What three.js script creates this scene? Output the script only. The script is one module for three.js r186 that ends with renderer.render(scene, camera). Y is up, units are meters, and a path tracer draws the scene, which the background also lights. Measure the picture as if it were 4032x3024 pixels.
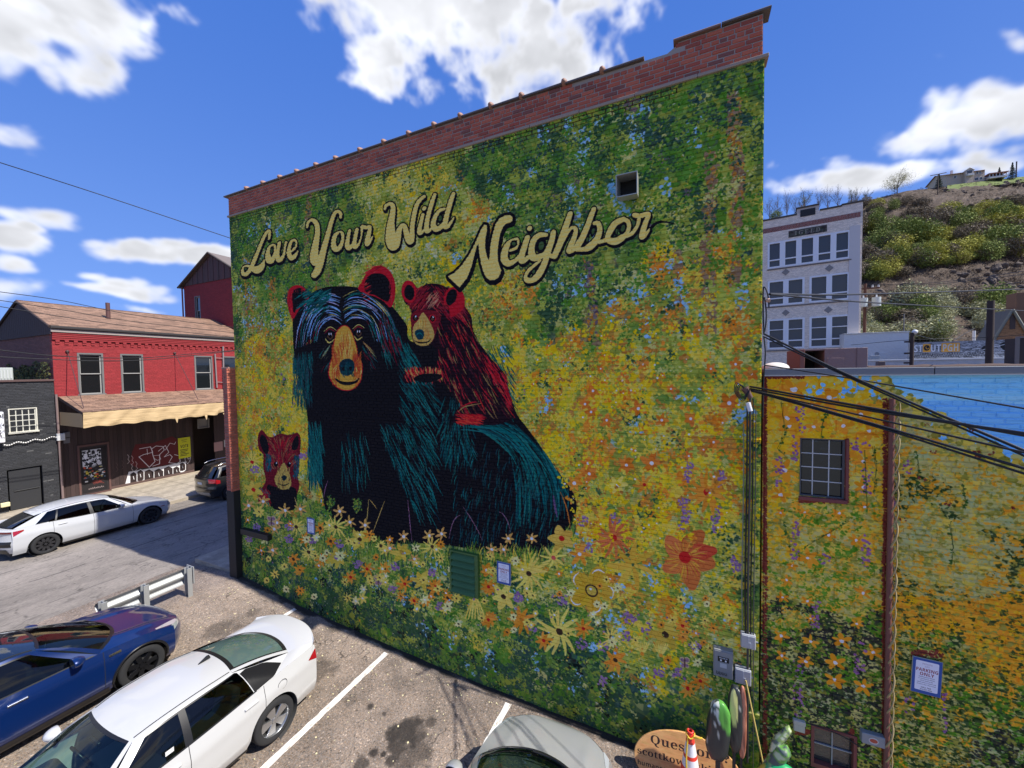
import * as THREE from 'three';
import { mergeGeometries, mergeVertices, toCreasedNormals } from 'three/addons/utils/BufferGeometryUtils.js';
import { RoundedBoxGeometry } from 'three/addons/geometries/RoundedBoxGeometry.js';
import { MarchingCubes } from 'three/addons/objects/MarchingCubes.js';
// ---------- camera, sky, sun, exposure ----------
const scene = new THREE.Scene();
const CAM = new THREE.Vector3(0, 6.1, 6.3), FOCAL = 1513, CX = 2016, CY = 1512;   // metres; photograph pixels
const camL = new THREE.Vector3(-698 * 1.82278 - CX, 825 * 1.82278 - CY, FOCAL).normalize();
const axX = camL.clone().negate();
const axY = new THREE.Vector3(-410 * 1.82278, -24000 * 1.82278, -FOCAL).normalize();
axY.addScaledVector(axX, -axY.dot(axX)).normalize();
const axZ = new THREE.Vector3().crossVectors(axX, axY);
const camera = new THREE.PerspectiveCamera(2 * Math.atan(CY / FOCAL) * 180 / Math.PI, 4 / 3, 0.05, 2000);
camera.position.copy(CAM);
camera.quaternion.setFromRotationMatrix(new THREE.Matrix4().makeBasis(
new THREE.Vector3(axX.x, axY.x, axZ.x), new THREE.Vector3(-axX.y, -axY.y, -axZ.y), new THREE.Vector3(-axX.z, -axY.z, -axZ.z)));
function rayDir(u, v) { const c = new THREE.Vector3(u * 1.82278 - CX, v * 1.82278 - CY, FOCAL); return new THREE.Vector3(c.dot(axX), c.dot(axY), c.dot(axZ)); }
function toPixel(d) {  // world direction -> 2212 view pixel, null when behind
const x = axX.x * d.x + axY.x * d.y + axZ.x * d.z, y = axX.y * d.x + axY.y * d.y + axZ.y * d.z, z = axX.z * d.x + axY.z * d.y + axZ.z * d.z;
return z <= 0.02 ? null : [(x / z * FOCAL + CX) / 1.82278, (y / z * FOCAL + CY) / 1.82278];
}
const hit = (u, v, axis, at) => { const d = rayDir(u, v); return CAM.clone().addScaledVector(d, (at - CAM[axis]) / d[axis]); };
const onZ = (u, v, z = 0) => hit(u, v, 'z', z), onX = (u, v, x) => hit(u, v, 'x', x), onY = (u, v, y) => hit(u, v, 'y', y);
const SUN_DIR = new THREE.Vector3(0.84, 1, -0.022).normalize();
const sun = new THREE.DirectionalLight(new THREE.Color(1, 0.955, 0.88), 2.8);
sun.position.copy(SUN_DIR).multiplyScalar(60);
sun.castShadow = true; sun.shadow.mapSize.set(4096, 4096); sun.shadow.radius = 1;
Object.assign(sun.shadow.camera, { left: -45, right: 45, top: 45, bottom: -45, near: 1, far: 160 });
scene.add(sun, sun.target);
const renderer = new THREE.WebGLRenderer({ antialias: true });
renderer.toneMapping = THREE.LinearToneMapping;
renderer.toneMappingExposure = 2.4;
renderer.shadowMap.enabled = true;
// ---------- noise and random ----------
function rng(seed) { let a = seed >>> 0; return () => { a = (a + 0x6D2B79F5) >>> 0; let t = a; t = Math.imul(t ^ (t >>> 15), t | 1); t ^= t + Math.imul(t ^ (t >>> 7), t | 61); return ((t ^ (t >>> 14)) >>> 0) / 4294967296; }; }
function hash2(x, y, s) { let h = Math.imul(x | 0, 374761393) + Math.imul(y | 0, 668265263) + Math.imul(s | 0, 982451653); h = Math.imul(h ^ (h >>> 13), 1274126177); return ((h ^ (h >>> 16)) >>> 0) / 4294967296; }
function vnoise(x, y, s = 0) { const i = Math.floor(x), j = Math.floor(y), a = x - i, b = y - j, u = a * a * (3 - 2 * a), v = b * b * (3 - 2 * b);
return (hash2(i, j, s) * (1 - u) + hash2(i + 1, j, s) * u) * (1 - v) + (hash2(i, j + 1, s) * (1 - u) + hash2(i + 1, j + 1, s) * u) * v; }
function fbm(x, y, o = 5, s = 0) { let t = 0, a = 0.5, n = 0; for (let k = 0; k < o; k++) { t += a * vnoise(x, y, s + k * 17); n += a; a *= 0.5; x = x * 2.03 + 11.3; y = y * 2.03 + 5.7; } return t / n; }
function hash3(x, y, z, s) { let h = Math.imul(x | 0, 374761393) + Math.imul(y | 0, 668265263) + Math.imul(z | 0, 1440662683) + Math.imul(s | 0, 982451653); h = Math.imul(h ^ (h >>> 13), 1274126177); return ((h ^ (h >>> 16)) >>> 0) / 4294967296; }
function vnoise3(x, y, z, s = 0) { const i = Math.floor(x), j = Math.floor(y), k = Math.floor(z); let a = x - i, b = y - j, c = z - k; a = a * a * (3 - 2 * a); b = b * b * (3 - 2 * b); c = c * c * (3 - 2 * c);
const l = (p, q, t) => p + (q - p) * t, H = (p, q, r) => hash3(i + p, j + q, k + r, s);
return l(l(l(H(0, 0, 0), H(1, 0, 0), a), l(H(0, 1, 0), H(1, 1, 0), a), b), l(l(H(0, 0, 1), H(1, 0, 1), a), l(H(0, 1, 1), H(1, 1, 1), a), b), c); }
function fbm3(x, y, z, o = 5, s = 0) { let t = 0, a = 0.5, n = 0; for (let k = 0; k < o; k++) { t += a * vnoise3(x, y, z, s + k * 17); n += a; a *= 0.52; x = x * 2.03 + 1.3; y = y * 2.03 + 5.7; z = z * 2.03 + 3.1; } return t / n; }
const clamp = (x, a = 0, b = 1) => Math.min(b, Math.max(a, x)), lerp = (a, b, t) => a + (b - a) * t, sstep = (a, b, x) => { const t = clamp((x - a) / (b - a)); return t * t * (3 - 2 * t); };
// ---------- sky: clear spring blue with broken cumulus, the same kind of cloud all round ----------
{
const W = 2048, H = 1024, data = new Float32Array(W * H * 4);
const C = [[60, 20, 260, 130, 1, .25], [190, 150, 110, 60, .8, .7], [150, 90, 140, 90, .7, .5], [30, 150, 70, 18, .45, .2], [100, 165, 50, 25, .5, .6], [395, 8, 60, 30, .5, .5], [700, 10, 90, 30, .5, .4],
[1050, 20, 330, 130, 1.1, 0], [840, 130, 100, 90, 1, .2], [1150, 120, 190, 90, 1, -.15], [900, 190, 70, 40, .7, .1], [1340, 40, 90, 70, .6, -.4],
[30, 300, 90, 32, .8, .25], [55, 335, 40, 14, .5, .1], [340, 540, 150, 26, .85, .05], [380, 522, 60, 18, .8, 0], [290, 528, 50, 16, .8, 0], [440, 545, 80, 30, .85, 0], [215, 523, 45, 12, .5, 0], [30, 525, 80, 40, .9, .1], [60, 500, 40, 24, .8, 0], [80, 465, 100, 22, .55, .1], [275, 632, 125, 16, .8, .05], [270, 612, 60, 20, .85, 0], [320, 622, 50, 18, .8, 0], [200, 598, 40, 12, .5, 0], [20, 590, 55, 20, .7, .1], [30, 640, 90, 24, .5, 0], [300, 668, 90, 8, .5, .02],
[2120, 240, 200, 75, 1, -.25], [1980, 290, 120, 45, .8, -.1], [2150, 330, 150, 50, .8, -.2], [1950, 375, 130, 28, .8, -.2], [1800, 380, 110, 32, .9, -.02], [1790, 345, 40, 28, .6, 0], [1700, 392, 60, 16, .6, .1], [2020, 130, 30, 12, .55, 0], [1735, 355, 22, 10, .4, 0], [2195, 70, 40, 22, .4, .5], [1660, 345, 22, 14, .35, 0]];
for (let j = 0; j < H; j++) for (let i = 0; i < W; i++) {
const az = (i + 0.5) / W * 2 * Math.PI - Math.PI, el = ((j + 0.5) / H - 0.5) * Math.PI;
const d = new THREE.Vector3(Math.cos(el) * Math.cos(az), Math.sin(el), Math.cos(el) * Math.sin(az));
const up = Math.max(d.y, 0), k = Math.pow(1 - up, 2.6);
let r = lerp(0.025, 0.115, k), g = lerp(0.078, 0.21, k), b = lerp(0.28, 0.46, k);
const glow = Math.pow(Math.max(0, d.dot(SUN_DIR)), 8) * 0.12; r += glow; g += glow; b += glow;
if (d.y > -0.02) {
const s = 1 / (Math.max(d.y, 0) + 0.16), x = d.x * s, z = d.z * s;      // flat cloud layer
const wx = (fbm3(d.x * 5, d.y * 8, d.z * 5, 3, 71) - .5) * .07, wy = (fbm3(d.x * 5 + 9, d.y * 8, d.z * 5, 3, 72) - .5) * .07; d.x += wx; d.y += wy; d.normalize();
const p = toPixel(d); let field = 0, inside = 0;
if (p) {
const ex = Math.max(0, -p[0], p[0] - 2212), ey = Math.max(0, -p[1]); inside = 1 - sstep(0, 500, Math.hypot(ex, ey));
if (inside > 0) for (const c of C) { const X = p[0] - c[0], Y = p[1] - c[1], ct = Math.cos(c[5]), st = Math.sin(c[5]), a = (X * ct + Y * st) / c[2], q = (-X * st + Y * ct) / c[3], e = a * a + q * q; if (e < 4) field = Math.max(field, c[4] * (1 - e / 1.7)); }
}
const wide = inside < 1 ? (fbm3(x * 0.9, 2.5, z * 0.9, 4, 31) - 0.55) * 4.2 : 0, calm = lerp(wide, field * 1.5 - .52, inside) < -.5;
const n = calm ? 0 : fbm3(d.x * 6, d.y * 9, d.z * 6, 6, 3), n2 = calm ? 0 : 1 - Math.abs(2 * fbm3(d.x * 13 + 4, d.y * 17, d.z * 13, 5, 9) - 1) * 1.6;
let f = lerp(wide, field * 1.5 - 0.52, inside) + (n - 0.5) * 1.5 + (n2 - 0.72) * .7 + (calm ? -9 : fbm3(d.x * 30, d.y * 42, d.z * 30, 4, 93) - 0.5);
const cov = sstep(-0.1, 0.75, f) * sstep(-0.02, 0.05, d.y);
if (cov > 0) {
const thick = sstep(0.25, 0.95, f), puff = fbm3(d.x * 12, d.y * 20 + 0.25, d.z * 12, 4, 55);
const lum = lerp(0.49, 0.32, thick * 0.9) + (puff - 0.5) * 0.3;
r = lerp(r, lum * 0.95, cov); g = lerp(g, lum * 0.97, cov); b = lerp(b, lum * 1.03, cov);
}
} else { r = 0.17; g = 0.15; b = 0.13; }
const o = (j * W + i) * 4; data[o] = r; data[o + 1] = g; data[o + 2] = b; data[o + 3] = 1;
}
const sky = new THREE.DataTexture(data, W, H, THREE.RGBAFormat, THREE.FloatType);
sky.mapping = THREE.EquirectangularReflectionMapping; sky.magFilter = sky.minFilter = THREE.LinearFilter; sky.needsUpdate = true;
scene.background = sky; scene.environment = sky;
scene.backgroundIntensity = 1; scene.environmentIntensity = 1;
}
// ---------- naming helpers ----------
const taken = {};
function numbered(n) { taken[n] = (taken[n] || 0) + 1; return taken[n] === 1 ? n : n + '_' + String(taken[n] - 1).padStart(3, '0'); }
function mesh(name, geo, mat, parent) { const m = new THREE.Mesh(geo, mat); m.name = name; m.castShadow = m.receiveShadow = true; if (parent) parent.add(m); return m; }
function tag(o, label, category, group) { o.userData.label = label; o.userData.category = category; if (group) o.userData.group = group; return o; }
function thing(name, label, category, pos = [0, 0, 0], turn = 0, group) { const g = new THREE.Group(); g.name = numbered(name); g.position.set(...pos); g.rotation.y = turn; scene.add(g); return tag(g, label, category, group); }
function solo(name, geo, mat, label, category, group) { const m = mesh(numbered(name), geo, mat, scene); return tag(m, label, category, group); }
function struct(name, geo, mat) { const m = mesh(numbered(name), geo, mat, scene); m.userData.kind = 'structure'; return m; }
const stuff = (m) => { m.userData.kind = 'stuff'; return m; };
// ---------- materials and textures ----------
const lin = (r, g, b) => new THREE.Color().setRGB(r, g, b);
const std = (color, roughness = 0.8, extra = {}) => new THREE.MeshStandardMaterial({ color: typeof color === 'object' && Array.isArray(color) ? lin(...color) : color, roughness, ...extra });
const phys = (color, roughness, extra = {}) => new THREE.MeshPhysicalMaterial({ color: Array.isArray(color) ? lin(...color) : color, roughness, ...extra });
function canvas(w, h) { const c = document.createElement('canvas'); c.width = w; c.height = h; return [c, c.getContext('2d')]; }
function canvasTex(c, rep) { const t = new THREE.CanvasTexture(c); t.colorSpace = THREE.SRGBColorSpace; t.anisotropy = 8; if (rep) t.wrapS = t.wrapT = THREE.RepeatWrapping; return t; }
function dataTex(w, h, fn, srgb = true, rep = true) {   // fn(x, y) -> [r, g, b] 0..255
const d = new Uint8Array(w * h * 4); for (let y = 0; y < h; y++) for (let x = 0; x < w; x++) { const c = fn(x, y), o = (y * w + x) * 4; d[o] = clamp(c[0], 0, 255); d[o + 1] = clamp(c[1], 0, 255); d[o + 2] = clamp(c[2], 0, 255); d[o + 3] = 255; }
const t = new THREE.DataTexture(d, w, h); if (srgb) t.colorSpace = THREE.SRGBColorSpace; t.magFilter = THREE.LinearFilter; t.minFilter = THREE.LinearMipmapLinearFilter; t.generateMipmaps = true; if (rep) t.wrapS = t.wrapT = THREE.RepeatWrapping; t.needsUpdate = true; return t; }
function tnoise(x, y, n, s) { const i = Math.floor(x), j = Math.floor(y), a = x - i, b = y - j, u = a * a * (3 - 2 * a), v = b * b * (3 - 2 * b), m = (q) => ((q % n) + n) % n;
return (hash2(m(i), m(j), s) * (1 - u) + hash2(m(i + 1), m(j), s) * u) * (1 - v) + (hash2(m(i), m(j + 1), s) * (1 - u) + hash2(m(i + 1), m(j + 1), s) * u) * v; }
function tfbm(x, y, n, o, s) { let t = 0, a = 0.5, w = 0; for (let k = 0; k < o; k++) { t += a * tnoise(x * n, y * n, n, s + k); w += a; a *= 0.55; n *= 2; } return t / w; }
const grainBump = dataTex(256, 256, (x, y) => { const n = 255 * (0.5 * tfbm(x / 256, y / 256, 24, 3, 7) + 0.5 * hash2(x, y, 5)); return [n, n, n]; }, false);
const softBump = dataTex(256, 256, (x, y) => { const n = 255 * tfbm(x / 256, y / 256, 8, 5, 77); return [n, n, n]; }, false);
const mottle = dataTex(256, 256, (x, y) => { const n = 150 + 105 * (0.65 * tfbm(x / 256, y / 256, 6, 5, 21) + 0.35 * hash2(x, y, 8)); return [n, n, n]; });
// ---------- geometry ----------
const V3 = (x, y, z) => new THREE.Vector3(x, y, z);
function box(x0, x1, y0, y1, z0, z1) { const g = new THREE.BoxGeometry(x1 - x0, y1 - y0, z1 - z0); g.translate((x0 + x1) / 2, (y0 + y1) / 2, (z0 + z1) / 2); return boxUV(g); }
function rbox(x0, x1, y0, y1, z0, z1, r = 0.01) { const g = new RoundedBoxGeometry(x1 - x0, y1 - y0, z1 - z0, 2, r); g.translate((x0 + x1) / 2, (y0 + y1) / 2, (z0 + z1) / 2); return boxUV(g); }
function boxUV(g, s = 1) {   // uv in metres by the face's main direction
const p = g.attributes.position, n = g.attributes.normal, uv = new Float32Array(p.count * 2);
for (let i = 0; i < p.count; i++) { const a = Math.abs(n.getX(i)), b = Math.abs(n.getY(i)), c = Math.abs(n.getZ(i)); const [u, v] = a > b && a > c ? [p.getZ(i), p.getY(i)] : b > c ? [p.getX(i), p.getZ(i)] : [p.getX(i), p.getY(i)]; uv[i * 2] = u * s; uv[i * 2 + 1] = v * s; }
g.setAttribute('uv', new THREE.BufferAttribute(uv, 2)); return g; }
function clean(g) { const o = g.index ? g.toNonIndexed() : g; for (const k of Object.keys(o.attributes)) if (!['position', 'normal', 'uv'].includes(k)) o.deleteAttribute(k); if (!o.attributes.normal) o.computeVertexNormals(); if (!o.attributes.uv) o.setAttribute('uv', new THREE.BufferAttribute(new Float32Array(o.attributes.position.count * 2), 2)); return o; }
const merge = (list) => mergeGeometries(list.map(clean), false);
function tube(pts, r, seg = 40, rad = 7, closed = false) { return new THREE.TubeGeometry(new THREE.CatmullRomCurve3(pts.map((p) => p.isVector3 ? p : V3(...p)), closed), seg, r, rad, closed); }
function rod(a, b, r, rad = 8, r2 = r) { const A = a.isVector3 ? a : V3(...a), B = b.isVector3 ? b : V3(...b), g = new THREE.CylinderGeometry(r2, r, A.distanceTo(B), rad); g.applyQuaternion(new THREE.Quaternion().setFromUnitVectors(V3(0, 1, 0), B.clone().sub(A).normalize())); const m = A.add(B).multiplyScalar(0.5); g.translate(m.x, m.y, m.z); return g; }
function prism(pts, depth, bevel = 0) { const g = new THREE.ExtrudeGeometry(new THREE.Shape(pts.map((p) => new THREE.Vector2(p[0], p[1]))), { depth, bevelEnabled: bevel > 0, bevelSize: bevel, bevelThickness: bevel, bevelSegments: 2, bevelOffset: -bevel }); return g; }
function gridGeo(nu, nv, fn, uvfn) {   // fn(u, v) -> [x, y, z]
const pos = [], uv = [], idx = []; for (let j = 0; j <= nv; j++) for (let i = 0; i <= nu; i++) { const p = fn(i / nu, j / nv); pos.push(p[0], p[1], p[2]); const t = uvfn ? uvfn(i / nu, j / nv, p) : [i / nu, j / nv]; uv.push(t[0], t[1]); }
for (let j = 0; j < nv; j++) for (let i = 0; i < nu; i++) { const a = j * (nu + 1) + i, b = a + 1, c = a + nu + 1, d = c + 1; idx.push(a, b, d, a, d, c); }
const g = new THREE.BufferGeometry(); g.setAttribute('position', new THREE.Float32BufferAttribute(pos, 3)); g.setAttribute('uv', new THREE.Float32BufferAttribute(uv, 2)); g.setIndex(idx); g.computeVertexNormals(); return g; }
function brickData(x0, x1, y0, y1, z0, z1, b, uvfn, jit) {
const P = [], U = [], j = jit || (() => 0), f = [[x0 + b + j(), y0 + b + j()], [x1 - b + j(), y0 + b + j()], [x1 - b + j(), y1 - b + j()], [x0 + b + j(), y1 - b + j()]], k = [[x0, y0], [x1, y0], [x1, y1], [x0, y1]];
const zf = z1 + j() * 0.5, put = (q, z) => { P.push(q[0], q[1], z); const t = uvfn ? uvfn(q[0], q[1]) : [q[0], q[1]]; U.push(t[0], t[1]); };
for (const i of [0, 1, 2, 0, 2, 3]) put(f[i], zf);
for (let i = 0; i < 4; i++) { const n = (i + 1) % 4; put(k[i], z0); put(k[n], z0); put(f[n], zf); put(k[i], z0); put(f[n], zf); put(f[i], zf); }
return [P, U]; }
function brickGeo(...q) { const [P, U] = brickData(...q), g = new THREE.BufferGeometry(); g.setAttribute('position', new THREE.Float32BufferAttribute(P, 3)); g.setAttribute('uv', new THREE.Float32BufferAttribute(U, 2)); g.computeVertexNormals(); return g; }
function bond(x0, x1, y0, y1, opt = {}) {
const { course = 0.0677, len = 0.203, joint = 0.011, holes = [], headers = 6, seed = 1, top = () => 1e9, bottom = () => -1e9 } = opt, out = [], R = rng(seed), rows = Math.round((y1 - y0) / course);
for (let r = 0; r < rows; r++) {
const ya = y0 + r * course + joint / 2, yb = y0 + (r + 1) * course - joint / 2, hd = headers && r % headers === headers - 1, step = hd ? len / 2 + joint / 4 : len + joint / 2; let x = x0 - (r % 2) * step / 2;
while (x < x1) { const s = step * (1 + (R() - 0.5) * 0.06); let a = Math.max(x0, x) + joint / 2, b = Math.min(x1, x + s) - joint / 2; x += s; if (b - a < 0.02) continue;
if (yb > top((a + b) / 2) || ya < bottom((a + b) / 2)) continue;
let skip = false; for (const h of holes) if (ya < h[3] && yb > h[2] && a < h[1] && b > h[0]) { if (a < h[0] && h[0] - a > 0.03) b = h[0] - joint / 2; else if (b > h[1] && b - h[1] > 0.03) a = h[1] + joint / 2; else skip = true; }
if (!skip) out.push([a, b, ya, yb, r]); }
} return out; }
function colored(g, c) { const n = g.attributes.position.count, a = new Float32Array(n * 3); for (let i = 0; i < n; i++) { a[i * 3] = c[0]; a[i * 3 + 1] = c[1]; a[i * 3 + 2] = c[2]; } g.setAttribute('color', new THREE.BufferAttribute(a, 3)); return g; }
function flatBricks(list, z0, z1, b, uvfn, tone, seed = 5) {   // merged bricks with one tone per brick
const R = rng(seed), P = new Float32Array(list.length * 90), U = new Float32Array(list.length * 60), C = tone ? new Float32Array(list.length * 90) : null; let p = 0, u = 0, c = 0;
for (const [x0, x1, y0, y1] of list) { const [q, w] = brickData(x0, x1, y0, y1, z0, z1 + (R() - 0.5) * 0.004, b, uvfn, () => (R() - 0.5) * 0.003); P.set(q, p); p += q.length; U.set(w, u); u += w.length; if (tone) { const t = tone(R, x0, y0); for (let i = 0; i < 30; i++) { C[c++] = t[0]; C[c++] = t[1]; C[c++] = t[2]; } } }
const g = new THREE.BufferGeometry(); g.setAttribute('position', new THREE.BufferAttribute(P, 3)); g.setAttribute('uv', new THREE.BufferAttribute(U, 2)); if (tone) g.setAttribute('color', new THREE.BufferAttribute(C, 3)); g.computeVertexNormals(); return g; }
const glassDark = phys([0.012, 0.015, 0.016], 0.04, { metalness: 0, clearcoat: 1, clearcoatRoughness: 0.02 });
const blackMetal = std([0.012, 0.012, 0.013], 0.45), greyMetal = std([0.36, 0.37, 0.38], 0.5, { metalness: 0.6 }), whitePlastic = std([0.7, 0.7, 0.69], 0.5), cableBlack = std([0.012, 0.012, 0.013], 0.55);
// ================= ground =================
const GT = [[-40, .44], [-26, .44], [-21.35, .42], [-21.3, .29], [-19, .30], [-13.6, .44], [-11.2, .56], [-10.6, .51], [-8.6, .28], [-5.8, .12], [-4, .045], [-.8, 0], [12, -.02]];
function G(x) { for (let i = 1; i < GT.length; i++) if (x <= GT[i][0]) return lerp(GT[i - 1][1], GT[i][1], clamp((x - GT[i - 1][0]) / (GT[i][0] - GT[i - 1][0]))); return GT[GT.length - 1][1]; }
{
const X0 = -13.6, X1 = 6.4, Z0 = -0.35, Z1 = 9.65, W = 2048, H = 1024;
const R = rng(77), stains = [], oil = (u, v, r, k) => { const p = onY(u, v, 0.06); stains.push([p.x, p.z, r, k]); };
oil(875, 1585, .30, .8); oil(855, 1612, .16, .7); oil(905, 1590, .14, .6); oil(845, 1640, .12, .7); oil(890, 1625, .34, .45); oil(800, 1530, .09, .7); oil(830, 1545, .07, .6); oil(806, 1628, .10, .8); oil(828, 1630, .06, .8); oil(780, 1650, .13, .55); oil(690, 1460, .30, .35); oil(730, 1370, .2, .3); oil(640, 1370, .22, .25); oil(540, 1430, .4, .4); oil(500, 1410, .3, .35); oil(470, 1390, .3, .3); oil(930, 1560, .1, .5); oil(985, 1470, .05, .9);
for (let k = 0; k < 70; k++) stains.push([lerp(X0, X1, R()), lerp(.3, Z1, R()), .05 + R() * .22, R() * .3]);
const tex = dataTex(W, H, (i, j) => {
const x = X0 + (i + .5) / W * (X1 - X0), z = Z0 + (j + .5) / H * (Z1 - Z0);
const big = fbm(x * .55, z * .55, 4, 5), mid = fbm(x * 3.1, z * 3.1, 3, 9), sp = hash2(i, j, 2), sp2 = hash2(i >> 1, j >> 1, 3);
let k = .80 + (big - .5) * .30 + (mid - .5) * .22 + (sp - .5) * .26 + (sp2 - .5) * .2; if (sp2 > .98) k += .24; if (sp2 < .02) k -= .18;
let r = 162 * k, g = 145 * k, b = 130 * k; const warm = (hash2(i, j, 7) - .5) * 16; r += warm; b -= warm;
let s = 0; for (const q of stains) { const dx = x - q[0], dz = z - q[1], d = Math.hypot(dx, dz) / q[2]; if (d < 1.5) s = Math.max(s, q[3] * sstep(1.15, .55, d + (fbm(x * 7, z * 7, 3, 41) - .5) * 1.1)); }
const tar = z > .5 ? 0 : sstep(.17, .09, z + (fbm(x * 3, z * 5, 4, 88) - .5) * .26) * (x > -11.4 && x < .95 ? 1 : 0); s = Math.max(s, tar * .82);
const crack = Math.abs(fbm(x * .9 + 3, z * .9, 5, 61) - .5); if (crack < .0035 && big > .48) s = Math.max(s, .5);
const m = 1 - s * .78; return [r * m + s * 5, g * m + s * 4, b * m + s * 4];
});
tex.wrapS = tex.wrapT = THREE.ClampToEdgeWrapping;
const bump = dataTex(512, 512, (i, j) => { const n = 255 * (.4 * hash2(i, j, 1) + .35 * hash2(i >> 1, j >> 1, 2) + .25 * tfbm(i / 512, j / 512, 32, 3, 4)); return [n, n, n]; }, false); bump.repeat.set(10, 5);
struct('parking_lot', gridGeo(200, 20, (u, v) => { const x = lerp(X0, X1, u), z = lerp(Z0, Z1, v); return [x, G(x) + .004, z]; }, (u, v) => [u, v]), std('#ffffff', .93, { map: tex, bumpMap: bump, bumpScale: .006, side: THREE.DoubleSide }));
const SX0 = -21.32, SX1 = -11.0, SZ0 = -30, SZ1 = 22;
const st = dataTex(1024, 1536, (i, j) => {
const x = SX0 + (i + .5) / 1024 * (SX1 - SX0), z = SZ0 + (j + .5) / 1536 * (SZ1 - SZ0);
const big = fbm(x * .5, z * .22, 4, 15), mid = fbm(x * 4, z * 2, 3, 19), sp = hash2(i, j, 12);
let k = .82 + (big - .5) * .24 + (mid - .5) * .16 + (sp - .5) * .22; let s = 0;
for (const [cx, w, a] of [[-14.6, .03, .35], [-16.9, .03, .6], [-18.4, .025, .5], [-20.3, .03, .5], [-13.5, .05, .6]]) { const d = Math.abs(x - cx - (fbm(z * .5, cx, 4, 7) - .5) * .5); if (d < w) s = Math.max(s, a * (fbm(z * 1.5, cx, 2, 3) > .4 ? 1 : .2)); }
const cr = Math.abs(fbm(x * .8, z * .8, 5, 161) - .5); if (cr < .004) s = Math.max(s, .5);
const spot = fbm(x * 5, z * 3, 3, 71); if (spot > .76) s = Math.max(s, .22);
const m = k * (1 - s * .6); return [164 * m, 154 * m, 143 * m];
}); st.wrapS = st.wrapT = THREE.ClampToEdgeWrapping;
const sb = bump.clone(); sb.repeat.set(5, 26); sb.needsUpdate = true;
struct('road', gridGeo(60, 2, (u, v) => { const x = lerp(SX0, SX1, u), z = lerp(SZ0, SZ1, v); return [x, G(x) - .001 * 0, z]; }, (u, v) => [u, v]), std('#ffffff', .92, { map: st, bumpMap: sb, bumpScale: .006, side: THREE.DoubleSide }));
const conc = dataTex(512, 512, (i, j) => { const n = .78 + .3 * (tfbm(i / 512, j / 512, 5, 6, 33) - .5) + .14 * (hash2(i, j, 4) - .5); return [206 * n, 192 * n, 170 * n]; });
const concrete = std('#ffffff', .9, { map: conc, bumpMap: grainBump, bumpScale: .002 });
const kerb = (name, x0, x1, z0, z1, y0, y1, step) => { const gp = new THREE.Group(); gp.name = numbered(name); gp.userData.kind = 'structure'; scene.add(gp); for (let z = z0; z < z1 - .01; z += step) { const m = mesh('paving_slab', rbox(x0, x1, y0, y1 + (hash2(z * 10, 1, 2) - .5) * .008, z + .006, Math.min(z1, z + step) - .006, .012), concrete, gp); } return gp; };
kerb('pavement', -21.32, -21.12, -20, 14, .1, .435, 2.4);
const sidew = kerb('pavement', -23.5, -21.13, -20, 14, .1, .43, 1.55); sidew.name = numbered('pavement');
kerb('pavement', -26.2, -23.51, -20, 14, .1, .442, 1.55);
kerb('pavement', -13.45, -11.16, -16, .02, .1, .60, 1.5);
const lineMat = std('#ffffff', .75, { map: dataTex(512, 128, (i, j) => { const w = fbm(i * .05, j * .05, 4, 3), c = hash2(i, j, 1); const bare = w > .7 || (w > .62 && c > .5); return bare ? [176, 164, 150] : [222 + c * 14, 219 + c * 14, 212 + c * 14]; }) });
const strip = (x, z0, z1, w, turn = 0) => { const n = 40, g2 = gridGeo(n, 1, (u, v) => { const z = lerp(z0, z1, u), e = (hash2(u * n, v * 9, 55) - .5) * .016, xx = x + (v - .5) * w + e + turn * (z - z0); return [xx, G(xx) + .009, z]; }, (u, v) => [u * (z1 - z0) / 2.2, v]); const m = mesh(numbered('bay_line'), g2, lineMat, scene); m.userData.kind = 'structure'; };
strip(-8.78, .16, 5.4, .1); strip(-5.83, .22, 5.4, .115); strip(-2.97, .2, 5.4, .115); strip(.0, 3.6, 5.4, .11);
const bits = []; const Q = rng(9); for (let k = 0; k < 620; k++) { const x = lerp(-11, 1, Q()), z = .25 + Math.pow(Q(), 1.6) * 4.5, s = .006 + Q() * .012; const b = new THREE.CircleGeometry(s, 5); b.rotateX(-1.4 + Q() * .3); b.rotateY(Q() * 6); b.translate(x, G(x) + .011, z); bits.push(b); }
const lit = mesh('fallen_blossom', merge(bits), std([.62, .55, .32], .8, { side: THREE.DoubleSide }), scene); stuff(lit); tag(lit, 'pale yellow blossom and grit scattered over the lot asphalt', 'litter');
struct('ground', gridGeo(2, 2, (u, v) => [lerp(-700, 700, u), -.35, lerp(700, -700, v)]), std([.12, .11, .09], .95));
}
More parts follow.
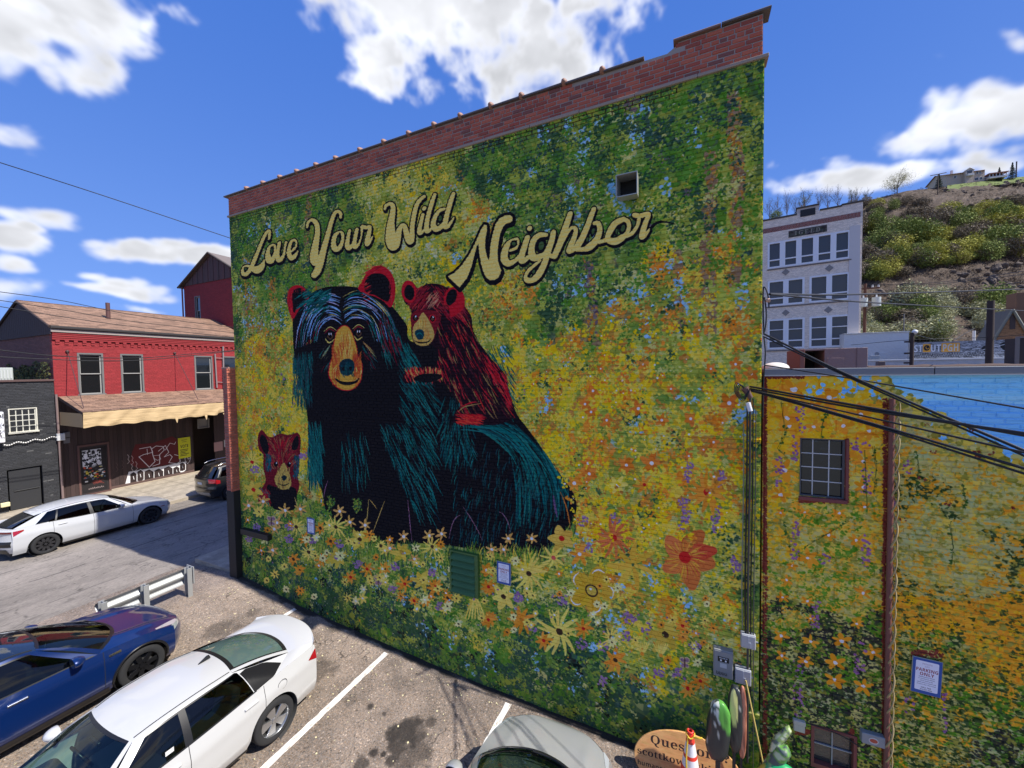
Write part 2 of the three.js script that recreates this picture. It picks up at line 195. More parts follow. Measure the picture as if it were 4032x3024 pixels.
// ================= painted wall: the paint itself (flat print on brick) =================
const MX0 = -11.15, MX1 = 0.95, MY0 = -0.3, MY1 = 10.3, MS = 2048 / (MX1 - MX0), MH = Math.round((MY1 - MY0) * MS);
const muralTex = (() => {
const [cv, g] = canvas(2048, MH), R = rng(4242), ri = (a, b) => a + (b - a) * R();
const at = (x, y) => [(x - MX0) * MS, (MY1 - y) * MS];                       // wall metres -> paint
const px = (u, v) => { const p = onZ(u, v, 0); return at(p.x, p.y); };       // photograph -> paint
const win = (x0, y0, s) => (x, y) => px((x0 + x / s) / 1.82278, (y0 + y / s) / 1.82278);
const rgb = (c) => { const y = c[0] * .3 + c[1] * .59 + c[2] * .11, f = (q) => Math.round(255 * Math.pow(clamp((y + (q - y) * 1.12) / 255), .80)); return `rgb(${f(c[0])},${f(c[1])},${f(c[2])})`; }, vary = (c, a = 14) => { const k = ri(-a, a); return [c[0] + k + ri(-4, 4), c[1] + k + ri(-4, 4), c[2] + k * 0.8 + ri(-4, 4)]; };
const K = { dk: [46, 74, 44], dt: [44, 68, 58], gr: [80, 128, 40], gm: [108, 138, 54], ol: [142, 150, 54], li: [172, 180, 70], po: [208, 200, 110], pa: [206, 206, 160], ye: [240, 206, 72], go: [250, 206, 40], or: [238, 138, 44], ob: [192, 126, 52], br: [140, 108, 76], bl: [152, 200, 228], bb: [120, 176, 205], ma: [142, 104, 138], dm: [104, 86, 84], bk: [22, 24, 20] };
const PAL = {
G: [['dk', 6], ['gr', 6], ['dt', 3], ['gm', 3.4], ['ol', 2.6], ['li', 1], ['po', .5]], B: [['dk', 6], ['gr', 5], ['gm', 2.6], ['ol', 2.5], ['bl', .5], ['bb', .2], ['dm', .8], ['po', 1.4], ['li', 1.5]],
g: [['gr', 4], ['dk', 2.6], ['ol', 3.5], ['li', 3], ['po', 2.2], ['ye', .7], ['bl', .15], ['dt', 1]], T: [['dk', 3], ['gr', 3], ['ol', 2.4], ['bl', .7], ['br', 2.0], ['li', 2.2], ['ob', .8], ['po', 1]],
Y: [['ye', 3.4], ['po', 4], ['li', 3.4], ['ol', 3], ['gm', 1.4], ['dk', .7], ['go', 1.6], ['pa', .8]], O: [['ol', 3.6], ['li', 3.4], ['po', 2.4], ['ye', 2.4], ['go', 1.4], ['gm', 2], ['ob', 1], ['bl', .12], ['or', .7], ['dk', 1]],
R: [['ol', 3], ['ob', 2.6], ['ye', 2], ['or', 1.4], ['gr', 2], ['li', 2.4], ['bl', .2], ['br', 1.2], ['go', 1], ['dk', 1.2]], y: [['go', 5.6], ['ye', 4.6], ['li', 2], ['ol', 2.4], ['or', 2.6], ['gm', 1], ['ob', 1.4], ['po', 1.2], ['ma', .1], ['bl', .1], ['dk', .4]],
D: [['dk', 7], ['gr', 3.2], ['dt', 4], ['gm', 2], ['ol', 1.2], ['bk', 1.4], ['po', .5], ['bl', .15], ['li', .8]] };
const ROWS = ['GBGGGYYOGGBG', 'TBGGGYYOBBBg', 'TTgOYYYOOBBR', 'yyOOOOOyyORO', 'yyyyyyyyyyyy', 'yyyyyyyyyyyO', 'OOOyOOOOyyyO', 'ggggggggOOyO', 'Ggggggggggog', 'DDDDDDDDDDDG', 'DDDDDDDDDDDD'];
const palAt = (x, y) => { const c = clamp(Math.floor(x + 11.5 + (vnoise(x * .9, y * .9, 3) - .5) * 1.6), 0, 11), r = clamp(Math.floor(10 - y + (vnoise(x * .9, y * .9, 4) - .5) * 1.5), 0, 10); return PAL[ROWS[r][c]] || PAL.O; };
const pick = (pal, t) => { let s = 0; for (const q of pal) s += q[1]; t *= s; for (const q of pal) { t -= q[1]; if (t <= 0) return K[q[0]]; } return K[pal[0][0]]; };
const choose = (x, y, f, s, mix) => { const t = clamp((fbm(x * f, y * f, 3, s) - .5) * 2.1 + .5); return pick(palAt(x, y), R() < mix ? R() : (t * 7.31 + vnoise(x * f * .4, y * f * .4, s + 9) * 2) % 1); };
const blob = (X, Y, r, col, el = 1, rot = 0) => { g.fillStyle = rgb(col); g.beginPath(); const n = 6, a0 = R() * 6.3, c = Math.cos(rot), s = Math.sin(rot); for (let k = 0; k < n; k++) { const a = a0 + k / n * 6.283, q = r * ri(.55, 1.2), u = Math.cos(a) * q * el, v = Math.sin(a) * q; const A = X + u * c - v * s, B = Y + u * s + v * c; k ? g.lineTo(A, B) : g.moveTo(A, B); } g.fill(); };
g.fillStyle = rgb(K.ol); g.fillRect(0, 0, 2048, MH);
const dab = (X, Y, r, col, el, rot, al) => { g.globalAlpha = al; blob(X, Y, r, col, el, rot); g.globalAlpha = 1; };
for (let k = 0; k < 5200; k++) { const x = ri(MX0, MX1), y = ri(MY0, MY1), [X, Y] = at(x, y); dab(X, Y, ri(16, 44), vary(choose(x, y, .8, 11, .12)), ri(.5, 1), ri(-.4, .4), .6); }
const clump = (x, y, n, rad, col, r0, r1, al = .9) => { const [X, Y] = at(x, y), el = ri(.8, 1.7), ro = ri(-.9, .9), c = Math.cos(ro), q = Math.sin(ro); for (let k = 0; k < n; k++) { const u = (R() + R() + R() - 1.5) * rad * el, v = (R() + R() + R() - 1.5) * rad; dab(X + u * c - v * q, Y + u * q + v * c, ri(r0, r1), vary(col, 15), ri(.8, 1.9), ri(-1.2, 1.2), al); } };
const clumps = (n, m, rad, r0, r1, mix) => { for (let k = 0; k < n; k++) { const x = ri(MX0, MX1), y = ri(MY0, MY1); clump(x, y, m, rad * ri(.5, 1.4), pick(palAt(x, y), R() < mix ? R() : clamp((fbm(x * .9, y * .9, 3, 31) - .5) * 2.6 + .5)), r0, r1); } };
clumps(1900, 26, 30, 3.5, 9, .75);
for (const [u, a, b, w, c] of [[536, 560, 790, 16, 'ob'], [588, 600, 800, 18, 'ob'], [690, 560, 660, 14, 'br'], [712, 590, 640, 15, 'br'], [1532, 330, 720, 26, 'br'], [1590, 200, 620, 26, 'br'], [1465, 540, 700, 22, 'br'], [1275, 560, 720, 20, 'dm'], [665, 420, 560, 12, 'br']])
for (let v = a; v < b; v += 1.3) { const [X, Y] = px(u + ri(-w, w) * .5 + Math.sin(v * .02) * 4, v); blob(X, Y, ri(5, 11), vary(K[R() < .25 ? 'ob' : c], 18), .7, 0); }
for (const [u, v, n, s] of [[545, 505, 60, 26], [580, 490, 50, 20], [600, 500, 50, 18], [570, 560, 60, 26], [540, 640, 60, 30], [560, 700, 70, 34], [610, 680, 60, 26], [540, 770, 50, 22], [640, 560, 30, 12], [1175, 300, 50, 26], [1230, 270, 60, 24], [1260, 310, 70, 30], [1370, 290, 90, 40], [1390, 235, 40, 22], [1100, 430, 50, 26], [1150, 360, 50, 22], [1470, 620, 60, 30], [1400, 700, 60, 34], [1560, 520, 60, 30], [1600, 640, 60, 30], [1320, 660, 50, 28], [1440, 400, 40, 22], [1500, 290, 50, 30], [1230, 720, 40, 26], [1180, 870, 50, 26], [1090, 760, 40, 20], [1410, 1265, 60, 40], [1240, 1230, 50, 30], [1490, 1300, 60, 40], [1340, 1270, 50, 30], [1100, 1290, 40, 24], [900, 1240, 40, 26], [760, 1190, 40, 24], [1060, 1410, 60, 30], [1250, 1470, 60, 40], [1400, 1480, 60, 40], [1330, 1450, 40, 30], [1160, 1420, 40, 24], [980, 1380, 40, 22]])
for (let k = 0; k < n * .5; k++) { const [X, Y] = px(u + (R() + R() - 1) * s * .6, v + (R() + R() - 1) * s * 1.3); blob(X, Y, ri(2.5, 7), vary(K[R() < .8 ? 'bl' : 'bb'], 16)); }
for (const [u, v, n, s] of [[1040, 455, 120, 24], [1565, 530, 120, 30], [1090, 660, 120, 36], [1140, 640, 70, 26], [1590, 700, 110, 40], [1420, 570, 80, 30], [1450, 690, 80, 34], [1250, 740, 80, 30], [1000, 660, 60, 24], [615, 770, 60, 24], [560, 760, 80, 26], [1545, 900, 90, 40]])
for (let k = 0; k < n; k++) { const [X, Y] = px(u + (R() + R() - 1) * s, v + (R() + R() - 1) * s); blob(X, Y, ri(3, 8), vary(K[R() < .6 ? 'or' : 'ob'], 16)); }
clumps(2200, 18, 22, 2.2, 5.6, .9); clumps(6500, 9, 13, 1.3, 3.6, 1);
for (let k = 0; k < 9000; k++) { const x = ri(MX0, MX1), y = ri(MY0, MY1), [X, Y] = at(x, y); dab(X, Y, ri(.9, 2.3), vary(R() < .62 ? (y > 3.4 && y < 6.8 ? K.ol : K.dk) : R() < .5 ? K.pa : K.ye, 12), ri(1, 2.6), ri(-1.2, 1.2), .85); }
const smooth = (pts, closed) => { const out = [], n = pts.length; for (let i = 0; i < (closed ? n : n - 1); i++) { const q = (k) => closed ? pts[(k + n) % n] : pts[clamp(k, 0, n - 1)], a = q(i - 1), b = q(i), c = q(i + 1), d = q(i + 2); for (let k = 0; k < 6; k++) { const t = k / 6; out.push(b.map((_, j) => .5 * (2 * b[j] + (c[j] - a[j]) * t + (2 * a[j] - 5 * b[j] + 4 * c[j] - d[j]) * t * t + (3 * b[j] - a[j] - 3 * c[j] + d[j]) * t * t * t))); } } if (!closed) out.push(pts[n - 1]); return out; };
const shape = (w, pts, col) => { g.fillStyle = rgb(col); g.beginPath(); smooth(pts, true).forEach((p, i) => { const q = w(p[0], p[1]); i ? g.lineTo(...q) : g.moveTo(...q); }); g.closePath(); g.fill(); };
const brush = (w, pts, col, add = 0, ox = 0, oy = 0, k = 1) => {   // [x, y, width], stamped ellipses
g.fillStyle = rgb(col); const s = smooth(pts.map((p) => [p[0], p[1], p[2]]), false), draw = (x, y, r) => { const o = w(x, y), a = w(x + 1, y), b = w(x, y + 1); g.beginPath(); g.ellipse(o[0], o[1], Math.max(.3, r * Math.hypot(a[0] - o[0], a[1] - o[1])), Math.max(.3, r * Math.hypot(b[0] - o[0], b[1] - o[1])), 0, 0, 6.3); g.fill(); };
for (let i = 0; i < s.length - 1; i++) { const n = Math.max(2, Math.ceil(Math.hypot(s[i + 1][0] - s[i][0], s[i + 1][1] - s[i][1]) / 2)); for (let j = 0; j < n; j++) { const t = j / n; draw(lerp(s[i][0], s[i + 1][0], t) + ox, lerp(s[i][1], s[i + 1][1], t) + oy, Math.max(.4, lerp(s[i][2], s[i + 1][2], t) * k / 2 + add)); } } };
const hair = (w, a, m, b, wd, col) => { const q = [a, m, b].map((p) => w(p[0], p[1])), s = Math.abs(w(a[0] + 1, a[1])[0] - q[0][0]); g.strokeStyle = rgb(col); g.lineCap = 'round'; const n = 5; let pr = q[0]; for (let k = 1; k <= n; k++) { const t = k / n, u = 1 - t, c = [u * u * q[0][0] + 2 * u * t * q[1][0] + t * t * q[2][0], u * u * q[0][1] + 2 * u * t * q[1][1] + t * t * q[2][1]]; g.lineWidth = Math.max(.8, wd * s * (k === 1 || k === n ? .55 : 1)); g.beginPath(); g.moveTo(...pr); g.lineTo(...c); g.stroke(); pr = c; } };
const bez = (a, b, t) => a.map((p, i) => [lerp(p[0], b[i][0], t), lerp(p[1], b[i][1], t)]);
const clipTo = (w, pts, fn) => { g.save(); g.beginPath(); smooth(pts, true).forEach((p, i) => { const q = w(p[0], p[1]); i ? g.lineTo(...q) : g.moveTo(...q); }); g.clip(); fn(); g.restore(); };
const b = win(900, 1000, 1.58), BK = [17, 15, 17], TE = [20, 98, 88], TD = [14, 58, 56], LB = [140, 184, 230], RD = [190, 26, 36], RB = [126, 22, 32], GO = [218, 162, 60], YE = [232, 204, 100];
shape(b, [[500, 258], [545, 226], [610, 206], [700, 200], [790, 206], [880, 230], [960, 280], [1020, 330], [1070, 390], [1110, 450], [1130, 540], [1300, 560], [1500, 520], [1570, 580], [1640, 660], [1720, 770], [1760, 900], [1795, 1000], [1860, 1085], [1940, 1200], [2010, 1310], [2090, 1410], [2150, 1500], [2162, 1600], [2110, 1730], [2000, 1830], [1900, 1866], [1740, 1862], [1586, 1850], [1371, 1814], [1200, 1800], [1071, 1806], [950, 1800], [857, 1797], [800, 1760], [720, 1690], [640, 1640], [600, 1580], [575, 1460], [520, 1350], [498, 1240], [494, 1120], [488, 1000], [462, 860], [420, 720], [402, 560], [400, 400], [430, 320]], BK);
const fur = (w, n, reg, dir, len, wd, cols, curve = 12) => { n *= 1.9; wd *= .58; for (let k = 0; k < n; k++) { const x = ri(reg[0], reg[1]), y = ri(reg[2], reg[3]); if (reg[4] && !reg[4](x, y)) continue; const d = dir(x, y) + ri(-.16, .16), L = len * ri(.5, 1.3), c = cols[Math.floor(R() * cols.length)]; hair(w, [x, y], [x + Math.cos(d) * L / 2 - Math.sin(d) * curve, y + Math.sin(d) * L / 2 + Math.cos(d) * curve * .3], [x + Math.cos(d) * L, y + Math.sin(d) * L], wd * ri(.6, 1.4), vary(c, 10)); } };
fur(b, 150, [400, 520, 600, 900], () => 1.5, 70, 6, [TE, TD, TD, [40, 60, 62]], 6);
fur(b, 60, [590, 900, 560, 700, (x, y) => Math.abs(x - 735) > 95], (x) => x < 735 ? 2.1 : 1.1, 60, 4, [TD, RB, [60, 60, 50], TE]);
fur(b, 110, [492, 580, 1040, 1380], () => 1.48, 90, 8, [TE, TE, TD], 6);
fur(b, 220, [1050, 1300, 540, 1000, (x, y) => x < 1120 + (y - 540) * .5], () => 1.0, 110, 7, [TE, TE, TD, BK], 10);
fur(b, 210, [930, 1260, 1050, 1620, (x, y) => y < 1000 + (x - 880) * 2.2 && (x > 1020 || y < 1420)], (x) => 1.15 + (1100 - x) * .0006, 120, 8, [TE, TE, TD, BK], -10);
fur(b, 26, [700, 860, 1100, 1380], () => 1.45, 120, 6, [TD, TE], 4);
fur(b, 150, [1340, 1520, 880, 1250], (x) => 1.9 - (x - 1340) * .004, 90, 8, [TE, TD, BK], 8);
for (let k = 0; k < 26; k++) { const t = k / 25, A = [[1440, 1090], [1620, 1110], [1760, 1260], [1800, 1480], [1790, 1720]], B = [[1600, 1010], [1840, 1080], [2010, 1300], [2110, 1470], [2110, 1640]]; const c = smooth(bez(A, B, t), false), m = c.length; for (let q = 0; q < 4; q++) { const i0 = Math.floor(R() * m * .75), i1 = Math.min(m - 1, i0 + 4 + Math.floor(R() * 7)), im = (i0 + i1) >> 1; const j = () => ri(-10, 10); hair(b, [c[i0][0] + j(), c[i0][1] + j()], c[im], [c[i1][0] + j(), c[i1][1] + j()], ri(5, 13), vary(R() < .6 ? TE : TD, 10)); } }
fur(b, 260, [1400, 2080, 1150, 1780, (x, y) => y > 1000 + (x - 1400) * .62], () => 1.75, 80, 6, [TD, [20, 60, 64], TE, BK, BK], 10);
fur(b, 90, [1560, 1760, 560, 980, (x, y) => x > 1540 + (y - 560) * .42], () => 1.05, 70, 7, [TE, TD], 4);
shape(b, [[365, 260], [380, 215], [415, 195], [455, 200], [485, 230], [498, 270], [490, 310], [450, 330], [424, 370], [402, 402], [380, 370], [366, 312]], RD); shape(b, [[392, 270], [405, 228], [440, 210], [470, 232], [480, 275], [465, 310], [430, 330], [410, 365], [400, 350], [398, 310]], BK);
shape(b, [[805, 215], [830, 170], [860, 115], [910, 76], [960, 76], [1005, 110], [1030, 160], [1038, 220], [1030, 290], [1005, 332], [960, 292], [900, 262], [850, 252]], RD); shape(b, [[846, 222], [852, 162], [885, 127], [930, 120], [970, 132], [1000, 172], [1010, 230], [995, 292], [960, 286], [910, 256], [870, 246]], BK);
fur(b, 40, [370, 490, 200, 390, (x, y) => x < 400 || y < 222 || x > 474], () => 1.6, 30, 5, [RD, RB, [214, 60, 56]], 3); fur(b, 60, [820, 1036, 80, 320, (x, y) => y < 125 || x > 1000 || x < 850], (x) => x > 980 ? 1.6 : -.5, 40, 6, [RD, RB, [214, 60, 56]], 3);
const HL = [[690, 262], [600, 236], [500, 290], [432, 420], [412, 590]], HI = [[706, 442], [660, 402], [604, 412], [562, 470], [548, 545]], HR = [[712, 268], [800, 226], [935, 290], [1020, 400], [1060, 545]], HJ = [[714, 442], [760, 402], [822, 402], [872, 452], [898, 545]];
for (const [A, B] of [[HL, HI], [HR, HJ]]) for (let k = 0; k < 15; k++) { const c = smooth(bez(A, B, clamp((k + ri(-.4, .4)) / 14)), false), m = c.length; for (let q = 0; q < 6; q++) { if (R() < .3) continue; const i0 = Math.floor(m * (q / 6 + ri(-.06, .1))), i1 = Math.min(m - 1, Math.max(0, i0) + 5 + Math.floor(R() * 5)); const s = Math.max(0, i0), im = (s + i1) >> 1, o = ri(-5, 5); hair(b, [c[s][0] + o, c[s][1]], [c[im][0] + o, c[im][1] - 3], [c[i1][0] + o, c[i1][1]], ri(1.8, 5), vary(q > 3 && R() < .6 ? (R() < .4 ? RB : TE) : R() < .66 ? LB : R() < .5 ? TE : R() < .5 ? YE : [200, 190, 220], 12)); } }
fur(b, 40, [470, 640, 215, 330], () => 2.6, 70, 9, [TE, TD], -8); fur(b, 60, [940, 1090, 330, 620, (x, y) => y > 330 + (x - 940) * 1.2], () => 1.3, 90, 6, [TD, TE, RB], 6);
const muz = [[700, 456], [725, 448], [752, 466], [776, 520], [796, 590], [802, 632], [826, 682], [826, 742], [815, 792], [780, 832], [740, 846], [690, 836], [650, 800], [626, 750], [632, 690], [650, 630], [656, 560], [672, 490]];
shape(b, muz.map(([x, y]) => [735 + (x - 735) * 1.06, 650 + (y - 650) * 1.03]), RD); shape(b, muz, GO);
fur(b, 150, [660, 800, 470, 640, (x, y) => Math.abs(x - 728) < 18 + (y - 450) * .26], () => 1.55, 60, 5, [GO, YE, [206, 110, 40], [226, 182, 80], [190, 74, 40]], 3); fur(b, 60, [640, 690, 560, 780], () => 1.5, 50, 7, [[186, 64, 36], [206, 110, 44]], 3); fur(b, 60, [780, 826, 600, 780], () => 1.6, 50, 7, [[176, 54, 34], [206, 100, 40]], 3);
for (let k = 0; k < 70; k++) { const a = ri(.4, 5.9) + 1.57 - .0, r = ri(62, 96), x = 730 + Math.cos(a) * r, y = 735 + Math.sin(a) * r * 1.02; if (y < 690) continue; const d = a + 1.57, L = 26; hair(b, [x, y], [x + Math.cos(d) * L / 2, y + Math.sin(d) * L / 2], [x + Math.cos(d + .3) * L, y + Math.sin(d + .3) * L], ri(4, 8), vary([GO, YE, [196, 74, 44], [206, 110, 50]][Math.floor(R() * 4)], 12)); }
brush(b, [[662, 776, 6], [700, 800, 18], [745, 806, 20], [790, 796, 14], [812, 772, 5]], BK);
shape(b, [[690, 682], [714, 657], [755, 653], [781, 680], [779, 726], [750, 756], [715, 753], [692, 726]], [16, 36, 42]); fur(b, 34, [696, 774, 665, 745], () => 1.2, 26, 6, [TD, TD, [20, 60, 66]], 3); shape(b, [[702, 712], [714, 702], [722, 716], [712, 728]], BK); shape(b, [[748, 708], [760, 700], [768, 714], [756, 726]], BK);
for (const [x, y, r] of [[632, 511, 31], [809, 495, 29]]) { shape(b, [[x - r, y], [x, y - r * 1.15], [x + r, y], [x, y + r * 1.15]], [12, 10, 14]); shape(b, [[x - r * .62, y], [x, y - r * .7], [x + r * .62, y], [x, y + r * .75]], [74, 48, 32]); shape(b, [[x - r * .34, y], [x, y - r * .4], [x + r * .34, y], [x, y + r * .4]], [10, 8, 10]); for (const o of [-7, 6]) shape(b, [[x + o - 3, y - 14], [x + o, y - 22], [x + o + 3, y - 14], [x + o, y - 4]], [236, 236, 240]);
brush(b, [[x - r, y + 14, 3], [x - 8, y + r + 10, 8], [x + r * .8, y + 20, 3]], YE); brush(b, [[x - r - 4, y - 16, 3], [x - 6, y - r - 14, 9], [x + r, y - 28, 3]], RB); brush(b, [[x - r - 8, y - 30, 3], [x, y - r - 26, 5], [x + r + 8, y - 34, 3]], YE); }
for (let k = 0; k < 7; k++) { const y = 570 + k * 5; hair(b, [830 + k * 2, 540 + k * 3], [868 + k, 570 + k * 5], [900 + k * 4, 600 + k * 10], 1.6, vary(k % 3 ? YE : RB)); hair(b, [636 - k * 2, 560 + k * 4], [612 - k, 590 + k * 4], [590 - k * 3, 620 + k * 6], 1.6, vary(k % 3 ? [60, 120, 110] : YE)); }
const CUB = [[1075, 240], [1085, 186], [1115, 165], [1150, 180], [1180, 215], [1230, 188], [1300, 186], [1370, 212], [1430, 224], [1465, 270], [1470, 330], [1510, 390], [1522, 480], [1570, 570], [1640, 660], [1720, 750], [1732, 840], [1760, 930], [1780, 1010], [1680, 1060], [1560, 1062], [1405, 1050], [1400, 1000], [1440, 940], [1400, 880], [1345, 800], [1330, 764], [1230, 762], [1105, 806], [1090, 744], [1200, 702], [1290, 688], [1300, 610], [1260, 566], [1200, 574], [1150, 546], [1135, 470], [1140, 400], [1128, 330], [1098, 306]]; shape(b, CUB, [26, 14, 18]);
clipTo(b, CUB.map(([x, y]) => [1400 + (x - 1400) * 1.02, 600 + (y - 600) * 1.01]), () => {
fur(b, 260, [1140, 1470, 190, 380, (x, y) => y < 330 || x > 1330], (x) => x < 1260 ? 2.3 : .9, 60, 8, [RB, RB, RB, [140, 24, 34], [180, 44, 44], [40, 14, 20]], 8); fur(b, 16, [1260, 1320, 230, 300], () => 2.2, 50, 7, [[206, 140, 100], [190, 110, 80]], 4);
fur(b, 230, [1290, 1740, 380, 960, (x, y) => x > 1280 + Math.max(0, y - 620) * .3 && x < 1500 + (y - 380) * .44], (x, y) => 1.2 - (x - 1300) * .0006, 90, 8, [RD, RB, [60, 16, 24], [26, 14, 18], [26, 14, 18], [190, 40, 40], [150, 110, 60]], 6);
fur(b, 60, [1560, 1740, 600, 900, (x, y) => x > 1500 + (y - 500) * .5], () => 1.0, 70, 10, [RD, [206, 36, 42]], 4);
});
fur(b, 70, [1095, 1330, 700, 765], (x) => x < 1200 ? 1.2 : 1.5, 40, 8, [RD, [214, 60, 50], [226, 160, 80]], 2); shape(b, [[1150, 780], [1200, 748], [1300, 745], [1325, 770], [1240, 800]], BK);
fur(b, 60, [1405, 1555, 995, 1050], () => .3, 44, 9, [[206, 40, 40], [220, 60, 44], RD], 2); brush(b, [[1450, 950, 5], [1500, 928, 9], [1540, 920, 5]], RD); brush(b, [[1430, 980, 4], [1470, 950, 7], [1570, 930, 4]], [170, 130, 70]);
for (const e of [[[1075, 240], [1085, 186], [1115, 165], [1150, 182], [1168, 225], [1160, 280], [1130, 305], [1095, 290]], [[1336, 300], [1352, 232], [1398, 205], [1445, 222], [1468, 275], [1462, 335], [1420, 375], [1380, 392], [1370, 330]]]) shape(b, e, RD);
shape(b, [[1092, 240], [1102, 202], [1126, 192], [1150, 216], [1154, 260], [1132, 288], [1102, 272]], BK); shape(b, [[1352, 292], [1366, 238], [1396, 218], [1420, 238], [1410, 292], [1372, 320]], BK);
shape(b, [[1134, 380], [1180, 350], [1290, 355], [1320, 400], [1300, 450], [1270, 540], [1200, 560], [1150, 540], [1138, 460]], [110, 22, 30]); shape(b, [[1205, 365], [1222, 376], [1250, 420], [1276, 480], [1276, 522], [1240, 566], [1190, 571], [1155, 546], [1145, 500], [1150, 450], [1175, 410]], [206, 168, 84]); fur(b, 70, [1160, 1265, 385, 530, (x, y) => Math.abs(x - 1210) < 12 + (y - 370) * .34], () => 1.6, 44, 5, [YE, [190, 130, 60], [214, 120, 50], GO], 2);
shape(b, [[1158, 492], [1172, 472], [1205, 472], [1216, 500], [1206, 528], [1176, 530]], [14, 46, 54]); brush(b, [[1166, 505, 4], [1188, 490, 7], [1208, 510, 4]], TE); brush(b, [[1156, 540, 3], [1190, 552, 9], [1236, 548, 7], [1258, 528, 3]], BK);
for (const [x, y] of [[1161, 398], [1268, 402]]) { shape(b, [[x - 24, y], [x, y - 28], [x + 24, y], [x, y + 28]], x > 1200 ? RD : RB); shape(b, [[x - 17, y], [x, y - 20], [x + 17, y], [x, y + 20]], [14, 10, 12]); shape(b, [[x - 9, y + 3], [x, y - 6], [x + 9, y + 3], [x, y + 13]], [80, 52, 36]); shape(b, [[x - 2, y - 12], [x + 4, y - 16], [x + 8, y - 8], [x + 2, y - 3]], [240, 240, 240]); }
shape(b, [[180, 1160], [190, 1110], [210, 1096], [240, 1130], [270, 1140], [320, 1118], [370, 1126], [400, 1120], [430, 1112], [448, 1150], [445, 1220], [440, 1300], [430, 1380], [440, 1440], [425, 1500], [405, 1580], [290, 1580], [250, 1545], [185, 1545], [200, 1470], [230, 1410], [215, 1330], [215, 1250], [190, 1220]], [100, 20, 28]);
fur(b, 240, [220, 430, 1130, 1300], (x) => 1.57 + (x - 330) * .008, 50, 5, [RB, RD, [80, 16, 24], [140, 30, 34], [150, 100, 60]], 5); shape(b, [[192, 1165], [206, 1125], [236, 1150], [250, 1220], [226, 1245]], BK); shape(b, [[392, 1215], [402, 1160], [428, 1130], [436, 1165], [424, 1215]], BK);
shape(b, [[240, 1440], [300, 1450], [400, 1450], [425, 1500], [405, 1590], [290, 1590], [250, 1540]], BK); fur(b, 40, [230, 265, 1240, 1330], () => 1.5, 24, 6, [TD, [30, 90, 96]], 2); fur(b, 40, [400, 436, 1250, 1380], () => 1.5, 24, 6, [TD, [30, 90, 96]], 2); fur(b, 40, [190, 250, 1450, 1540], () => 1.2, 34, 7, [RD, TE, RB], 2);
shape(b, [[335, 1305], [352, 1308], [382, 1380], [388, 1440], [352, 1466], [310, 1456], [285, 1400], [310, 1350]], [196, 160, 74]); fur(b, 40, [300, 380, 1320, 1450], () => 1.6, 24, 4, [YE, [170, 110, 50], [60, 40, 30]], 2); shape(b, [[328, 1390], [345, 1376], [362, 1390], [345, 1412]], [16, 30, 34]); brush(b, [[310, 1430, 3], [345, 1440, 6], [378, 1425, 3]], BK);
for (const [x, y] of [[294, 1308], [376, 1310]]) { shape(b, [[x - 14, y], [x, y - 17], [x + 14, y], [x, y + 17]], [14, 10, 12]); shape(b, [[x + 1, y - 10], [x + 5, y - 13], [x + 8, y - 6], [x + 3, y - 2]], [240, 240, 240]); }
const z2 = win(900, 1600, 1.843), z3 = win(1700, 1800, 1.7015), z7 = win(2300, 1300, 2.765);
for (const [x, y, n, s] of [[740, 690, 60, 34], [930, 720, 90, 40], [720, 800, 90, 40], [860, 900, 120, 50], [620, 760, 80, 40], [1000, 960, 60, 40], [300, 760, 60, 30]]) for (let k = 0; k < n; k++) { const [X, Y] = z2(x + (R() + R() - 1) * s, y + (R() + R() - 1) * s * 1.5); blob(X, Y, ri(2, 6), vary(K[['gr', 'dk', 'gm', 'ol'][k % 4]], 10)); }
for (let k = 0; k < 420; k++) { const x = ri(620, 1900), y0 = 900 + (x - 620) * .12 + ri(0, 120); hair(z2, [x, y0 + 90], [x + ri(-14, 14), y0 + 30], [x + ri(-24, 24), y0 - 20], 5, vary(K[['gr', 'dk', 'gm', 'ol', 'li'][k % 5]], 12)); }
for (const c of [[[1015, 680], [1010, 760], [1000, 850]], [[1020, 675], [1045, 700], [1075, 745]], [[1130, 690], [1090, 800], [1040, 930]], [[1300, 680], [1310, 800], [1330, 980]], [[1680, 790], [1620, 800], [1600, 960]], [[1700, 730], [1790, 850], [1840, 970]], [[1960, 765], [2020, 780], [2045, 910]], [[720, 540], [695, 600], [690, 660]], [[480, 660], [490, 700], [500, 730]]]) { hair(z2, c[0], c[1], c[2], 5, vary(R() < .7 ? [206, 168, 84] : [150, 100, 120])); }
hair(z3, [860, 235], [915, 330], [930, 500], 8, [206, 110, 44]); hair(z3, [815, 260], [822, 330], [840, 400], 14, [92, 66, 96]);
for (let k = 0; k < 260; k++) { const x = ri(200, 960), y = x < 820 ? 640 + ri(-20, 40) : lerp(640, 440, (x - 820) / 140) + ri(-30, 40); hair(z3, [x, y + 40], [x + ri(-12, 12), y], [x + ri(-26, 26), y - ri(10, 60)], 6, vary(K[['gr', 'dk', 'gm', 'ol', 'ye'][k % 5]], 12)); }
const petal = (w, x, y, a, r, wd, col) => brush(w, [[x + Math.cos(a) * r * .12, y + Math.sin(a) * r * .12, wd * .5], [x + Math.cos(a) * r * .5, y + Math.sin(a) * r * .5, wd], [x + Math.cos(a + .12) * r, y + Math.sin(a + .12) * r, wd * .45]], col);
const flower = (w, x, y, r, n, wd, col, mid, mr) => { wd *= 1.22; r *= 1.06; const a0 = R() * 6.3; for (let k = 0; k < n; k++) petal(w, x, y, a0 + k / n * 6.283 + ri(-.12, .12), r * ri(.8, 1.12), wd * ri(.8, 1.2), vary(col, 12)); if (mid) brush(w, [[x, y, mr * 2], [x + 1, y + 1, mr * 1.6]], mid); };
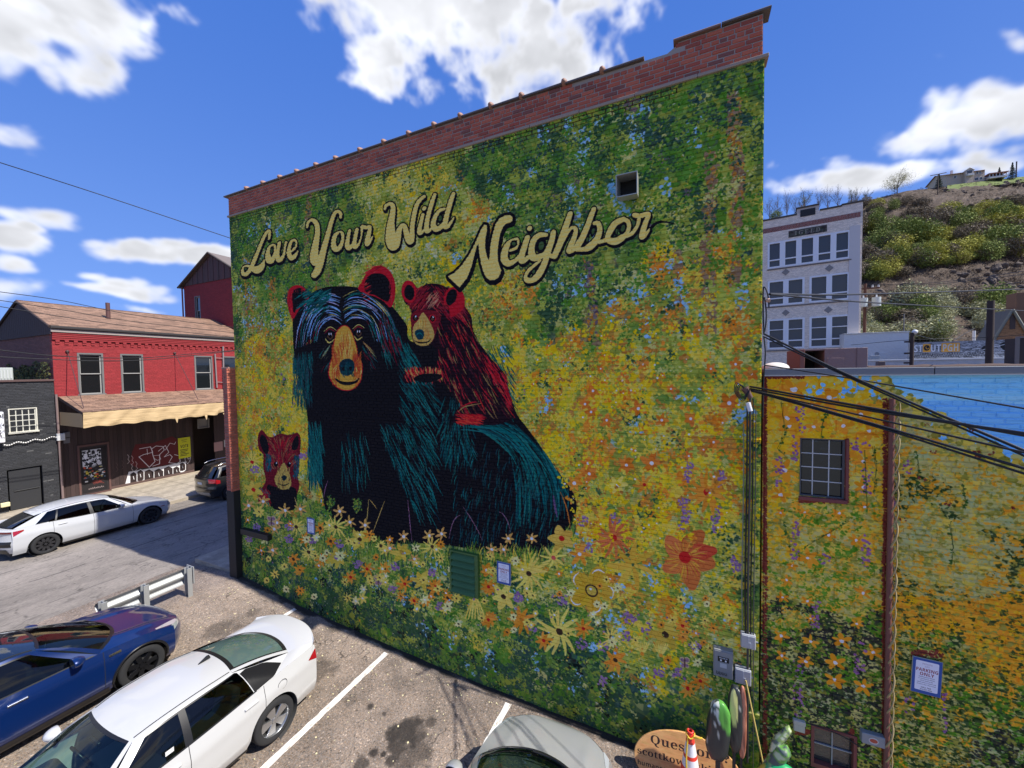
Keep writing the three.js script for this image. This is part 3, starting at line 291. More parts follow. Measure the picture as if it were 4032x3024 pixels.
const WH = [246, 244, 236], DB = [58, 40, 26], OR = [236, 146, 50], YW = [250, 218, 96], PU = [146, 104, 142], CR = [196, 34, 30];
for (const [x, y] of [[250, 690], [410, 755], [520, 745], [805, 762], [880, 840], [990, 862], [1270, 945], [1455, 940], [1545, 925], [1170, 1030], [2030, 960], [1910, 1040], [1995, 1040], [2200, 960], [145, 720], [350, 845], [330, 890], [320, 1045], [1350, 1110]]) flower(z2, x, y, 44, 6, 13, [226, 168, 84], WH, 10);
for (const [x, y, r] of [[490, 875, 62], [778, 875, 84], [580, 1058, 58], [1478, 1020, 86], [2180, 1215, 98], [1105, 1012, 38], [170, 405, 72]]) flower(z2, x, y, r, 11, 10, YW, x === 170 ? CR : DB, 13);
for (const [x, y, r, m] of [[950, 965, 78, DB], [780, 1098, 68, PU], [1400, 1265, 70, DB], [1990, 1385, 68, DB], [180, 605, 60, CR], [1255, 1060, 66, [180, 140, 50]]]) flower(z2, x, y, r, 6, 30, [224, 190, 70], m, 15);
for (const [x, y, r] of [[470, 1110, 42], [670, 1110, 48], [885, 1240, 48], [1005, 1180, 52], [1130, 1178, 48], [1278, 1290, 54], [1497, 1315, 58], [665, 885, 42], [555, 965, 46], [1885, 1545, 58], [2100, 1530, 62], [1885, 1320, 46], [1590, 1390, 36], [1425, 1420, 34], [1345, 1410, 34], [740, 980, 40]]) flower(z2, x, y, r, 7, 15, OR, R() < .5 ? CR : DB, 11);
const cluster = (w, x, y, r, n = 22) => { for (let k = 0; k < n; k++) { const a = R() * 6.3, q = r * Math.sqrt(R()); brush(w, [[x + Math.cos(a) * q, y + Math.sin(a) * q, 13], [x + Math.cos(a) * q + 4, y + Math.sin(a) * q + 2, 9]], vary(PU, 16)); } for (let k = 0; k < 4; k++) brush(w, [[x + ri(-r, r) * .7, y + ri(-r, r) * .7, 4], [x, y, .1]].slice(0, 1).concat([[x + ri(-r, r) * .7, y + ri(-r, r) * .7, 4]]).slice(0, 1).concat([[x + ri(-r, r) * .6, y + ri(-r, r) * .6, 4]]).slice(1, 2).concat([[x + 1, y + 1, 4]]).slice(1), WH); };
for (const [x, y] of [[800, 1000], [440, 870], [435, 960], [1205, 1165], [1475, 1210], [2100, 1390], [1190, 1330], [190, 460], [540, 355], [610, 970], [200, 880], [150, 960], [940, 1150], [1530, 1450]]) cluster(z2, x, y, 30, 18);
for (const [x, y] of [[1045, 610], [1225, 410], [1010, 430], [2015, 700], [2040, 740], [875, 955], [580, 940], [1090, 1030], [1310, 1070], [1340, 1090], [1440, 1150], [665, 1140], [1290, 1200], [1005, 1250], [1140, 1270], [1770, 1270], [1515, 1450], [1640, 1440], [1140, 1490], [1690, 300], [1700, 380], [1680, 450], [1905, 400], [1905, 470], [1710, 130], [1720, 60], [1930, 160], [1940, 120], [1900, 340]]) cluster(z3, x, y, 38, 20);
flower(z3, 1695, 672, 170, 5, 120, [214, 110, 52], CR, 38); petal(z3, 1695, 672, -.35, 200, 110, [206, 70, 44]); for (let k = 0; k < 110; k++) { const a = R() * 6.283, q = ri(30, 60), w = ri(90, 170); hair(z3, [1695 + Math.cos(a) * q, 672 + Math.sin(a) * q], [1695 + Math.cos(a) * w * .7, 672 + Math.sin(a) * w * .7], [1695 + Math.cos(a + .1) * w, 672 + Math.sin(a + .1) * w], 6, vary([[232, 150, 60], [240, 180, 60], [206, 80, 44], [222, 120, 50]][k % 4], 12)); } brush(z3, [[1695, 672, 76], [1697, 674, 70]], CR);
flower(z3, 1218, 540, 140, 13, 16, [220, 112, 60], CR, 22); flower(z3, 1845, 235, 130, 13, 26, OR, CR, 24); flower(z3, 870, 545, 80, 5, 48, [226, 178, 70], CR, 18); flower(z3, 815, 676, 82, 9, 14, YW, [214, 84, 70], 14); flower(z3, 650, 780, 128, 14, 15, YW, DB, 17);
for (let k = 0; k < 5; k++) { const a = -2.4 + k * 1.257, X = 1070 + Math.cos(a) * 92, Y = 895 + Math.sin(a) * 92; brush(z3, [[1070 + Math.cos(a) * 30, 895 + Math.sin(a) * 30, 60], [X, Y, 112], [1070 + Math.cos(a) * 130, 895 + Math.sin(a) * 130, 84]], vary([224, 178, 56], 8)); for (let q = 0; q < 9; q++) { const t = a + ri(-.3, .3); hair(z3, [1070 + Math.cos(t) * 40, 895 + Math.sin(t) * 40], [1070 + Math.cos(t) * 90, 895 + Math.sin(t) * 90], [1070 + Math.cos(t) * 160, 895 + Math.sin(t) * 160], 4, vary([206, 150, 40])); } hair(z3, [X + Math.cos(a - 1.2) * 46, Y + Math.sin(a - 1.2) * 46], [X + Math.cos(a - .4) * 76, Y + Math.sin(a - .4) * 76], [X + Math.cos(a + .5) * 60, Y + Math.sin(a + .5) * 60], 9, WH); }
brush(z3, [[1070, 895, 84], [1071, 896, 80]], DB); brush(z3, [[1070, 895, 64], [1071, 896, 60]], [214, 178, 70]); brush(z3, [[1062, 885, 14], [1068, 882, 10]], WH);
flower(z3, 855, 1170, 150, 13, 20, YW, DB, 22); flower(z3, 1565, 1190, 118, 6, 42, [214, 176, 64], DB, 22); flower(z3, 1205, 1210, 80, 12, 11, YW, DB, 15); flower(z3, 1230, 1360, 84, 7, 24, OR, DB, 14); flower(z3, 1345, 720, 150, 7, 34, [232, 180, 62], null, 0); flower(z3, 600, 1090, 90, 9, 20, OR, [200, 120, 40], 12); flower(z3, 480, 935, 78, 6, 34, YW, DB, 16);
for (const [x, y, r] of [[1015, 1150, 62], [750, 1230, 54], [1800, 1500, 64], [1715, 1550, 54], [380, 1090, 58], [1425, 185, 74], [380, 870, 50], [25, 870, 50], [1680, 1130, 54]]) flower(z3, x, y, r, 8, 16, OR, CR, 11);
for (const [x, y, r] of [[1245, 190, 64], [955, 175, 48], [1050, 110, 56], [1300, 55, 60], [990, 650, 70], [370, 760, 44]]) flower(z3, x, y, r, 6, 22, x < 1100 || x === 1300 ? OR : YW, WH, 12);
for (const [x, y] of [[290, 935], [1410, 1240], [1535, 1250]]) { const dn = x < 400 ? 1 : -1; for (let k = -3; k <= 3; k++) brush(z3, dn > 0 ? [[x, y, 12], [x + k * 12, y + 60, 12], [x + k * 22, y + 150, 7]] : [[x, y + 80, 12], [x + k * 10, y + 40, 11], [x + k * 16, y, 5]], vary(YW)); brush(z3, [[x, y + (dn > 0 ? 0 : 80), 24], [x + 1, y + (dn > 0 ? 1 : 81), 20]], dn > 0 ? PU : OR); }
for (const [w, x, y] of [[z2, 310, 835], [z2, 1085, 1265], [z3, 1695, 1380]]) { for (const [dx, dy, s] of [[-16, -22, 30], [16, -22, 30], [-14, 18, 26], [14, 18, 26]]) { brush(w, [[x + dx, y + dy, s * 1.25], [x + dx * .6, y + dy * .6, s]], [206, 180, 120]); brush(w, [[x + dx, y + dy, s * .75], [x + dx * .7, y + dy * .7, s * .6]], [150, 110, 120]); } brush(w, [[x, y - 34, 5], [x, y, 9], [x, y + 34, 5]], [90, 60, 50]); }
for (const [x, y, r] of [[1650, 370, 66], [1820, 475, 70], [1380, 420, 54], [95, 660, 66], [425, 690, 40], [430, 535, 66], [180, 420, 40], [945, 640, 50], [1375, 660, 40], [590, 855, 80], [245, 980, 64], [845, 980, 66], [1160, 965, 74], [1580, 795, 110], [855, 495, 36], [10, 805, 60], [75, 890, 60], [1410, 1220, 64], [40, 1450, 70], [460, 1470, 76], [55, 1565, 80], [735, 1450, 110], [190, 1210, 40], [1300, 1300, 40], [1140, 1370, 50], [640, 370, 60]]) flower(z7, x, y, r, 5, r * .55, [226, 122, 44], WH, r * .2);
for (let k = 0; k < 150; k++) { const u = ri(515, 640), v = ri(770, 922), [X, Y] = px(u, v); blob(X, Y, ri(2, 5), vary(K[['or', 'go', 'ma', 'ye'][k % 4]], 14)); if (k % 4 === 0) { g.fillStyle = rgb(WH); g.beginPath(); g.arc(X, Y, 1.8, 0, 6.3); g.fill(); } }
for (let k = 0; k < 420; k++) { const u = ri(1090, 1640), v = ri(700, 1180), [X, Y] = px(u, v); if (u < 1090 + (v - 700) * .35) continue; const c = K[['or', 'go', 'go', 'ye', 'go', 'ob'][k % 6]]; for (let q = 0; q < 5; q++) blob(X + ri(-9, 9), Y + ri(-12, 12), ri(3, 6), vary(c, 14)); if (k % 5 === 0) { g.fillStyle = rgb(WH); g.beginPath(); g.arc(X, Y, ri(1.5, 3), 0, 6.3); g.fill(); } }
for (let k = 0; k < 320; k++) { const u = ri(530, 1600), v = 1180 + (u - 530) * .2 + ri(-60, 110), [X, Y] = px(u, v); blob(X, Y, ri(2, 4.5), vary([K.bl, PU, YW, OR, K.li][k % 5], 14)); }
for (let k = 0; k < 120; k++) { const u = ri(530, 1590), v = 1145 + (u - 530) * .19 + ri(-50, 120), c = [YW, OR, YW, [250, 236, 150]][k % 4]; flower((x, y) => px(x, y), u, v, ri(5, 12), 6 + k % 3, ri(2, 4.5), c, k % 3 ? DB : WH, 1.8); }
const A = win(920, 800, 2.2948), Bw = win(1450, 720, 2.2948), Cw = win(1730, 780, 2.2948), Dw = win(2080, 780, 2.2948), CRM = [255, 222, 118];
const LET = [
[A, [[[318, 322, 20], [322, 290, 26], [324, 255, 24], [304, 254, 26], [276, 300, 28], [245, 370, 30], [215, 445, 32], [186, 515, 36], [165, 565, 36], [145, 605, 36], [115, 640, 34], [86, 638, 32], [78, 610, 24], [95, 574, 20], [125, 566, 20], [158, 582, 30], [192, 600, 56], [226, 596, 70], [256, 566, 46], [270, 530, 22], [275, 512, 10]],
[[352, 374, 14], [322, 402, 32], [308, 460, 42], [316, 508, 56], [340, 518, 52], [362, 480, 28], [374, 425, 20], [370, 384, 18], [352, 374, 14]], [[412, 358, 30], [400, 420, 30], [394, 478, 38], [406, 514, 40], [432, 500, 34], [454, 455, 22], [462, 400, 18], [472, 352, 22]], [[482, 446, 18], [520, 436, 18], [556, 398, 22], [562, 352, 22], [545, 332, 20], [516, 354, 28], [500, 410, 32], [500, 462, 38], [522, 494, 44], [552, 476, 34], [580, 430, 8]],
[[664, 214, 22], [668, 180, 24], [695, 152, 26], [728, 160, 34], [752, 200, 40], [756, 270, 44], [744, 345, 54], [730, 425, 66], [724, 490, 74], [734, 530, 66], [752, 536, 50]], [[965, 128, 22], [966, 96, 26], [945, 74, 26], [915, 88, 34], [890, 142, 38], [866, 222, 40], [842, 312, 46], [816, 402, 52], [796, 480, 60], [778, 550, 64], [752, 615, 66], [728, 648, 56]], [[738, 520, 60], [775, 495, 60], [800, 460, 40]],
[[952, 258, 14], [916, 292, 38], [902, 350, 40], [906, 398, 48], [932, 416, 46], [962, 392, 38], [982, 338, 26], [984, 282, 26], [966, 257, 18]], [[1046, 248, 28], [1032, 320, 32], [1024, 378, 42], [1042, 404, 42], [1074, 376, 30], [1092, 320, 20]], [[1112, 238, 32], [1096, 320, 34], [1088, 378, 42], [1104, 394, 36], [1130, 366, 20], [1152, 300, 12], [1160, 215, 26]], [[1160, 212, 34], [1200, 220, 30], [1230, 214, 28], [1222, 270, 38], [1208, 330, 46], [1208, 368, 42], [1234, 338, 24], [1256, 296, 10]]]],
[Bw, [[[150, 234, 24], [160, 204, 28], [195, 188, 32], [222, 212, 38], [218, 280, 50], [204, 360, 62], [200, 440, 82], [206, 518, 100], [226, 566, 88], [250, 556, 66], [266, 500, 56], [276, 436, 50], [300, 386, 34], [326, 392, 38], [342, 445, 46], [362, 512, 54], [385, 528, 52], [395, 480, 42], [396, 400, 40], [410, 305, 40], [432, 214, 38], [466, 154, 36], [506, 122, 28]], [[492, 288, 30], [472, 370, 34], [460, 440, 40], [476, 454, 30], [506, 420, 14]], [[505, 230, 38], [506, 231, 36]], [[600, 106, 30], [576, 172, 38], [550, 262, 38], [530, 352, 40], [524, 420, 46], [542, 436, 36], [570, 408, 18]], [[690, 234, 20], [642, 252, 32], [602, 310, 40], [586, 378, 46], [610, 416, 50], [650, 402, 46], [684, 360, 26]], [[768, 98, 34], [746, 162, 42], [720, 252, 42], [700, 332, 46], [690, 388, 46], [716, 394, 36], [750, 350, 24], [774, 310, 10]]]],
[Cw, [[[640, 472, 24], [690, 452, 24], [712, 402, 20], [704, 368, 20], [674, 376, 28], [620, 414, 46], [592, 480, 60], [586, 548, 66], [622, 590, 56], [682, 566, 38], [722, 526, 36]], [[795, 354, 46], [770, 432, 52], [746, 510, 54], [742, 566, 52], [776, 556, 46], [802, 532, 36]], [[814, 272, 44], [815, 273, 42]], [[965, 332, 34], [902, 334, 48], [852, 382, 52], [832, 460, 54], [842, 528, 66], [892, 536, 56], [950, 498, 46], [984, 440, 34]], [[1030, 308, 46], [1015, 380, 52], [990, 460, 52], [966, 540, 52], [936, 620, 56], [890, 698, 62], [840, 740, 50], [792, 740, 46], [778, 708, 30], [804, 656, 30], [860, 606, 26], [912, 562, 20]], [[1182, 138, 44], [1152, 230, 54], [1116, 330, 58], [1086, 420, 58], [1050, 500, 52], [1040, 528, 40], [1000, 518, 36]], [[1104, 420, 20], [1172, 290, 26], [1213, 266, 30], [1233, 292, 36], [1213, 370, 46], [1183, 438, 52], [1173, 478, 48], [1213, 468, 32]]]],
[Dw, [[[592, 98, 42], [560, 182, 48], [526, 272, 52], [486, 362, 56], [446, 430, 60], [440, 462, 40], [400, 440, 30]], [[446, 462, 36], [500, 462, 40], [560, 436, 66], [620, 370, 56], [646, 292, 46], [632, 228, 40], [596, 228, 32]], [[862, 190, 44], [790, 224, 56], [742, 292, 56], [716, 360, 46], [742, 386, 56], [800, 386, 66], [868, 338, 54], [904, 270, 44], [898, 212, 40], [862, 190, 36]], [[640, 395, 36], [680, 385, 36], [720, 370, 40]], [[890, 345, 30], [940, 315, 34], [985, 250, 30], [1000, 190, 34]], [[958, 152, 40], [1010, 160, 42], [1085, 145, 40], [1060, 220, 44], [1035, 300, 52], [1028, 350, 50], [1062, 325, 34], [1102, 272, 10]]]]];
const NP = [[75, 708], [130, 678], [200, 610], [270, 510], [330, 390], [380, 275], [405, 240], [428, 245], [430, 290], [415, 370], [412, 450], [430, 530], [448, 562], [455, 510], [460, 430], [475, 350], [505, 240], [540, 185], [590, 155], [635, 150], [660, 170], [660, 205], [640, 220], [605, 228], [575, 260], [550, 320], [535, 400], [525, 480], [528, 560], [545, 620], [560, 655], [535, 715], [500, 740], [455, 742], [420, 715], [395, 660], [375, 590], [360, 500], [352, 410], [335, 440], [315, 520], [290, 620], [250, 720], [180, 808]];
const nShape = (col, ox, oy, lw) => { g.beginPath(); NP.forEach((p, i) => { const q = Cw(p[0] + ox, p[1] + oy); i ? g.lineTo(...q) : g.moveTo(...q); }); g.closePath(); g.fillStyle = g.strokeStyle = rgb(col); g.lineJoin = 'round'; if (lw) { g.lineWidth = lw; g.stroke(); } g.fill(); };
const INK = [16, 14, 17];
for (const [w, ss] of LET) { for (const o of [.35, .7, 1]) for (const s of ss) brush(w, s, INK, 9, 8 * o, 20 * o); for (const s of ss) brush(w, s, INK, 10); if (w === Cw) { for (const o of [0, .35, .7, 1]) nShape(INK, 8 * o, 20 * o, 17); nShape(CRM, 0, 0, 0); } }
for (const [w, ss] of LET) for (const s of ss) brush(w, s, CRM);
shape(Dw, [[1100, 268], [1130, 228], [1190, 204], [1270, 214], [1340, 236], [1270, 226], [1190, 226], [1140, 256], [1104, 300]], INK);
const hole = (w, x, y, a, c, rot = -.25) => { for (const [k, col] of [[1, INK], [.55, [60, 84, 44]]]) { const o = w(x, y), p = w(x + 1, y), q = w(x, y + 1); g.fillStyle = rgb(col); g.beginPath(); g.ellipse(o[0], o[1], a * k * Math.hypot(p[0] - o[0], p[1] - o[1]), c * k * Math.hypot(q[0] - o[0], q[1] - o[1]), -rot, 0, 6.3); g.fill(); } };
hole(A, 108, 594, 20, 18); hole(A, 342, 430, 16, 42); hole(A, 546, 372, 13, 26); hole(A, 945, 335, 18, 48); hole(Bw, 650, 320, 26, 46); hole(Cw, 672, 412, 32, 32); hole(Cw, 920, 430, 46, 68); hole(Cw, 852, 664, 22, 34); hole(Dw, 586, 298, 24, 52); hole(Dw, 534, 374, 18, 42); hole(Dw, 855, 272, 34, 56); hole(Dw, 798, 300, 16, 46, -.1);
for (let k = 0; k < 9000; k++) { const x = ri(0, 2048), y = ri(0, MH), l = ri(3, 16); g.fillStyle = R() < .5 ? 'rgba(255,250,220,.10)' : 'rgba(20,24,20,.10)'; g.fillRect(x, y, l, 1); }
return canvasTex(cv);
})();
const muralUV = (x, y) => [(x - MX0) / (MX1 - MX0), 1 - (MY1 - y) * MS / MH];
const muralPaint = phys('#ffffff', 0.9, { specularIntensity: .25, map: muralTex, bumpMap: grainBump, bumpScale: 0.0008 });
// ================= the painted brick building =================
const LEDGE = 10.27;
{
muralPaint.bumpMap = softBump.clone(); muralPaint.bumpMap.repeat.set(22, 20); muralPaint.bumpMap.needsUpdate = true; muralPaint.bumpScale = .0012;
const B = thing('brick_building', 'tall brick building whose whole side wall is painted with bears, flowers and cream script', 'building', [0, 0, 0]);
const XL = -11.12, XR = .92;
const v0 = onZ(975, 1184), v1 = onZ(1037, 1290), hd0 = onZ(1337, 392), hd1 = onZ(1382, 430);
const holes = [[v0.x + .02, v1.x - .02, v1.y + .02, v0.y - .02], [hd0.x, hd1.x, hd1.y, hd0.y]];
const all = bond(XL, XR, 1.14, LEDGE - .02, { holes, seed: 3 });
const near = all.slice().sort((a, b) => b[0] - a[0]).filter((b) => b[2] > 4.2 && b[2] < 9.9).slice(0, 300), nearSet = new Set(near);
const rest = all.filter((b) => !nearSet.has(b));
const j = rng(12), jit = () => (j() - .5) * .003;
for (const b of near) mesh('painted_brick', brickGeo(b[0], b[1], b[2], b[3], -.013, .0 + (j() - .5) * .004, .005, muralUV, jit), muralPaint, B);
stuff(mesh('painted_brickwork', flatBricks(rest, -.013, 0, .005, muralUV, null, 8), muralPaint, B));
mesh('mortar_face', gridGeo(48, 40, (u, v) => [lerp(XL, XR, u), lerp(1.12, LEDGE, v), -.0105], (u, v, p) => muralUV(p[0], p[1])), muralPaint, B);
const ground = (x) => G(x) - .2;
mesh('plinth', gridGeo(120, 10, (u, v) => { const x = lerp(XL, XR + .01, u), y = lerp(ground(x), 1.12, v); return [x, y, .022 + (fbm(x * 2.5, y * 2.5, 4, 6) - .5) * .03]; }, (u, v, p) => muralUV(p[0], p[1])), muralPaint, B);
mesh('plinth_ledge', gridGeo(160, 3, (u, v) => { const x = lerp(XL, XR + .01, u), w = (fbm(x * 6, 3, 3, 16) - .5) * .012; return [x, 1.12 + v * .045 + w, lerp(.03, -.006, v) + w]; }, (u, v, p) => muralUV(p[0], p[1])), muralPaint, B);
for (const y of [5.08, 3.8, 3.06, 7.2]) mesh('string_course', gridGeo(150, 4, (u, v) => { const x = lerp(XL, XR, u), w = (fbm(x * 4, y * 9, 3, 26) - .5) * .012, a = v * Math.PI; return [x, y + w - Math.cos(a) * .011, -.004 + Math.sin(a) * (y === 7.2 ? .004 : .011) * (.35 + fbm(x * 1.3, y, 2, 8))]; }, (u, v, p) => muralUV(p[0], p[1])), muralPaint, B);
const redPaint = std([.42, .30, .24], .85);
for (let k = 0; k < 14; k++) { const a = lerp(XL - .03, XR + .05, k / 14), b = lerp(XL - .03, XR + .05, (k + 1) / 14); mesh('ledge_stone', rbox(a + .003, b - .003, LEDGE - .015, LEDGE + .035 + (hash2(k, 2, 2) - .5) * .01, -.2, .03 + (hash2(k, 3, 2) - .5) * .012, .008), std([.34, .27, .21], .9), B); }
const stepX = onZ(1464, 96).x, topMain = 10.80, topStep = onZ(1646, 24).y - .03;
const topOf = (x) => x > stepX ? topStep - .0 : topMain + clamp((x + 3.2) / 3.2) * -.06;
const redBricks = bond(XL, XR - .02, LEDGE + .035, LEDGE + .035 + .0677 * 10, { seed: 21, top: topOf });
const redMats = [[.46, .11, .058], [.39, .085, .05], [.50, .13, .07], [.32, .075, .046], [.43, .10, .055], [.23, .08, .06]].map((c) => std(c, .88, { bumpMap: grainBump, bumpScale: .003 }));
const pickRed = () => redMats[Math.floor(Math.pow(j(), 1.3) * redMats.length)];
const big = redBricks.slice().sort((a, b) => b[0] - a[0]).slice(0, 300), bigSet = new Set(big);
for (const b of big) mesh('red_brick', brickGeo(b[0], b[1], b[2], b[3], -.014, (j() - .5) * .006, .005, null, () => (j() - .5) * .006), pickRed(), B);
const tones = [[.46, .11, .058], [.39, .085, .05], [.50, .13, .07], [.32, .075, .046], [.43, .10, .055]];
stuff(mesh('red_brickwork', flatBricks(redBricks.filter((b) => !bigSet.has(b)), -.014, 0, .005, null, (R) => tones[Math.floor(R() * 5)], 4), std('#ffffff', .88, { vertexColors: true }), B));
mesh('parapet_mortar', gridGeo(60, 1, (u, v) => { const x = lerp(XL, XR - .02, u); return [x, v ? topOf(x) : LEDGE, -.009]; }), std([.36, .30, .25], .95), B);
mesh('step_mortar', box(stepX, XR - .021, LEDGE + .03, topStep, -.22, -.0095), std([.34, .28, .23], .95), B);
const capMat = std([.11, .09, .078], .6), bellMat = std([.32, .17, .12], .6);
const tile = (a, b, y) => { const len = b - a, s = new THREE.Shape(); s.moveTo(-.21, 0); s.lineTo(-.21, .025); s.quadraticCurveTo(-.08, .05, 0, .052); s.quadraticCurveTo(.02, .05, .04, .022); s.lineTo(.04, 0); const gg = new THREE.ExtrudeGeometry(s, { depth: len - .004, bevelEnabled: false, curveSegments: 5 }); gg.rotateY(-Math.PI / 2); gg.translate(b - .002, y, 0); const m = mesh('coping_tile', gg, capMat, B); capMat.side = THREE.DoubleSide; return m; };
const bells = [530, 566, 603, 640, 682, 725, 778, 830, 884, 939, 996, 1062, 1128, 1220, 1302, 1392].map((u) => onZ(u, 300).x); let px0 = XL - .14;
for (const [k, x] of bells.entries()) { tile(px0, x, topOf((px0 + x) / 2) + .004); if (k < bells.length - 1) { const bg = new THREE.SphereGeometry(.075, 12, 8); bg.scale(.75, .8, 1.4); bg.translate(x, topOf(x) + .045, -.02); mesh('coping_bell', bg, bellMat, B); } px0 = x; }
tile(stepX - .06, XR - .52, topStep + .005).material = std([.2, .12, .09], .7, { side: THREE.DoubleSide }); tile(XR - .515, XR + .07, topStep + .012);
const dark = std([.2, .07, .05], .9);
mesh('body', merge([box(XL, XL + .3, -.2, LEDGE, -12, -.0125), box(XR - .3, XR, -.2, LEDGE - .1, -12, -.0125), box(XL, XR, -.2, LEDGE, -12.3, -12.001), box(XL + .001, XR - .001, LEDGE - .35, LEDGE - .2, -11.99, -.02), box(XL + .301, XR - .301, -.2, LEDGE - .36, -.3, -.013), box(XL + .001, stepX, LEDGE - .19, topMain - .08, -.2, -.0105)]), dark, B);
mesh('front_parapet', box(XL, XL + .2, LEDGE + .001, topMain - .02, -12, -.21), dark, B);
const hc = [(hd0.x + hd1.x) / 2, (hd0.y + hd1.y) / 2], hw = (hd1.x - hd0.x) / 2, hh = (hd0.y - hd1.y) / 2;
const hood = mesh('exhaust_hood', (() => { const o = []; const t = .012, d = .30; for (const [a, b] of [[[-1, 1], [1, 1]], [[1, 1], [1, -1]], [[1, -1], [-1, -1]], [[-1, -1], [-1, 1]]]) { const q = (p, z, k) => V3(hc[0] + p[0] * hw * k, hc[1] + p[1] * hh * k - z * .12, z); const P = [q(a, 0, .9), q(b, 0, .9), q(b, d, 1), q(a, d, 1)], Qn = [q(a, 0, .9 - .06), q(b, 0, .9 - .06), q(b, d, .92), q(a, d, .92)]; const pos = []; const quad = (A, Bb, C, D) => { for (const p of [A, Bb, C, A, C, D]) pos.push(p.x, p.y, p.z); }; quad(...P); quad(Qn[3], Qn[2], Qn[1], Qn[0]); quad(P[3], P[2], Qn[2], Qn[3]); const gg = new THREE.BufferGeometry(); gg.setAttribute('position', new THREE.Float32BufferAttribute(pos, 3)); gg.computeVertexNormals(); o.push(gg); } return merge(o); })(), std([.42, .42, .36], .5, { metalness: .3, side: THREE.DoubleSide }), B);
mesh('hood_shade_block', box(hc[0] - hw * .85, hc[0] + hw * .85, hc[1] - hh * .85, hc[1] + hh * .85, -.3, .012), std([.02, .02, .018], .8), hood);  // solid block, its near-black colour stands in for shade inside the hood
const vent = thing('louvre_vent', 'green metal louvre vent with sloping slats in the flower border of the mural', 'vent', [0, 0, 0]);
const vg = std([.045, .13, .03], .5), fx = [v0.x, v1.x, v1.y, v0.y];
mesh('frame', merge([box(fx[0], fx[0] + .035, fx[2], fx[3], -.02, .07), box(fx[1] - .07, fx[1], fx[2], fx[3], -.02, .07), box(fx[0] + .035, fx[1] - .07, fx[3] - .03, fx[3], -.02, .071), box(fx[0] + .035, fx[1] - .07, fx[2], fx[2] + .03, -.02, .071)]), vg, vent);
mesh('back', box(fx[0], fx[1], fx[2], fx[3], -.03, -.006), std([.04, .06, .035], .8), vent);
for (let k = 0; k < 6; k++) { const y = lerp(fx[2] + .03, fx[3] - .03, (k + .5) / 6), s = box(fx[0] + .036, fx[1] - .071, -.082, .082, -.004, .004); s.rotateX(-.62); s.translate(0, y, .045); mesh('slat', s, vg, vent); }
const pier = thing('brick_pier', 'narrow salmon brick pier at the street corner, painted black on its lower part', 'pier', [0, 0, 0]);
const pt = onZ(497, 797, .12).y, pb = onZ(512, 1062, .12).y, pm = std([.42, .13, .085], .85), pk = std([.011, .011, .013], .7);
const pl = bond(-11.42, -11.125, pb, pt, { seed: 5, headers: 0, len: .2 });
const pg = flatBricks(pl, -.1, .16, .004, null, (R) => { const k = .8 + R() * .4; return [.40 * k, .12 * k, .08 * k]; }); stuff(mesh('brickwork', pg, std('#ffffff', .85, { vertexColors: true }), pier));
const sd = bond(-.1, .158, pb, pt, { seed: 6, headers: 0 }), sg = flatBricks(sd, -.01, .006, .004, null, (R) => { const k = .85 + R() * .4; return [.44 * k, .13 * k, .085 * k]; }); sg.rotateY(Math.PI / 2); sg.translate(-11.119, 0, 0); sg.scale(1, 1, -1); { const ix = sg.attributes.position.array; for (let i = 0; i < ix.length; i += 9) for (let c = 0; c < 3; c++) { const t = ix[i + 3 + c]; ix[i + 3 + c] = ix[i + 6 + c]; ix[i + 6 + c] = t; } sg.computeVertexNormals(); } sg.translate(0, 0, .06); stuff(mesh('brickwork', sg, std('#ffffff', .85, { vertexColors: true }), pier));
mesh('core', box(-11.41, -11.13, pb, pt - .01, -.1, .15), std([.3, .2, .15], .9), pier); mesh('cap', rbox(-11.43, -11.11, pt, pt + .05, -.1, .17, .01), std([.36, .2, .15], .8), pier);
mesh('black_base', rbox(-11.43, -11.105, .2, pb, -.1, .17, .012), pk, pier);
const beam = solo('black_beam', (() => { const a = onZ(525, 1140, .06), b = onZ(583, 1166, .06); return rbox(a.x - .02, b.x, b.y - .02, b.y + .13, .002, .12, .008); })(), std([.014, .012, .012], .6), 'short black beam fixed to the mural beside the corner pier', 'beam');
}
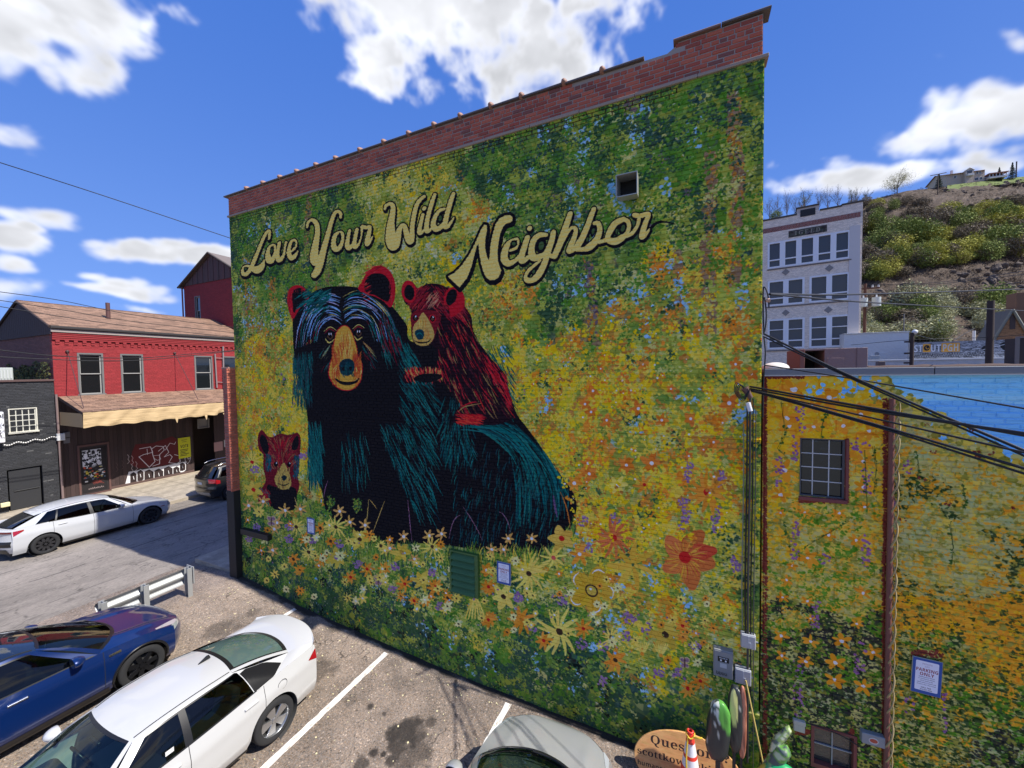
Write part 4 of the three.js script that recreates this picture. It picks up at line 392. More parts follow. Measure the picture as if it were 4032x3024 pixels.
// ================= low annex to the right, painted with flowers =================
const AN = 1.6 * Math.PI / 180, A0 = V3(.95, 0, -.06), AX = V3(Math.cos(AN), 0, -Math.sin(AN)), AZ = V3(Math.sin(AN), 0, Math.cos(AN));
const onA = (u, v, off = 0) => { const d = rayDir(u, v), t = (A0.clone().sub(CAM).dot(AZ) + off) / d.dot(AZ), p = CAM.clone().addScaledVector(d, t).sub(A0); return [p.dot(AX), p.y]; };
const z7p = (x, y) => [(2900 + x / 1.951) / 1.82278, (1400 + y / 1.951) / 1.82278], z8p = (x, y) => [(2600 + x / 1.5447) / 1.82278, (2174 + y / 1.5447) / 1.82278];
{
const TW = 1024, TH = 1536, S = 256, [cv, g] = canvas(TW, TH), R = rng(808), ri = (a, b) => a + (b - a) * R(), at = (x, y) => [x * S, (6 - y) * S], P7 = (x, y) => at(...onA(...z7p(x, y))), P8 = (x, y) => at(...onA(...z8p(x, y)));
const rgb = (c) => { const y = c[0] * .3 + c[1] * .59 + c[2] * .11, f = (q) => Math.round(255 * Math.pow(clamp((y + (q - y) * 1.22) / 255), .84)); return `rgb(${f(c[0])},${f(c[1])},${f(c[2])})`; }, vary = (c, a = 14) => { const k = ri(-a, a); return [c[0] + k + ri(-4, 4), c[1] + k + ri(-4, 4), c[2] + k * .8]; };
const blob = (X, Y, r, col, el = 1) => { g.fillStyle = rgb(col); g.beginPath(); const n = 7, a0 = R() * 6.3; for (let k = 0; k < n; k++) { const a = a0 + k / n * 6.283, q = r * ri(.6, 1.2), A = X + Math.cos(a) * q * el, B = Y + Math.sin(a) * q; k ? g.lineTo(A, B) : g.moveTo(A, B); } g.fill(); };
const K = { go: [236, 184, 52], ye: [222, 192, 84], or: [228, 148, 52], oo: [232, 164, 58], ol: [150, 142, 64], po: [196, 184, 110], gr: [86, 128, 40], dg: [52, 66, 34], bk: [40, 40, 34], pu: [140, 92, 130], bl: [150, 216, 252], b2: [134, 198, 246], wh: [226, 238, 244], br: [110, 50, 40], lg: [178, 178, 120] };
const pal = (x, y) => { const n = fbm(x * 1.1, y * 1.1, 3, 5) * 2.6 - .65 + y; if (x < 1.36) return n > 5.3 ? ['go', 'ye', 'go', 'oo', 'go', 'or'] : n > 4.3 ? ['ye', 'oo', 'ol', 'go', 'po'] : n > 3.2 ? ['ol', 'oo', 'gr', 'ye', 'po'] : n > 2.1 ? ['dg', 'ol', 'gr', 'bk', 'po', 'bk'] : ['dg', 'lg', 'bk', 'dg', 'bk', 'gr', 'ol']; return n > 4.7 ? ['po', 'lg', 'ol', 'po', 'oo', 'ye'] : n > 4.1 ? ['po', 'ol', 'oo', 'lg', 'oo', 'dg'] : n > 3.2 ? ['or', 'oo', 'ol', 'or', 'go', 'dg', 'oo'] : n > 2.3 ? ['ol', 'oo', 'gr', 'dg', 'po', 'dg'] : ['dg', 'lg', 'bk', 'ol', 'bk', 'dg', 'gr']; };
const pick = (x, y, f) => { const q = pal(x, y), t = (fbm(x * f, y * f, 3, 7) * 3.7 + R() * .5) % 1; return K[q[Math.floor(t * q.length)]]; };
g.fillStyle = rgb(K.ol); g.fillRect(0, 0, TW, TH);
for (let k = 0; k < 6500; k++) { const x = ri(0, 4), y = ri(0, 6), [X, Y] = at(x, y); blob(X, Y, ri(10, 26), vary(pick(x, y, 1.6), 10)); }
for (let k = 0; k < 52000; k++) { const x = ri(0, 4), y = ri(0, 6), [X, Y] = at(x, y); if (y > 3.6 && R() < .45) continue; g.globalAlpha = .8; blob(X, Y, ri(1.6, 6.5), vary(pick(x, y, 3), 16), ri(.7, 1.7)); g.globalAlpha = 1; }
const poly = (pts, col, w = P7) => { g.fillStyle = rgb(col); g.beginPath(); pts.forEach((p, i) => { const q = w(...p); i ? g.lineTo(...q) : g.moveTo(...q); }); g.closePath(); g.fill(); };
const far = (y) => 2209 + 900; poly([[860, 150], [1190, 150], [1190, 345], [1040, 330], [900, 220]], K.b2); poly([[1190, 140], [far(), 140], [far(), 1000], [2209, 940], [2010, 830], [1980, 700], [1640, 690], [1500, 600], [1300, 440], [1190, 350]], K.bl); poly([[1190, 340], [far(), 380], [far(), 1000], [2209, 930], [2010, 820], [1980, 695], [1640, 685], [1490, 590], [1300, 440]], K.b2); poly([[1190, 305], [1500, 282], [2209, 300], [far(), 300], [far(), 390], [2209, 375], [1880, 350], [1500, 348], [1200, 352]], [170, 226, 244]);
for (let k = 0; k < 420; k++) { const t = R(), x = lerp(860, 2300, t), y = (x < 1190 ? 190 + R() * 150 : lerp(330, 930, (x - 1190) / 1050) + (R() + R() - 1) * 120), [X, Y] = P7(x, y); blob(X, Y, ri(5, 15), vary(K[['ye', 'po', 'ol'][k % 3]], 10)); }
for (let k = 0; k < 160; k++) { const [X, Y] = P7(ri(430, 1100), ri(160, 330)); blob(X, Y, ri(5, 14), vary(K[['go', 'ye', 'b2'][k % 3]], 10)); }
for (let k = 0; k < 700; k++) { const x = ri(1200, 2400), y = ri(150, 700), [X, Y] = P7(x, y); g.fillStyle = R() < .5 ? 'rgba(255,255,255,.06)' : 'rgba(20,50,90,.08)'; g.fillRect(X, Y, ri(6, 40), ri(1, 3)); }
const fl = (w, x, y, r) => { r *= .74 * ri(.8, 1.2); const o = w(x, y), a0 = R() * 6; for (let k = 0; k < 5; k++) { const a = a0 + k * 1.257 + ri(-.35, .35); g.fillStyle = rgb(vary(K.or, 12)); g.beginPath(); g.ellipse(o[0] + Math.cos(a) * r * .55, o[1] + Math.sin(a) * r * .55, r * ri(.4, .6), r * ri(.18, .3), a, 0, 6.3); g.fill(); } blob(o[0], o[1], r * .24, [238, 234, 228]); };
for (const [x, y, r] of [[710, 325, 40], [580, 390, 42], [955, 455, 44], [405, 545, 40], [595, 545, 36], [820, 540, 46], [1020, 582, 34], [365, 880, 52], [975, 815, 46], [975, 1010, 40], [340, 1070, 44], [985, 1165, 26], [340, 1210, 22], [525, 1205, 26], [790, 1210, 30], [710, 1380, 34], [920, 1420, 30], [555, 1555, 52], [430, 1615, 24], [440, 260, 50], [390, 480, 60]]) fl(P7, x, y, r);
for (const [x, y, r] of [[895, 35, 44], [800, 85, 20], [770, 170, 40], [745, 275, 42], [895, 298, 38], [1235, 250, 46], [915, 405, 34], [1195, 437, 40], [735, 510, 40], [915, 545, 48], [1105, 540, 50], [1295, 610, 44], [740, 632, 44], [885, 665, 50], [1065, 672, 48], [1060, 775, 50], [1235, 818, 48]]) fl(P8, x, y, r * .72);
const spray = (w, x, y, dx, dy, n) => { n *= .55; for (let k = 0; k < n; k++) { const o = w(x + (R() - .5) * dx, y + (R() - .5) * dy); blob(o[0], o[1], ri(3, 6), vary(K.pu, 14)); } };
for (const q of [[490, 480, 70, 220, 40], [455, 700, 60, 220, 36], [955, 690, 150, 120, 34], [330, 900, 60, 240, 44], [1000, 960, 90, 200, 40], [450, 1420, 60, 300, 50], [680, 1560, 80, 90, 20], [1005, 1500, 90, 240, 50], [1320, 860, 80, 110, 18], [1215, 1140, 50, 80, 12]]) spray(P7, ...q); for (const q of [[950, 390, 60, 180, 40], [1215, 650, 70, 200, 40], [840, 780, 60, 260, 46], [845, 930, 50, 140, 24], [1740, 980, 40, 240, 24], [1520, 930, 50, 90, 14]]) spray(P8, ...q);
g.lineCap = 'round'; for (const v of [[[340, 350], [360, 480], [380, 600], [320, 720], [380, 770]], [[700, 400], [660, 540], [655, 640]], [[1385, 740], [1400, 880], [1380, 1000], [1385, 1080]], [[1740, 990], [1755, 1100], [1760, 1180]], [[860, 1270], [720, 1360], [560, 1450], [520, 1480]], [[985, 730], [990, 960], [1000, 1200]], [[1050, 700], [1075, 860], [1060, 1060]], [[355, 1270], [400, 1400], [420, 1500]], [[1640, 1290], [1660, 1480], [1650, 1600]]]) { g.strokeStyle = rgb([50, 62, 30]); for (let k = 0; k < 2; k++) { g.lineWidth = ri(.6, 1.4); g.beginPath(); v.forEach((p, i) => { const q = P7(p[0] + ri(-8, 8), p[1] + ri(-8, 8)); i ? g.lineTo(...q) : g.moveTo(...q); }); g.stroke(); } for (let k = 0; k < 12; k++) { const i = Math.floor(R() * (v.length - 1)), t = R(), q = P7(lerp(v[i][0], v[i + 1][0], t) + ri(-16, 16), lerp(v[i][1], v[i + 1][1], t)); blob(q[0], q[1], ri(2, 5), vary([56, 84, 34], 10)); } }
const bare = (x0, x1, y0, y1, n, w = P7) => { for (let k = 0; k < n * 2; k++) { const q = w(ri(x0, x1), ri(y0, y1)); blob(q[0], q[1], ri(1.5, 5), vary(K.br, 10), ri(.6, 1.2)); } };
bare(205, 232, 160, 1659, 500); bare(240, 520, 158, 175, 60); bare(1130, 1165, 330, 1659, 420); bare(835, 860, 640, 1120, 160); bare(480, 860, 1098, 1130, 120); bare(205, 235, 0, 1313, 0, P8); bare(625, 650, 0, 1313, 260, P8); bare(1350, 1370, 0, 1313, 260, P8); bare(820, 930, 1080, 1110, 60, P8); bare(1150, 1180, 1080, 1300, 120, P8); bare(1530, 1720, 600, 640, 50, P8); for (let k = 0; k < 14; k++) bare(...(() => { const x = ri(1240, 2200), y = ri(500, 1500); return [x, x + 50, y, y + 20]; })(), 2);
for (let k = 0; k < 3000; k++) { const x = ri(0, TW), y = ri(0, TH); g.fillStyle = R() < .5 ? 'rgba(255,250,220,.10)' : 'rgba(20,24,20,.14)'; g.fillRect(x, y, ri(2, 12), 1); }
const tex = canvasTex(cv); tex.wrapS = THREE.MirroredRepeatWrapping; const paint = phys('#ffffff', .9, { map: tex, specularIntensity: .25 }), uvf = (x, y) => [x / 4, y / 6];
const B = thing('painted_annex', 'low flat roofed brick annex painted with orange flowers below a blue band', 'building', A0.toArray(), AN);
const LEN = 7, w1 = [.433, .93, 4.324, 5.123], w2 = [.60, 1.10, .55, 1.15];
const blocks = bond(.02, 1.36, -.02, 5.97, { course: .187, len: .4, joint: .012, headers: 0, holes: [w1, w2], seed: 2 }), bricks = bond(1.36, LEN, -.02, 5.97, { holes: [], seed: 4 });
const j = rng(5), jit = () => (j() - .5) * .004; for (const b of blocks) mesh('painted_block', brickGeo(b[0], b[1], b[2], b[3], -.012, (j() - .5) * .004, .005, uvf, jit), paint, B);
const vis = bricks.filter((b) => b[0] < 2.7 && b[2] < 4.95 && b[2] > 1.2).sort((a, b) => b[2] - a[2] || a[0] - b[0]).filter((b, i) => i % 1 === 0).slice(0, 300), vs = new Set(vis); for (const b of vis) mesh('painted_brick', brickGeo(b[0], b[1], b[2], b[3], -.014, (j() - .5) * .008, .006, uvf, () => (j() - .5) * .006), paint, B);
stuff(mesh('painted_brickwork', flatBricks(bricks.filter((b) => !vs.has(b)), -.014, 0, .006, uvf, null, 9), paint, B));
mesh('mortar_face', (() => { const s = new THREE.Shape([[0, -.3], [LEN, -.3], [LEN, 5.975], [0, 5.975]].map((p) => new THREE.Vector2(...p))); for (const h of [w1, w2]) s.holes.push(new THREE.Path([[h[0], h[2]], [h[0], h[3]], [h[1], h[3]], [h[1], h[2]]].map((p) => new THREE.Vector2(...p)))); const gg = new THREE.ExtrudeGeometry(s, { depth: .22, bevelEnabled: false }); gg.translate(0, 0, -.2305); const po = gg.attributes.position, uv = gg.attributes.uv; for (let i = 0; i < po.count; i++) uv.setXY(i, po.getX(i) / 4, po.getY(i) / 6); return gg; })(), paint, B);
for (let k = 0; k < 4; k++) mesh('roof_cap', rbox(k * 1.75 + .004, (k + 1) * 1.75 - .004, 5.978, 6.066, -.3, .05, .006), std([.2, .21, .22], .55, { metalness: .3 }), B); mesh('drip_edge', box(.0, LEN, 5.968, 5.977, -.05, .058), std([.6, .6, .58], .5), B);
mesh('roof', box(0, LEN, 5.6, 5.95, -14, -.24), std([.07, .065, .06], .9), B); mesh('back_wall', box(0, LEN, -.3, 5.59, -14, -13.8), std([.2, .1, .08], .9), B); mesh('inner_wall', box(.05, LEN - .05, -.3, 5.58, -.8, -.75), std([.1, .1, .1], .9), B);
mesh('drain_pipe', rod([1.385, -.2, .055], [1.36, 5.68, .055], .03, 12), std([.20, .075, .055], .7, { bumpMap: grainBump, bumpScale: .004 }), B); const vine = []; for (let s = 0; s < 3; s++) { const pts = []; for (let k = 0; k <= 60; k++) { const t = k / 60; pts.push(V3(1.40 + Math.cos(k * .9 + s * 2) * .036, 5.62 - t * 5.6, .055 + Math.sin(k * .9 + s * 2) * .05)); } vine.push(tube(pts, .007 + s * .002, 160, 5)); } solo('dry_vine', merge(vine).applyMatrix4(B.matrixWorld.makeRotationY(AN).setPosition(A0)), std([.36, .28, .13], .9), 'dry twisting vine wound round the rusty drain pipe of the annex', 'vine'); B.updateMatrixWorld(true);
const gl = phys([.016, .022, .02], .08, { clearcoat: 1, bumpMap: softBump, bumpScale: .01 }), win = mesh('window', merge([box(w1[0], w1[0] + .022, w1[2], w1[3], -.12, -.03), box(w1[1] - .025, w1[1], w1[2], w1[3], -.12, -.03), box(w1[0] + .022, w1[1] - .025, w1[3] - .02, w1[3], -.12, -.03), box(w1[0] + .022, w1[1] - .025, w1[2], w1[2] + .02, -.12, -.03)]), std([.10, .10, .10], .6), B);
const cw = [.118, .165, .13], x0 = w1[0] + .024; let xx = x0; for (let i = 0; i < 3; i++) { const wI = (w1[1] - w1[0] - .05) * cw[i] / .413; for (let q = 0; q < 4; q++) { const hh = (w1[3] - w1[2] - .044) / 4, y = w1[2] + .022 + q * hh; mesh('pane', rbox(xx + .005, xx + wI - .005, y + .005, y + hh - .005, -.09, -.05, .008), gl, win); } xx += wI; if (i < 2) mesh('muntin', box(xx - .006, xx + .006, w1[2] + .02, w1[3] - .02, -.075, -.042), std([.55, .54, .5], .6), win); } for (let q = 1; q < 4; q++) { const y = w1[2] + .022 + q * (w1[3] - w1[2] - .044) / 4; mesh('muntin', box(w1[0] + .022, w1[1] - .025, y - .006, y + .006, -.076, -.044), std([.55, .54, .5], .6), win); }
mesh('window_sill', rbox(w1[0] - .01, w1[1] + .02, w1[2] - .05, w1[2] - .002, -.1, .03, .006), std([.21, .055, .045], .75), win); mesh('window_jamb', box(w1[1] + .001, w1[1] + .03, w1[2], w1[3], -.05, .012), std([.21, .055, .045], .75), win);
const w = w2, wb = mesh('window', merge([box(w[0], w[0] + .035, w[2], w[3], -.1, .006), box(w[1] - .035, w[1], w[2], w[3], -.1, .006), box(w[0] + .035, w[1] - .035, w[3] - .035, w[3], -.1, .006), box(w[0] + .035, w[1] - .035, w[2], w[2] + .06, -.1, .006)]), std([.20, .055, .045], .75), B); const pg = phys([.03, .033, .036], .15, { clearcoat: 1, bumpMap: grainBump, bumpScale: .01 }); for (let i = 0; i < 2; i++) for (let q = 0; q < 2; q++) { const a = w[0] + .035 + i * .215, bb = w[2] + .06 + q * .25; mesh('pane', box(a + .006, a + .209, bb + .006, bb + .244, -.08, -.07), pg, wb); } mesh('muntin', merge([box(w[0] + .035 + .209, w[0] + .035 + .221, w[2] + .06, w[3] - .035, -.085, -.05), box(w[0] + .035, w[1] - .035, w[2] + .304, w[2] + .316, -.084, -.049)]), std([.36, .35, .34], .6), wb);
const aPt = (x, y, z) => V3(x, y, z).applyAxisAngle(V3(0, 1, 0), AN).add(A0);
const b1 = thing('junction_box', 'small cream junction box left of the basement window', 'box', aPt(.455, 1.1, .0).toArray(), AN); mesh('case', rbox(-.065, .065, -.08, .02, .004, .05, .008), std([.5, .46, .38], .6), b1); mesh('lid', rbox(-.072, .072, .021, .08, .004, .058, .01), std([.52, .48, .4], .6), b1);
const b2 = thing('meter_cabinet', 'grey box with round red sticker right of the basement window', 'box', aPt(1.24, 1.22, 0).toArray(), AN); mesh('case', rbox(-.12, .12, -.07, .075, .004, .08, .01), std([.25, .26, .27], .5), b2); mesh('sticker', (() => { const c = new THREE.CircleGeometry(.042, 24); c.scale(1.2, 1, 1); c.translate(.0, 0, .082); return c; })(), std([.5, .5, .5], .5), b2); mesh('sticker_mark', (() => { const c = new THREE.CircleGeometry(.034, 20); c.scale(1.2, .8, 1); c.translate(.0, 0, .0835); return c; })(), std([.42, .07, .04], .5), b2);
solo('wall_cable', tube([[.5, 1.16, .02], [.75, 1.155, .03], [.95, 1.12, .03], [1.08, 1.08, .05], [1.14, 1.06, .05], [1.2, 1.15, .03]].map((p) => aPt(...p)), .007, 40, 5), cableBlack, 'thin cable looped over the basement window of the annex', 'cable');
}
// ================= buildings across the street =================
const FX = -25.95, r1 = (x, y) => [x * .24802, 548.6 + y * .24802], r2 = (x, y) => [x * .24802, 877.8 + y * .24802];
const redTone = (R) => { const k = .85 + R() * .3; return [.29 * k, .024 * k, .027 * k]; }, vcol = (rough = .8) => std('#ffffff', rough, { vertexColors: true });
const woodDark = std([.055, .035, .032], .85), woodBrown = [.045, .026, .023], frameGrey = std([.15, .145, .14], .7), sashWhite = std([.32, .31, .29], .6), paneDark = phys([.010, .012, .013], .05, { clearcoat: 1 });
const shingleTone = (R) => { const k = .7 + R() * .6; return [.235 * k, .14 * k, .092 * k]; };
function shingles(x0, x1, len, seed, slant = null) { const list = bond(x0, x1, 0, len, { course: .145, len: .3, joint: .006, headers: 0, seed }).filter((b) => !slant || slant(b)); return flatBricks(list, 0, .012, .002, null, shingleTone, seed); }
function sashWindow(parent, x0, x1, y0, y1, z, opt = {}) {
const f = .07, w = mesh('window', merge([box(x0, x0 + f, y0, y1, z - .12, z + .03), box(x1 - f, x1, y0, y1, z - .12, z + .03), box(x0 + f, x1 - f, y1 - f, y1, z - .12, z + .031), rbox(x0 - .04, x1 + .04, y0 - .05, y0 + .03, z - .12, z + .07, .01)]), opt.frame || frameGrey, parent), m = (y0 + y1) / 2, s = .045;
for (const [a, b, zz] of [[m - .02, y1 - f, z - .05], [y0 + .03, m + .02, z - .085]]) { mesh('sash', merge([box(x0 + f, x0 + f + s, a, b, zz - .03, zz), box(x1 - f - s, x1 - f, a, b, zz - .03, zz), box(x0 + f + s, x1 - f - s, b - s, b, zz - .03, zz), box(x0 + f + s, x1 - f - s, a, a + s, zz - .03, zz)]), opt.sash || sashWhite, w); mesh('pane', box(x0 + f + s, x1 - f - s, a + s, b - s, zz - .022, zz - .016), paneDark, w); }
return w; }
{
const B = thing('red_shop_building', 'two storey bright red brick shop with brown shingle roof and tan torn awning valance', 'building', [FX, 0, 0], Math.PI / 2);
const z0 = .79, z1 = 9.2, eave = 8.36, wins = [[1.55, 2.43], [3.05, 3.94], [6.23, 7.16], [7.72, 8.6]].map(([a, b]) => [a, b, 5.22, 7.2]);
stuff(mesh('brickwork', flatBricks(bond(z0, z1, 5.1, eave, { holes: wins, seed: 7 }), -.014, 0, .005, null, redTone, 3), vcol(.75), B));
mesh('mortar_face', (() => { const s = new THREE.Shape([[z0, 5.05], [z1, 5.05], [z1, eave], [z0, eave]].map((p) => new THREE.Vector2(...p))); for (const w of wins) s.holes.push(new THREE.Path([[w[0], w[2]], [w[0], w[3]], [w[1], w[3]], [w[1], w[2]]].map((p) => new THREE.Vector2(...p)))); const g = new THREE.ExtrudeGeometry(s, { depth: .2, bevelEnabled: false }); g.translate(0, 0, -.207); return g; })(), std([.24, .02, .023], .85), B);
for (const w of wins) { sashWindow(B, ...w, -.02); mesh('lintel', rbox(w[0] - .12, w[1] + .12, 7.2, 7.36, -.01, .015, .006), std([.275, .023, .026], .8), B); }
for (let k = 0; k < 4; k++) mesh('cornice_band', rbox(z0 - .005, z1, 8.02 - k * .085, 8.085 - k * .085, 0, .12 - k * .018, .006), std([.275, .023, .026], .8), B);
for (let x = z0 + .1; x < z1 - .1; x += .285) mesh('corbel', merge([rbox(x, x + .13, 7.66, 7.76, -.005, .06, .006), rbox(x, x + .13, 7.56, 7.655, -.005, .035, .006)]), std([.275, .023, .026], .8), B);
mesh('eaves_board', rbox(z0 - .05, z1 + .05, 8.10, 8.24, -.02, .16, .01), std([.33, .28, .25], .8), B); mesh('gutter', rbox(z0 - .08, z1 + .1, 8.25, 8.38, .1, .24, .03), std([.03, .025, .024], .6), B);
const rise = 1.42, run = 3.75, L = Math.hypot(rise, run), an = Math.atan2(rise, run);
for (const s of [1, -1]) { const g = shingles(z0 - .12, z1 + .05, L, 11 + s); g.rotateX(-Math.PI / 2 + an); g.translate(0, 8.38, .22); if (s < 0) { g.scale(1, 1, 1); g.rotateY(Math.PI); g.translate(z0 + z1 - .07, 0, -7.06); } stuff(mesh('roof_shingles', g, vcol(.9), B)); }
mesh('roof_deck', (() => { const s = new THREE.Shape([[.2, 8.36], [-3.53, 9.775], [-7.26, 8.36]].map((p) => new THREE.Vector2(...p))); const g = new THREE.ExtrudeGeometry(s, { depth: z1 - z0, bevelEnabled: false }); g.rotateY(-Math.PI / 2); g.translate(z1, 0, 0); return g; })(), std([.16, .10, .075], .9), B);
const pipe = solo('vent_pipe', (() => { const t = hit(...r1(945, 585), 'x', FX - 1.6); return merge([rod([t.x, t.y - .2, t.z], [t.x, t.y + .95, t.z], .085, 14), (() => { const c = new THREE.ConeGeometry(.16, .12, 14); c.translate(t.x, t.y + .02, t.z); return c; })()]); })(), std([.11, .05, .045], .7), 'dark red vent pipe standing on the brown shingle roof', 'pipe');
{ const n = 30; for (let k = 0; k < n; k++) { const a = lerp(-7.2, .1, k / n), b = lerp(-7.2, .1, (k + 1) / n), m = (a + b) / 2, top = 9.76 - Math.abs(m + 3.53) * .379; mesh('gable_board', box(z0 - .06, z0 - .03 + (k % 2) * .008, 8.0 - .0, Math.max(8.02, top), a + .008, b - .008), woodDark, B); } mesh('gable_back', box(z0 - .028, z0, 8, 8.35, -7.1, 0), woodDark, B);
for (const s of [1, -1]) { const v = rbox(-L - .05, .1, -.02, .14, -.03, .03, .01); v.rotateZ(s * an); if (s > 0) v.translate(0, 0, 0); v.rotateY(Math.PI / 2); mesh('verge_board', (() => { const g = rod([z0 - .1, 8.33, s > 0 ? .22 : -7.28], [z0 - .1, 9.76, -3.53], .06, 4); return g; })(), woodDark, B); }
const sw = flatBricks(bond(-7.2, 0, 3, 8.0, { seed: 9 }), -.012, 0, .005, null, (R) => { const k = .6 + R() * .3; return [.23 * k, .10 * k, .085 * k]; }, 6); sw.rotateY(-Math.PI / 2); sw.translate(z0 - .001, 0, 0); stuff(mesh('side_brickwork', sw, vcol(.9), B)); mesh('side_wall', box(z0 + .008, z0 + .2, 0, 8.0, -7.2, -.22), std([.14, .07, .06], .9), B); }
mesh('back_wall', box(z0, z1, 0, 8.2, -7.3, -7.2), std([.2, .05, .045], .9), B); mesh('end_wall', box(z1 - .2, z1, 0, 8.2, -7.19, -.22), std([.2, .05, .045], .9), B);
const ad = Math.hypot(2.45, .65), aa = Math.atan2(.65, 2.45), sh = shingles(z0 + .08, z1, ad, 31); sh.rotateX(-Math.PI / 2 + aa); sh.translate(0, 4.556, 2.455); stuff(mesh('awning_shingles', sh, vcol(.9), B));
mesh('awning_deck', (() => { const s = new THREE.Shape([[2.45, 4.55], [0, 5.195], [0, 5.08], [2.4, 4.46]].map((p) => new THREE.Vector2(...p))); const g = new THREE.ExtrudeGeometry(s, { depth: z1 - z0 - .1, bevelEnabled: false }); g.rotateY(-Math.PI / 2); g.translate(z1 - .02, 0, 0); return g; })(), woodDark, B);
const fab = std([.56, .40, .21], .85, { side: THREE.DoubleSide, bumpMap: softBump, bumpScale: .02 });
mesh('valance', gridGeo(160, 10, (u, v) => { const x = lerp(z0 + .1, z1, u), sag = .05 * Math.pow(Math.sin(u * 31), 2) + (u > .62 ? .1 * vnoise(u * 30, 1, 3) : 0), y = lerp(4.54, 3.87 + sag, v), f = (fbm(x * 2.4 + v * .9, v * 1.6, 3, 5) - .5); return [x, y, 2.45 + f * .13 * (.25 + v) + Math.sin(x * 9 + v * 5) * .012]; }), fab, B);
mesh('valance_end', gridGeo(10, 6, (u, v) => [z0 + .09 + (fbm(u * 3, v * 2, 2, 7) - .5) * .03, lerp(4.5, 3.9, v), lerp(2.44, .1, u)]), std([.42, .30, .16], .85, { side: THREE.DoubleSide }), B);
for (const x of [4.1, 5.4, 6.3, 7.0]) mesh('valance_tear', gridGeo(3, 5, (u, v) => [x + u * .14 * (1 - v * .8) + v * .05, 3.95 - v * .26, 2.47 + v * .05]), fab, B);
for (const [a, b] of [[r1(585, 850), r1(730, 1345)], [r1(1520, 865), r1(1725, 1270)]]) { const p = hit(...a, 'x', FX), q = hit(...b, 'x', FX + 2.1); mesh('tie_rod', merge([rod([-p.z, p.y, .02], [-q.z, q.y + .02, 2.1], .014, 6), (() => { const s = new THREE.SphereGeometry(.07, 10, 8); s.translate(-p.z, p.y, .02); return s; })()]), std([.06, .03, .03], .6), B); }
const boards = std(woodBrown, .8), boards2 = std(woodBrown.map((c) => c * .8), .8), boards3 = std(woodBrown.map((c) => c * 1.2), .8); let bi = 0;
for (let x = z0 + .02; x < 5.95; x += .152) { const dr = x > 1.3 && x < 2.42; mesh('wall_board', box(x + .003, Math.min(5.96, x + .149), dr ? 2.87 : x < 2.5 ? .44 : .62, 5.02, -.03, .012 + (bi % 3) * .003), [boards, boards2, boards3][bi++ % 3], B); }
mesh('skirting', rbox(2.46, 5.98, .44, .62, -.02, .05, .01), std([.10, .06, .05], .85), B);
mesh('base_stone', rbox(2.46, 9.1, .40, .5, .0, .09, .02), std([.36, .30, .22], .9), B);
mesh('recess', box(5.97, z1, .44, 4.9, -1.6, -1.55), std([.05, .035, .03], .9), B); mesh('recess_side', box(5.97, 6.02, .44, 4.9, -1.55, -.03), boards2, B); mesh('shop_ceiling', box(z0 + .02, z1, 4.62, 4.7, -1.6, -.03), woodDark, B);
for (let x = 7.2; x < z1; x += .152) mesh('wall_board', box(x, x + .146, .44, 4.6, -.25, -.2 + (bi++ % 2) * .004), boards, B);
const lampBox = mesh('light_box', merge([box(6.05, 6.63, 3.5, 3.55, .4, .46), box(6.05, 6.63, 3.0, 3.05, .4, .46), box(6.05, 6.1, 3.05, 3.5, .4, .46), box(6.58, 6.63, 3.05, 3.5, .4, .46), box(6.1, 6.58, 3.05, 3.5, .38, .4)]), std([.22, .2, .17], .7), B);
const [pc, pg] = canvas(256, 512), R = rng(55); pg.fillStyle = '#181214'; pg.fillRect(0, 0, 256, 512); pg.fillStyle = '#c9c9cc'; pg.fillRect(14, 20, 190, 190); pg.fillStyle = '#15151a'; for (let k = 0; k < 60; k++) { pg.beginPath(); pg.ellipse(20 + R() * 180, 26 + R() * 178, 4 + R() * 26, 3 + R() * 14, R() * 6, 0, 6.3); pg.fill(); } pg.fillStyle = '#e4e4e6'; for (let k = 0; k < 24; k++) { pg.beginPath(); pg.ellipse(40 + R() * 150, 60 + R() * 110, 3 + R() * 18, 2 + R() * 10, R() * 6, 0, 6.3); pg.fill(); }
for (let k = 0; k < 60; k++) { pg.fillStyle = ['#d8d6d0', '#c8b23a', '#5a6a78', '#b84a2a', '#8a8a88', '#33383c'][k % 6]; const w = 8 + R() * 26, h = 6 + R() * 18; pg.fillRect(8 + R() * 220, 200 + R() * 180, w, h); } pg.strokeStyle = '#7a2c22'; pg.lineWidth = 3; for (let k = 0; k < 14; k++) { pg.beginPath(); pg.moveTo(90 + R() * 120, 380 + R() * 50); pg.quadraticCurveTo(150, 360 + R() * 60, 110 + R() * 120, 400 + R() * 40); pg.stroke(); } pg.strokeStyle = '#b9a4a0'; pg.lineWidth = 3; for (let k = 0; k < 9; k++) { pg.beginPath(); pg.moveTo(60 + k * 18, 480); pg.lineTo(66 + k * 18, 462 + R() * 10); pg.lineTo(74 + k * 18, 484); pg.stroke(); }
const door = mesh('door', rbox(1.45, 2.4, .5, 2.75, -.04, .0, .01), std([.03, .022, .022], .6), B); mesh('poster', (() => { const g = new THREE.PlaneGeometry(.86, 2.1); g.translate(1.92, 1.62, .006); return g; })(), std('#ffffff', .7, { map: canvasTex(pc) }), door); mesh('door_frame', merge([box(1.38, 1.45, .44, 2.86, -.03, .05), box(2.4, 2.47, .44, 2.86, -.03, .05), box(1.45, 2.4, 2.76, 2.86, -.03, .051), box(1.45, 2.4, .44, .5, -.03, .09)]), std([.12, .06, .05], .8), door);
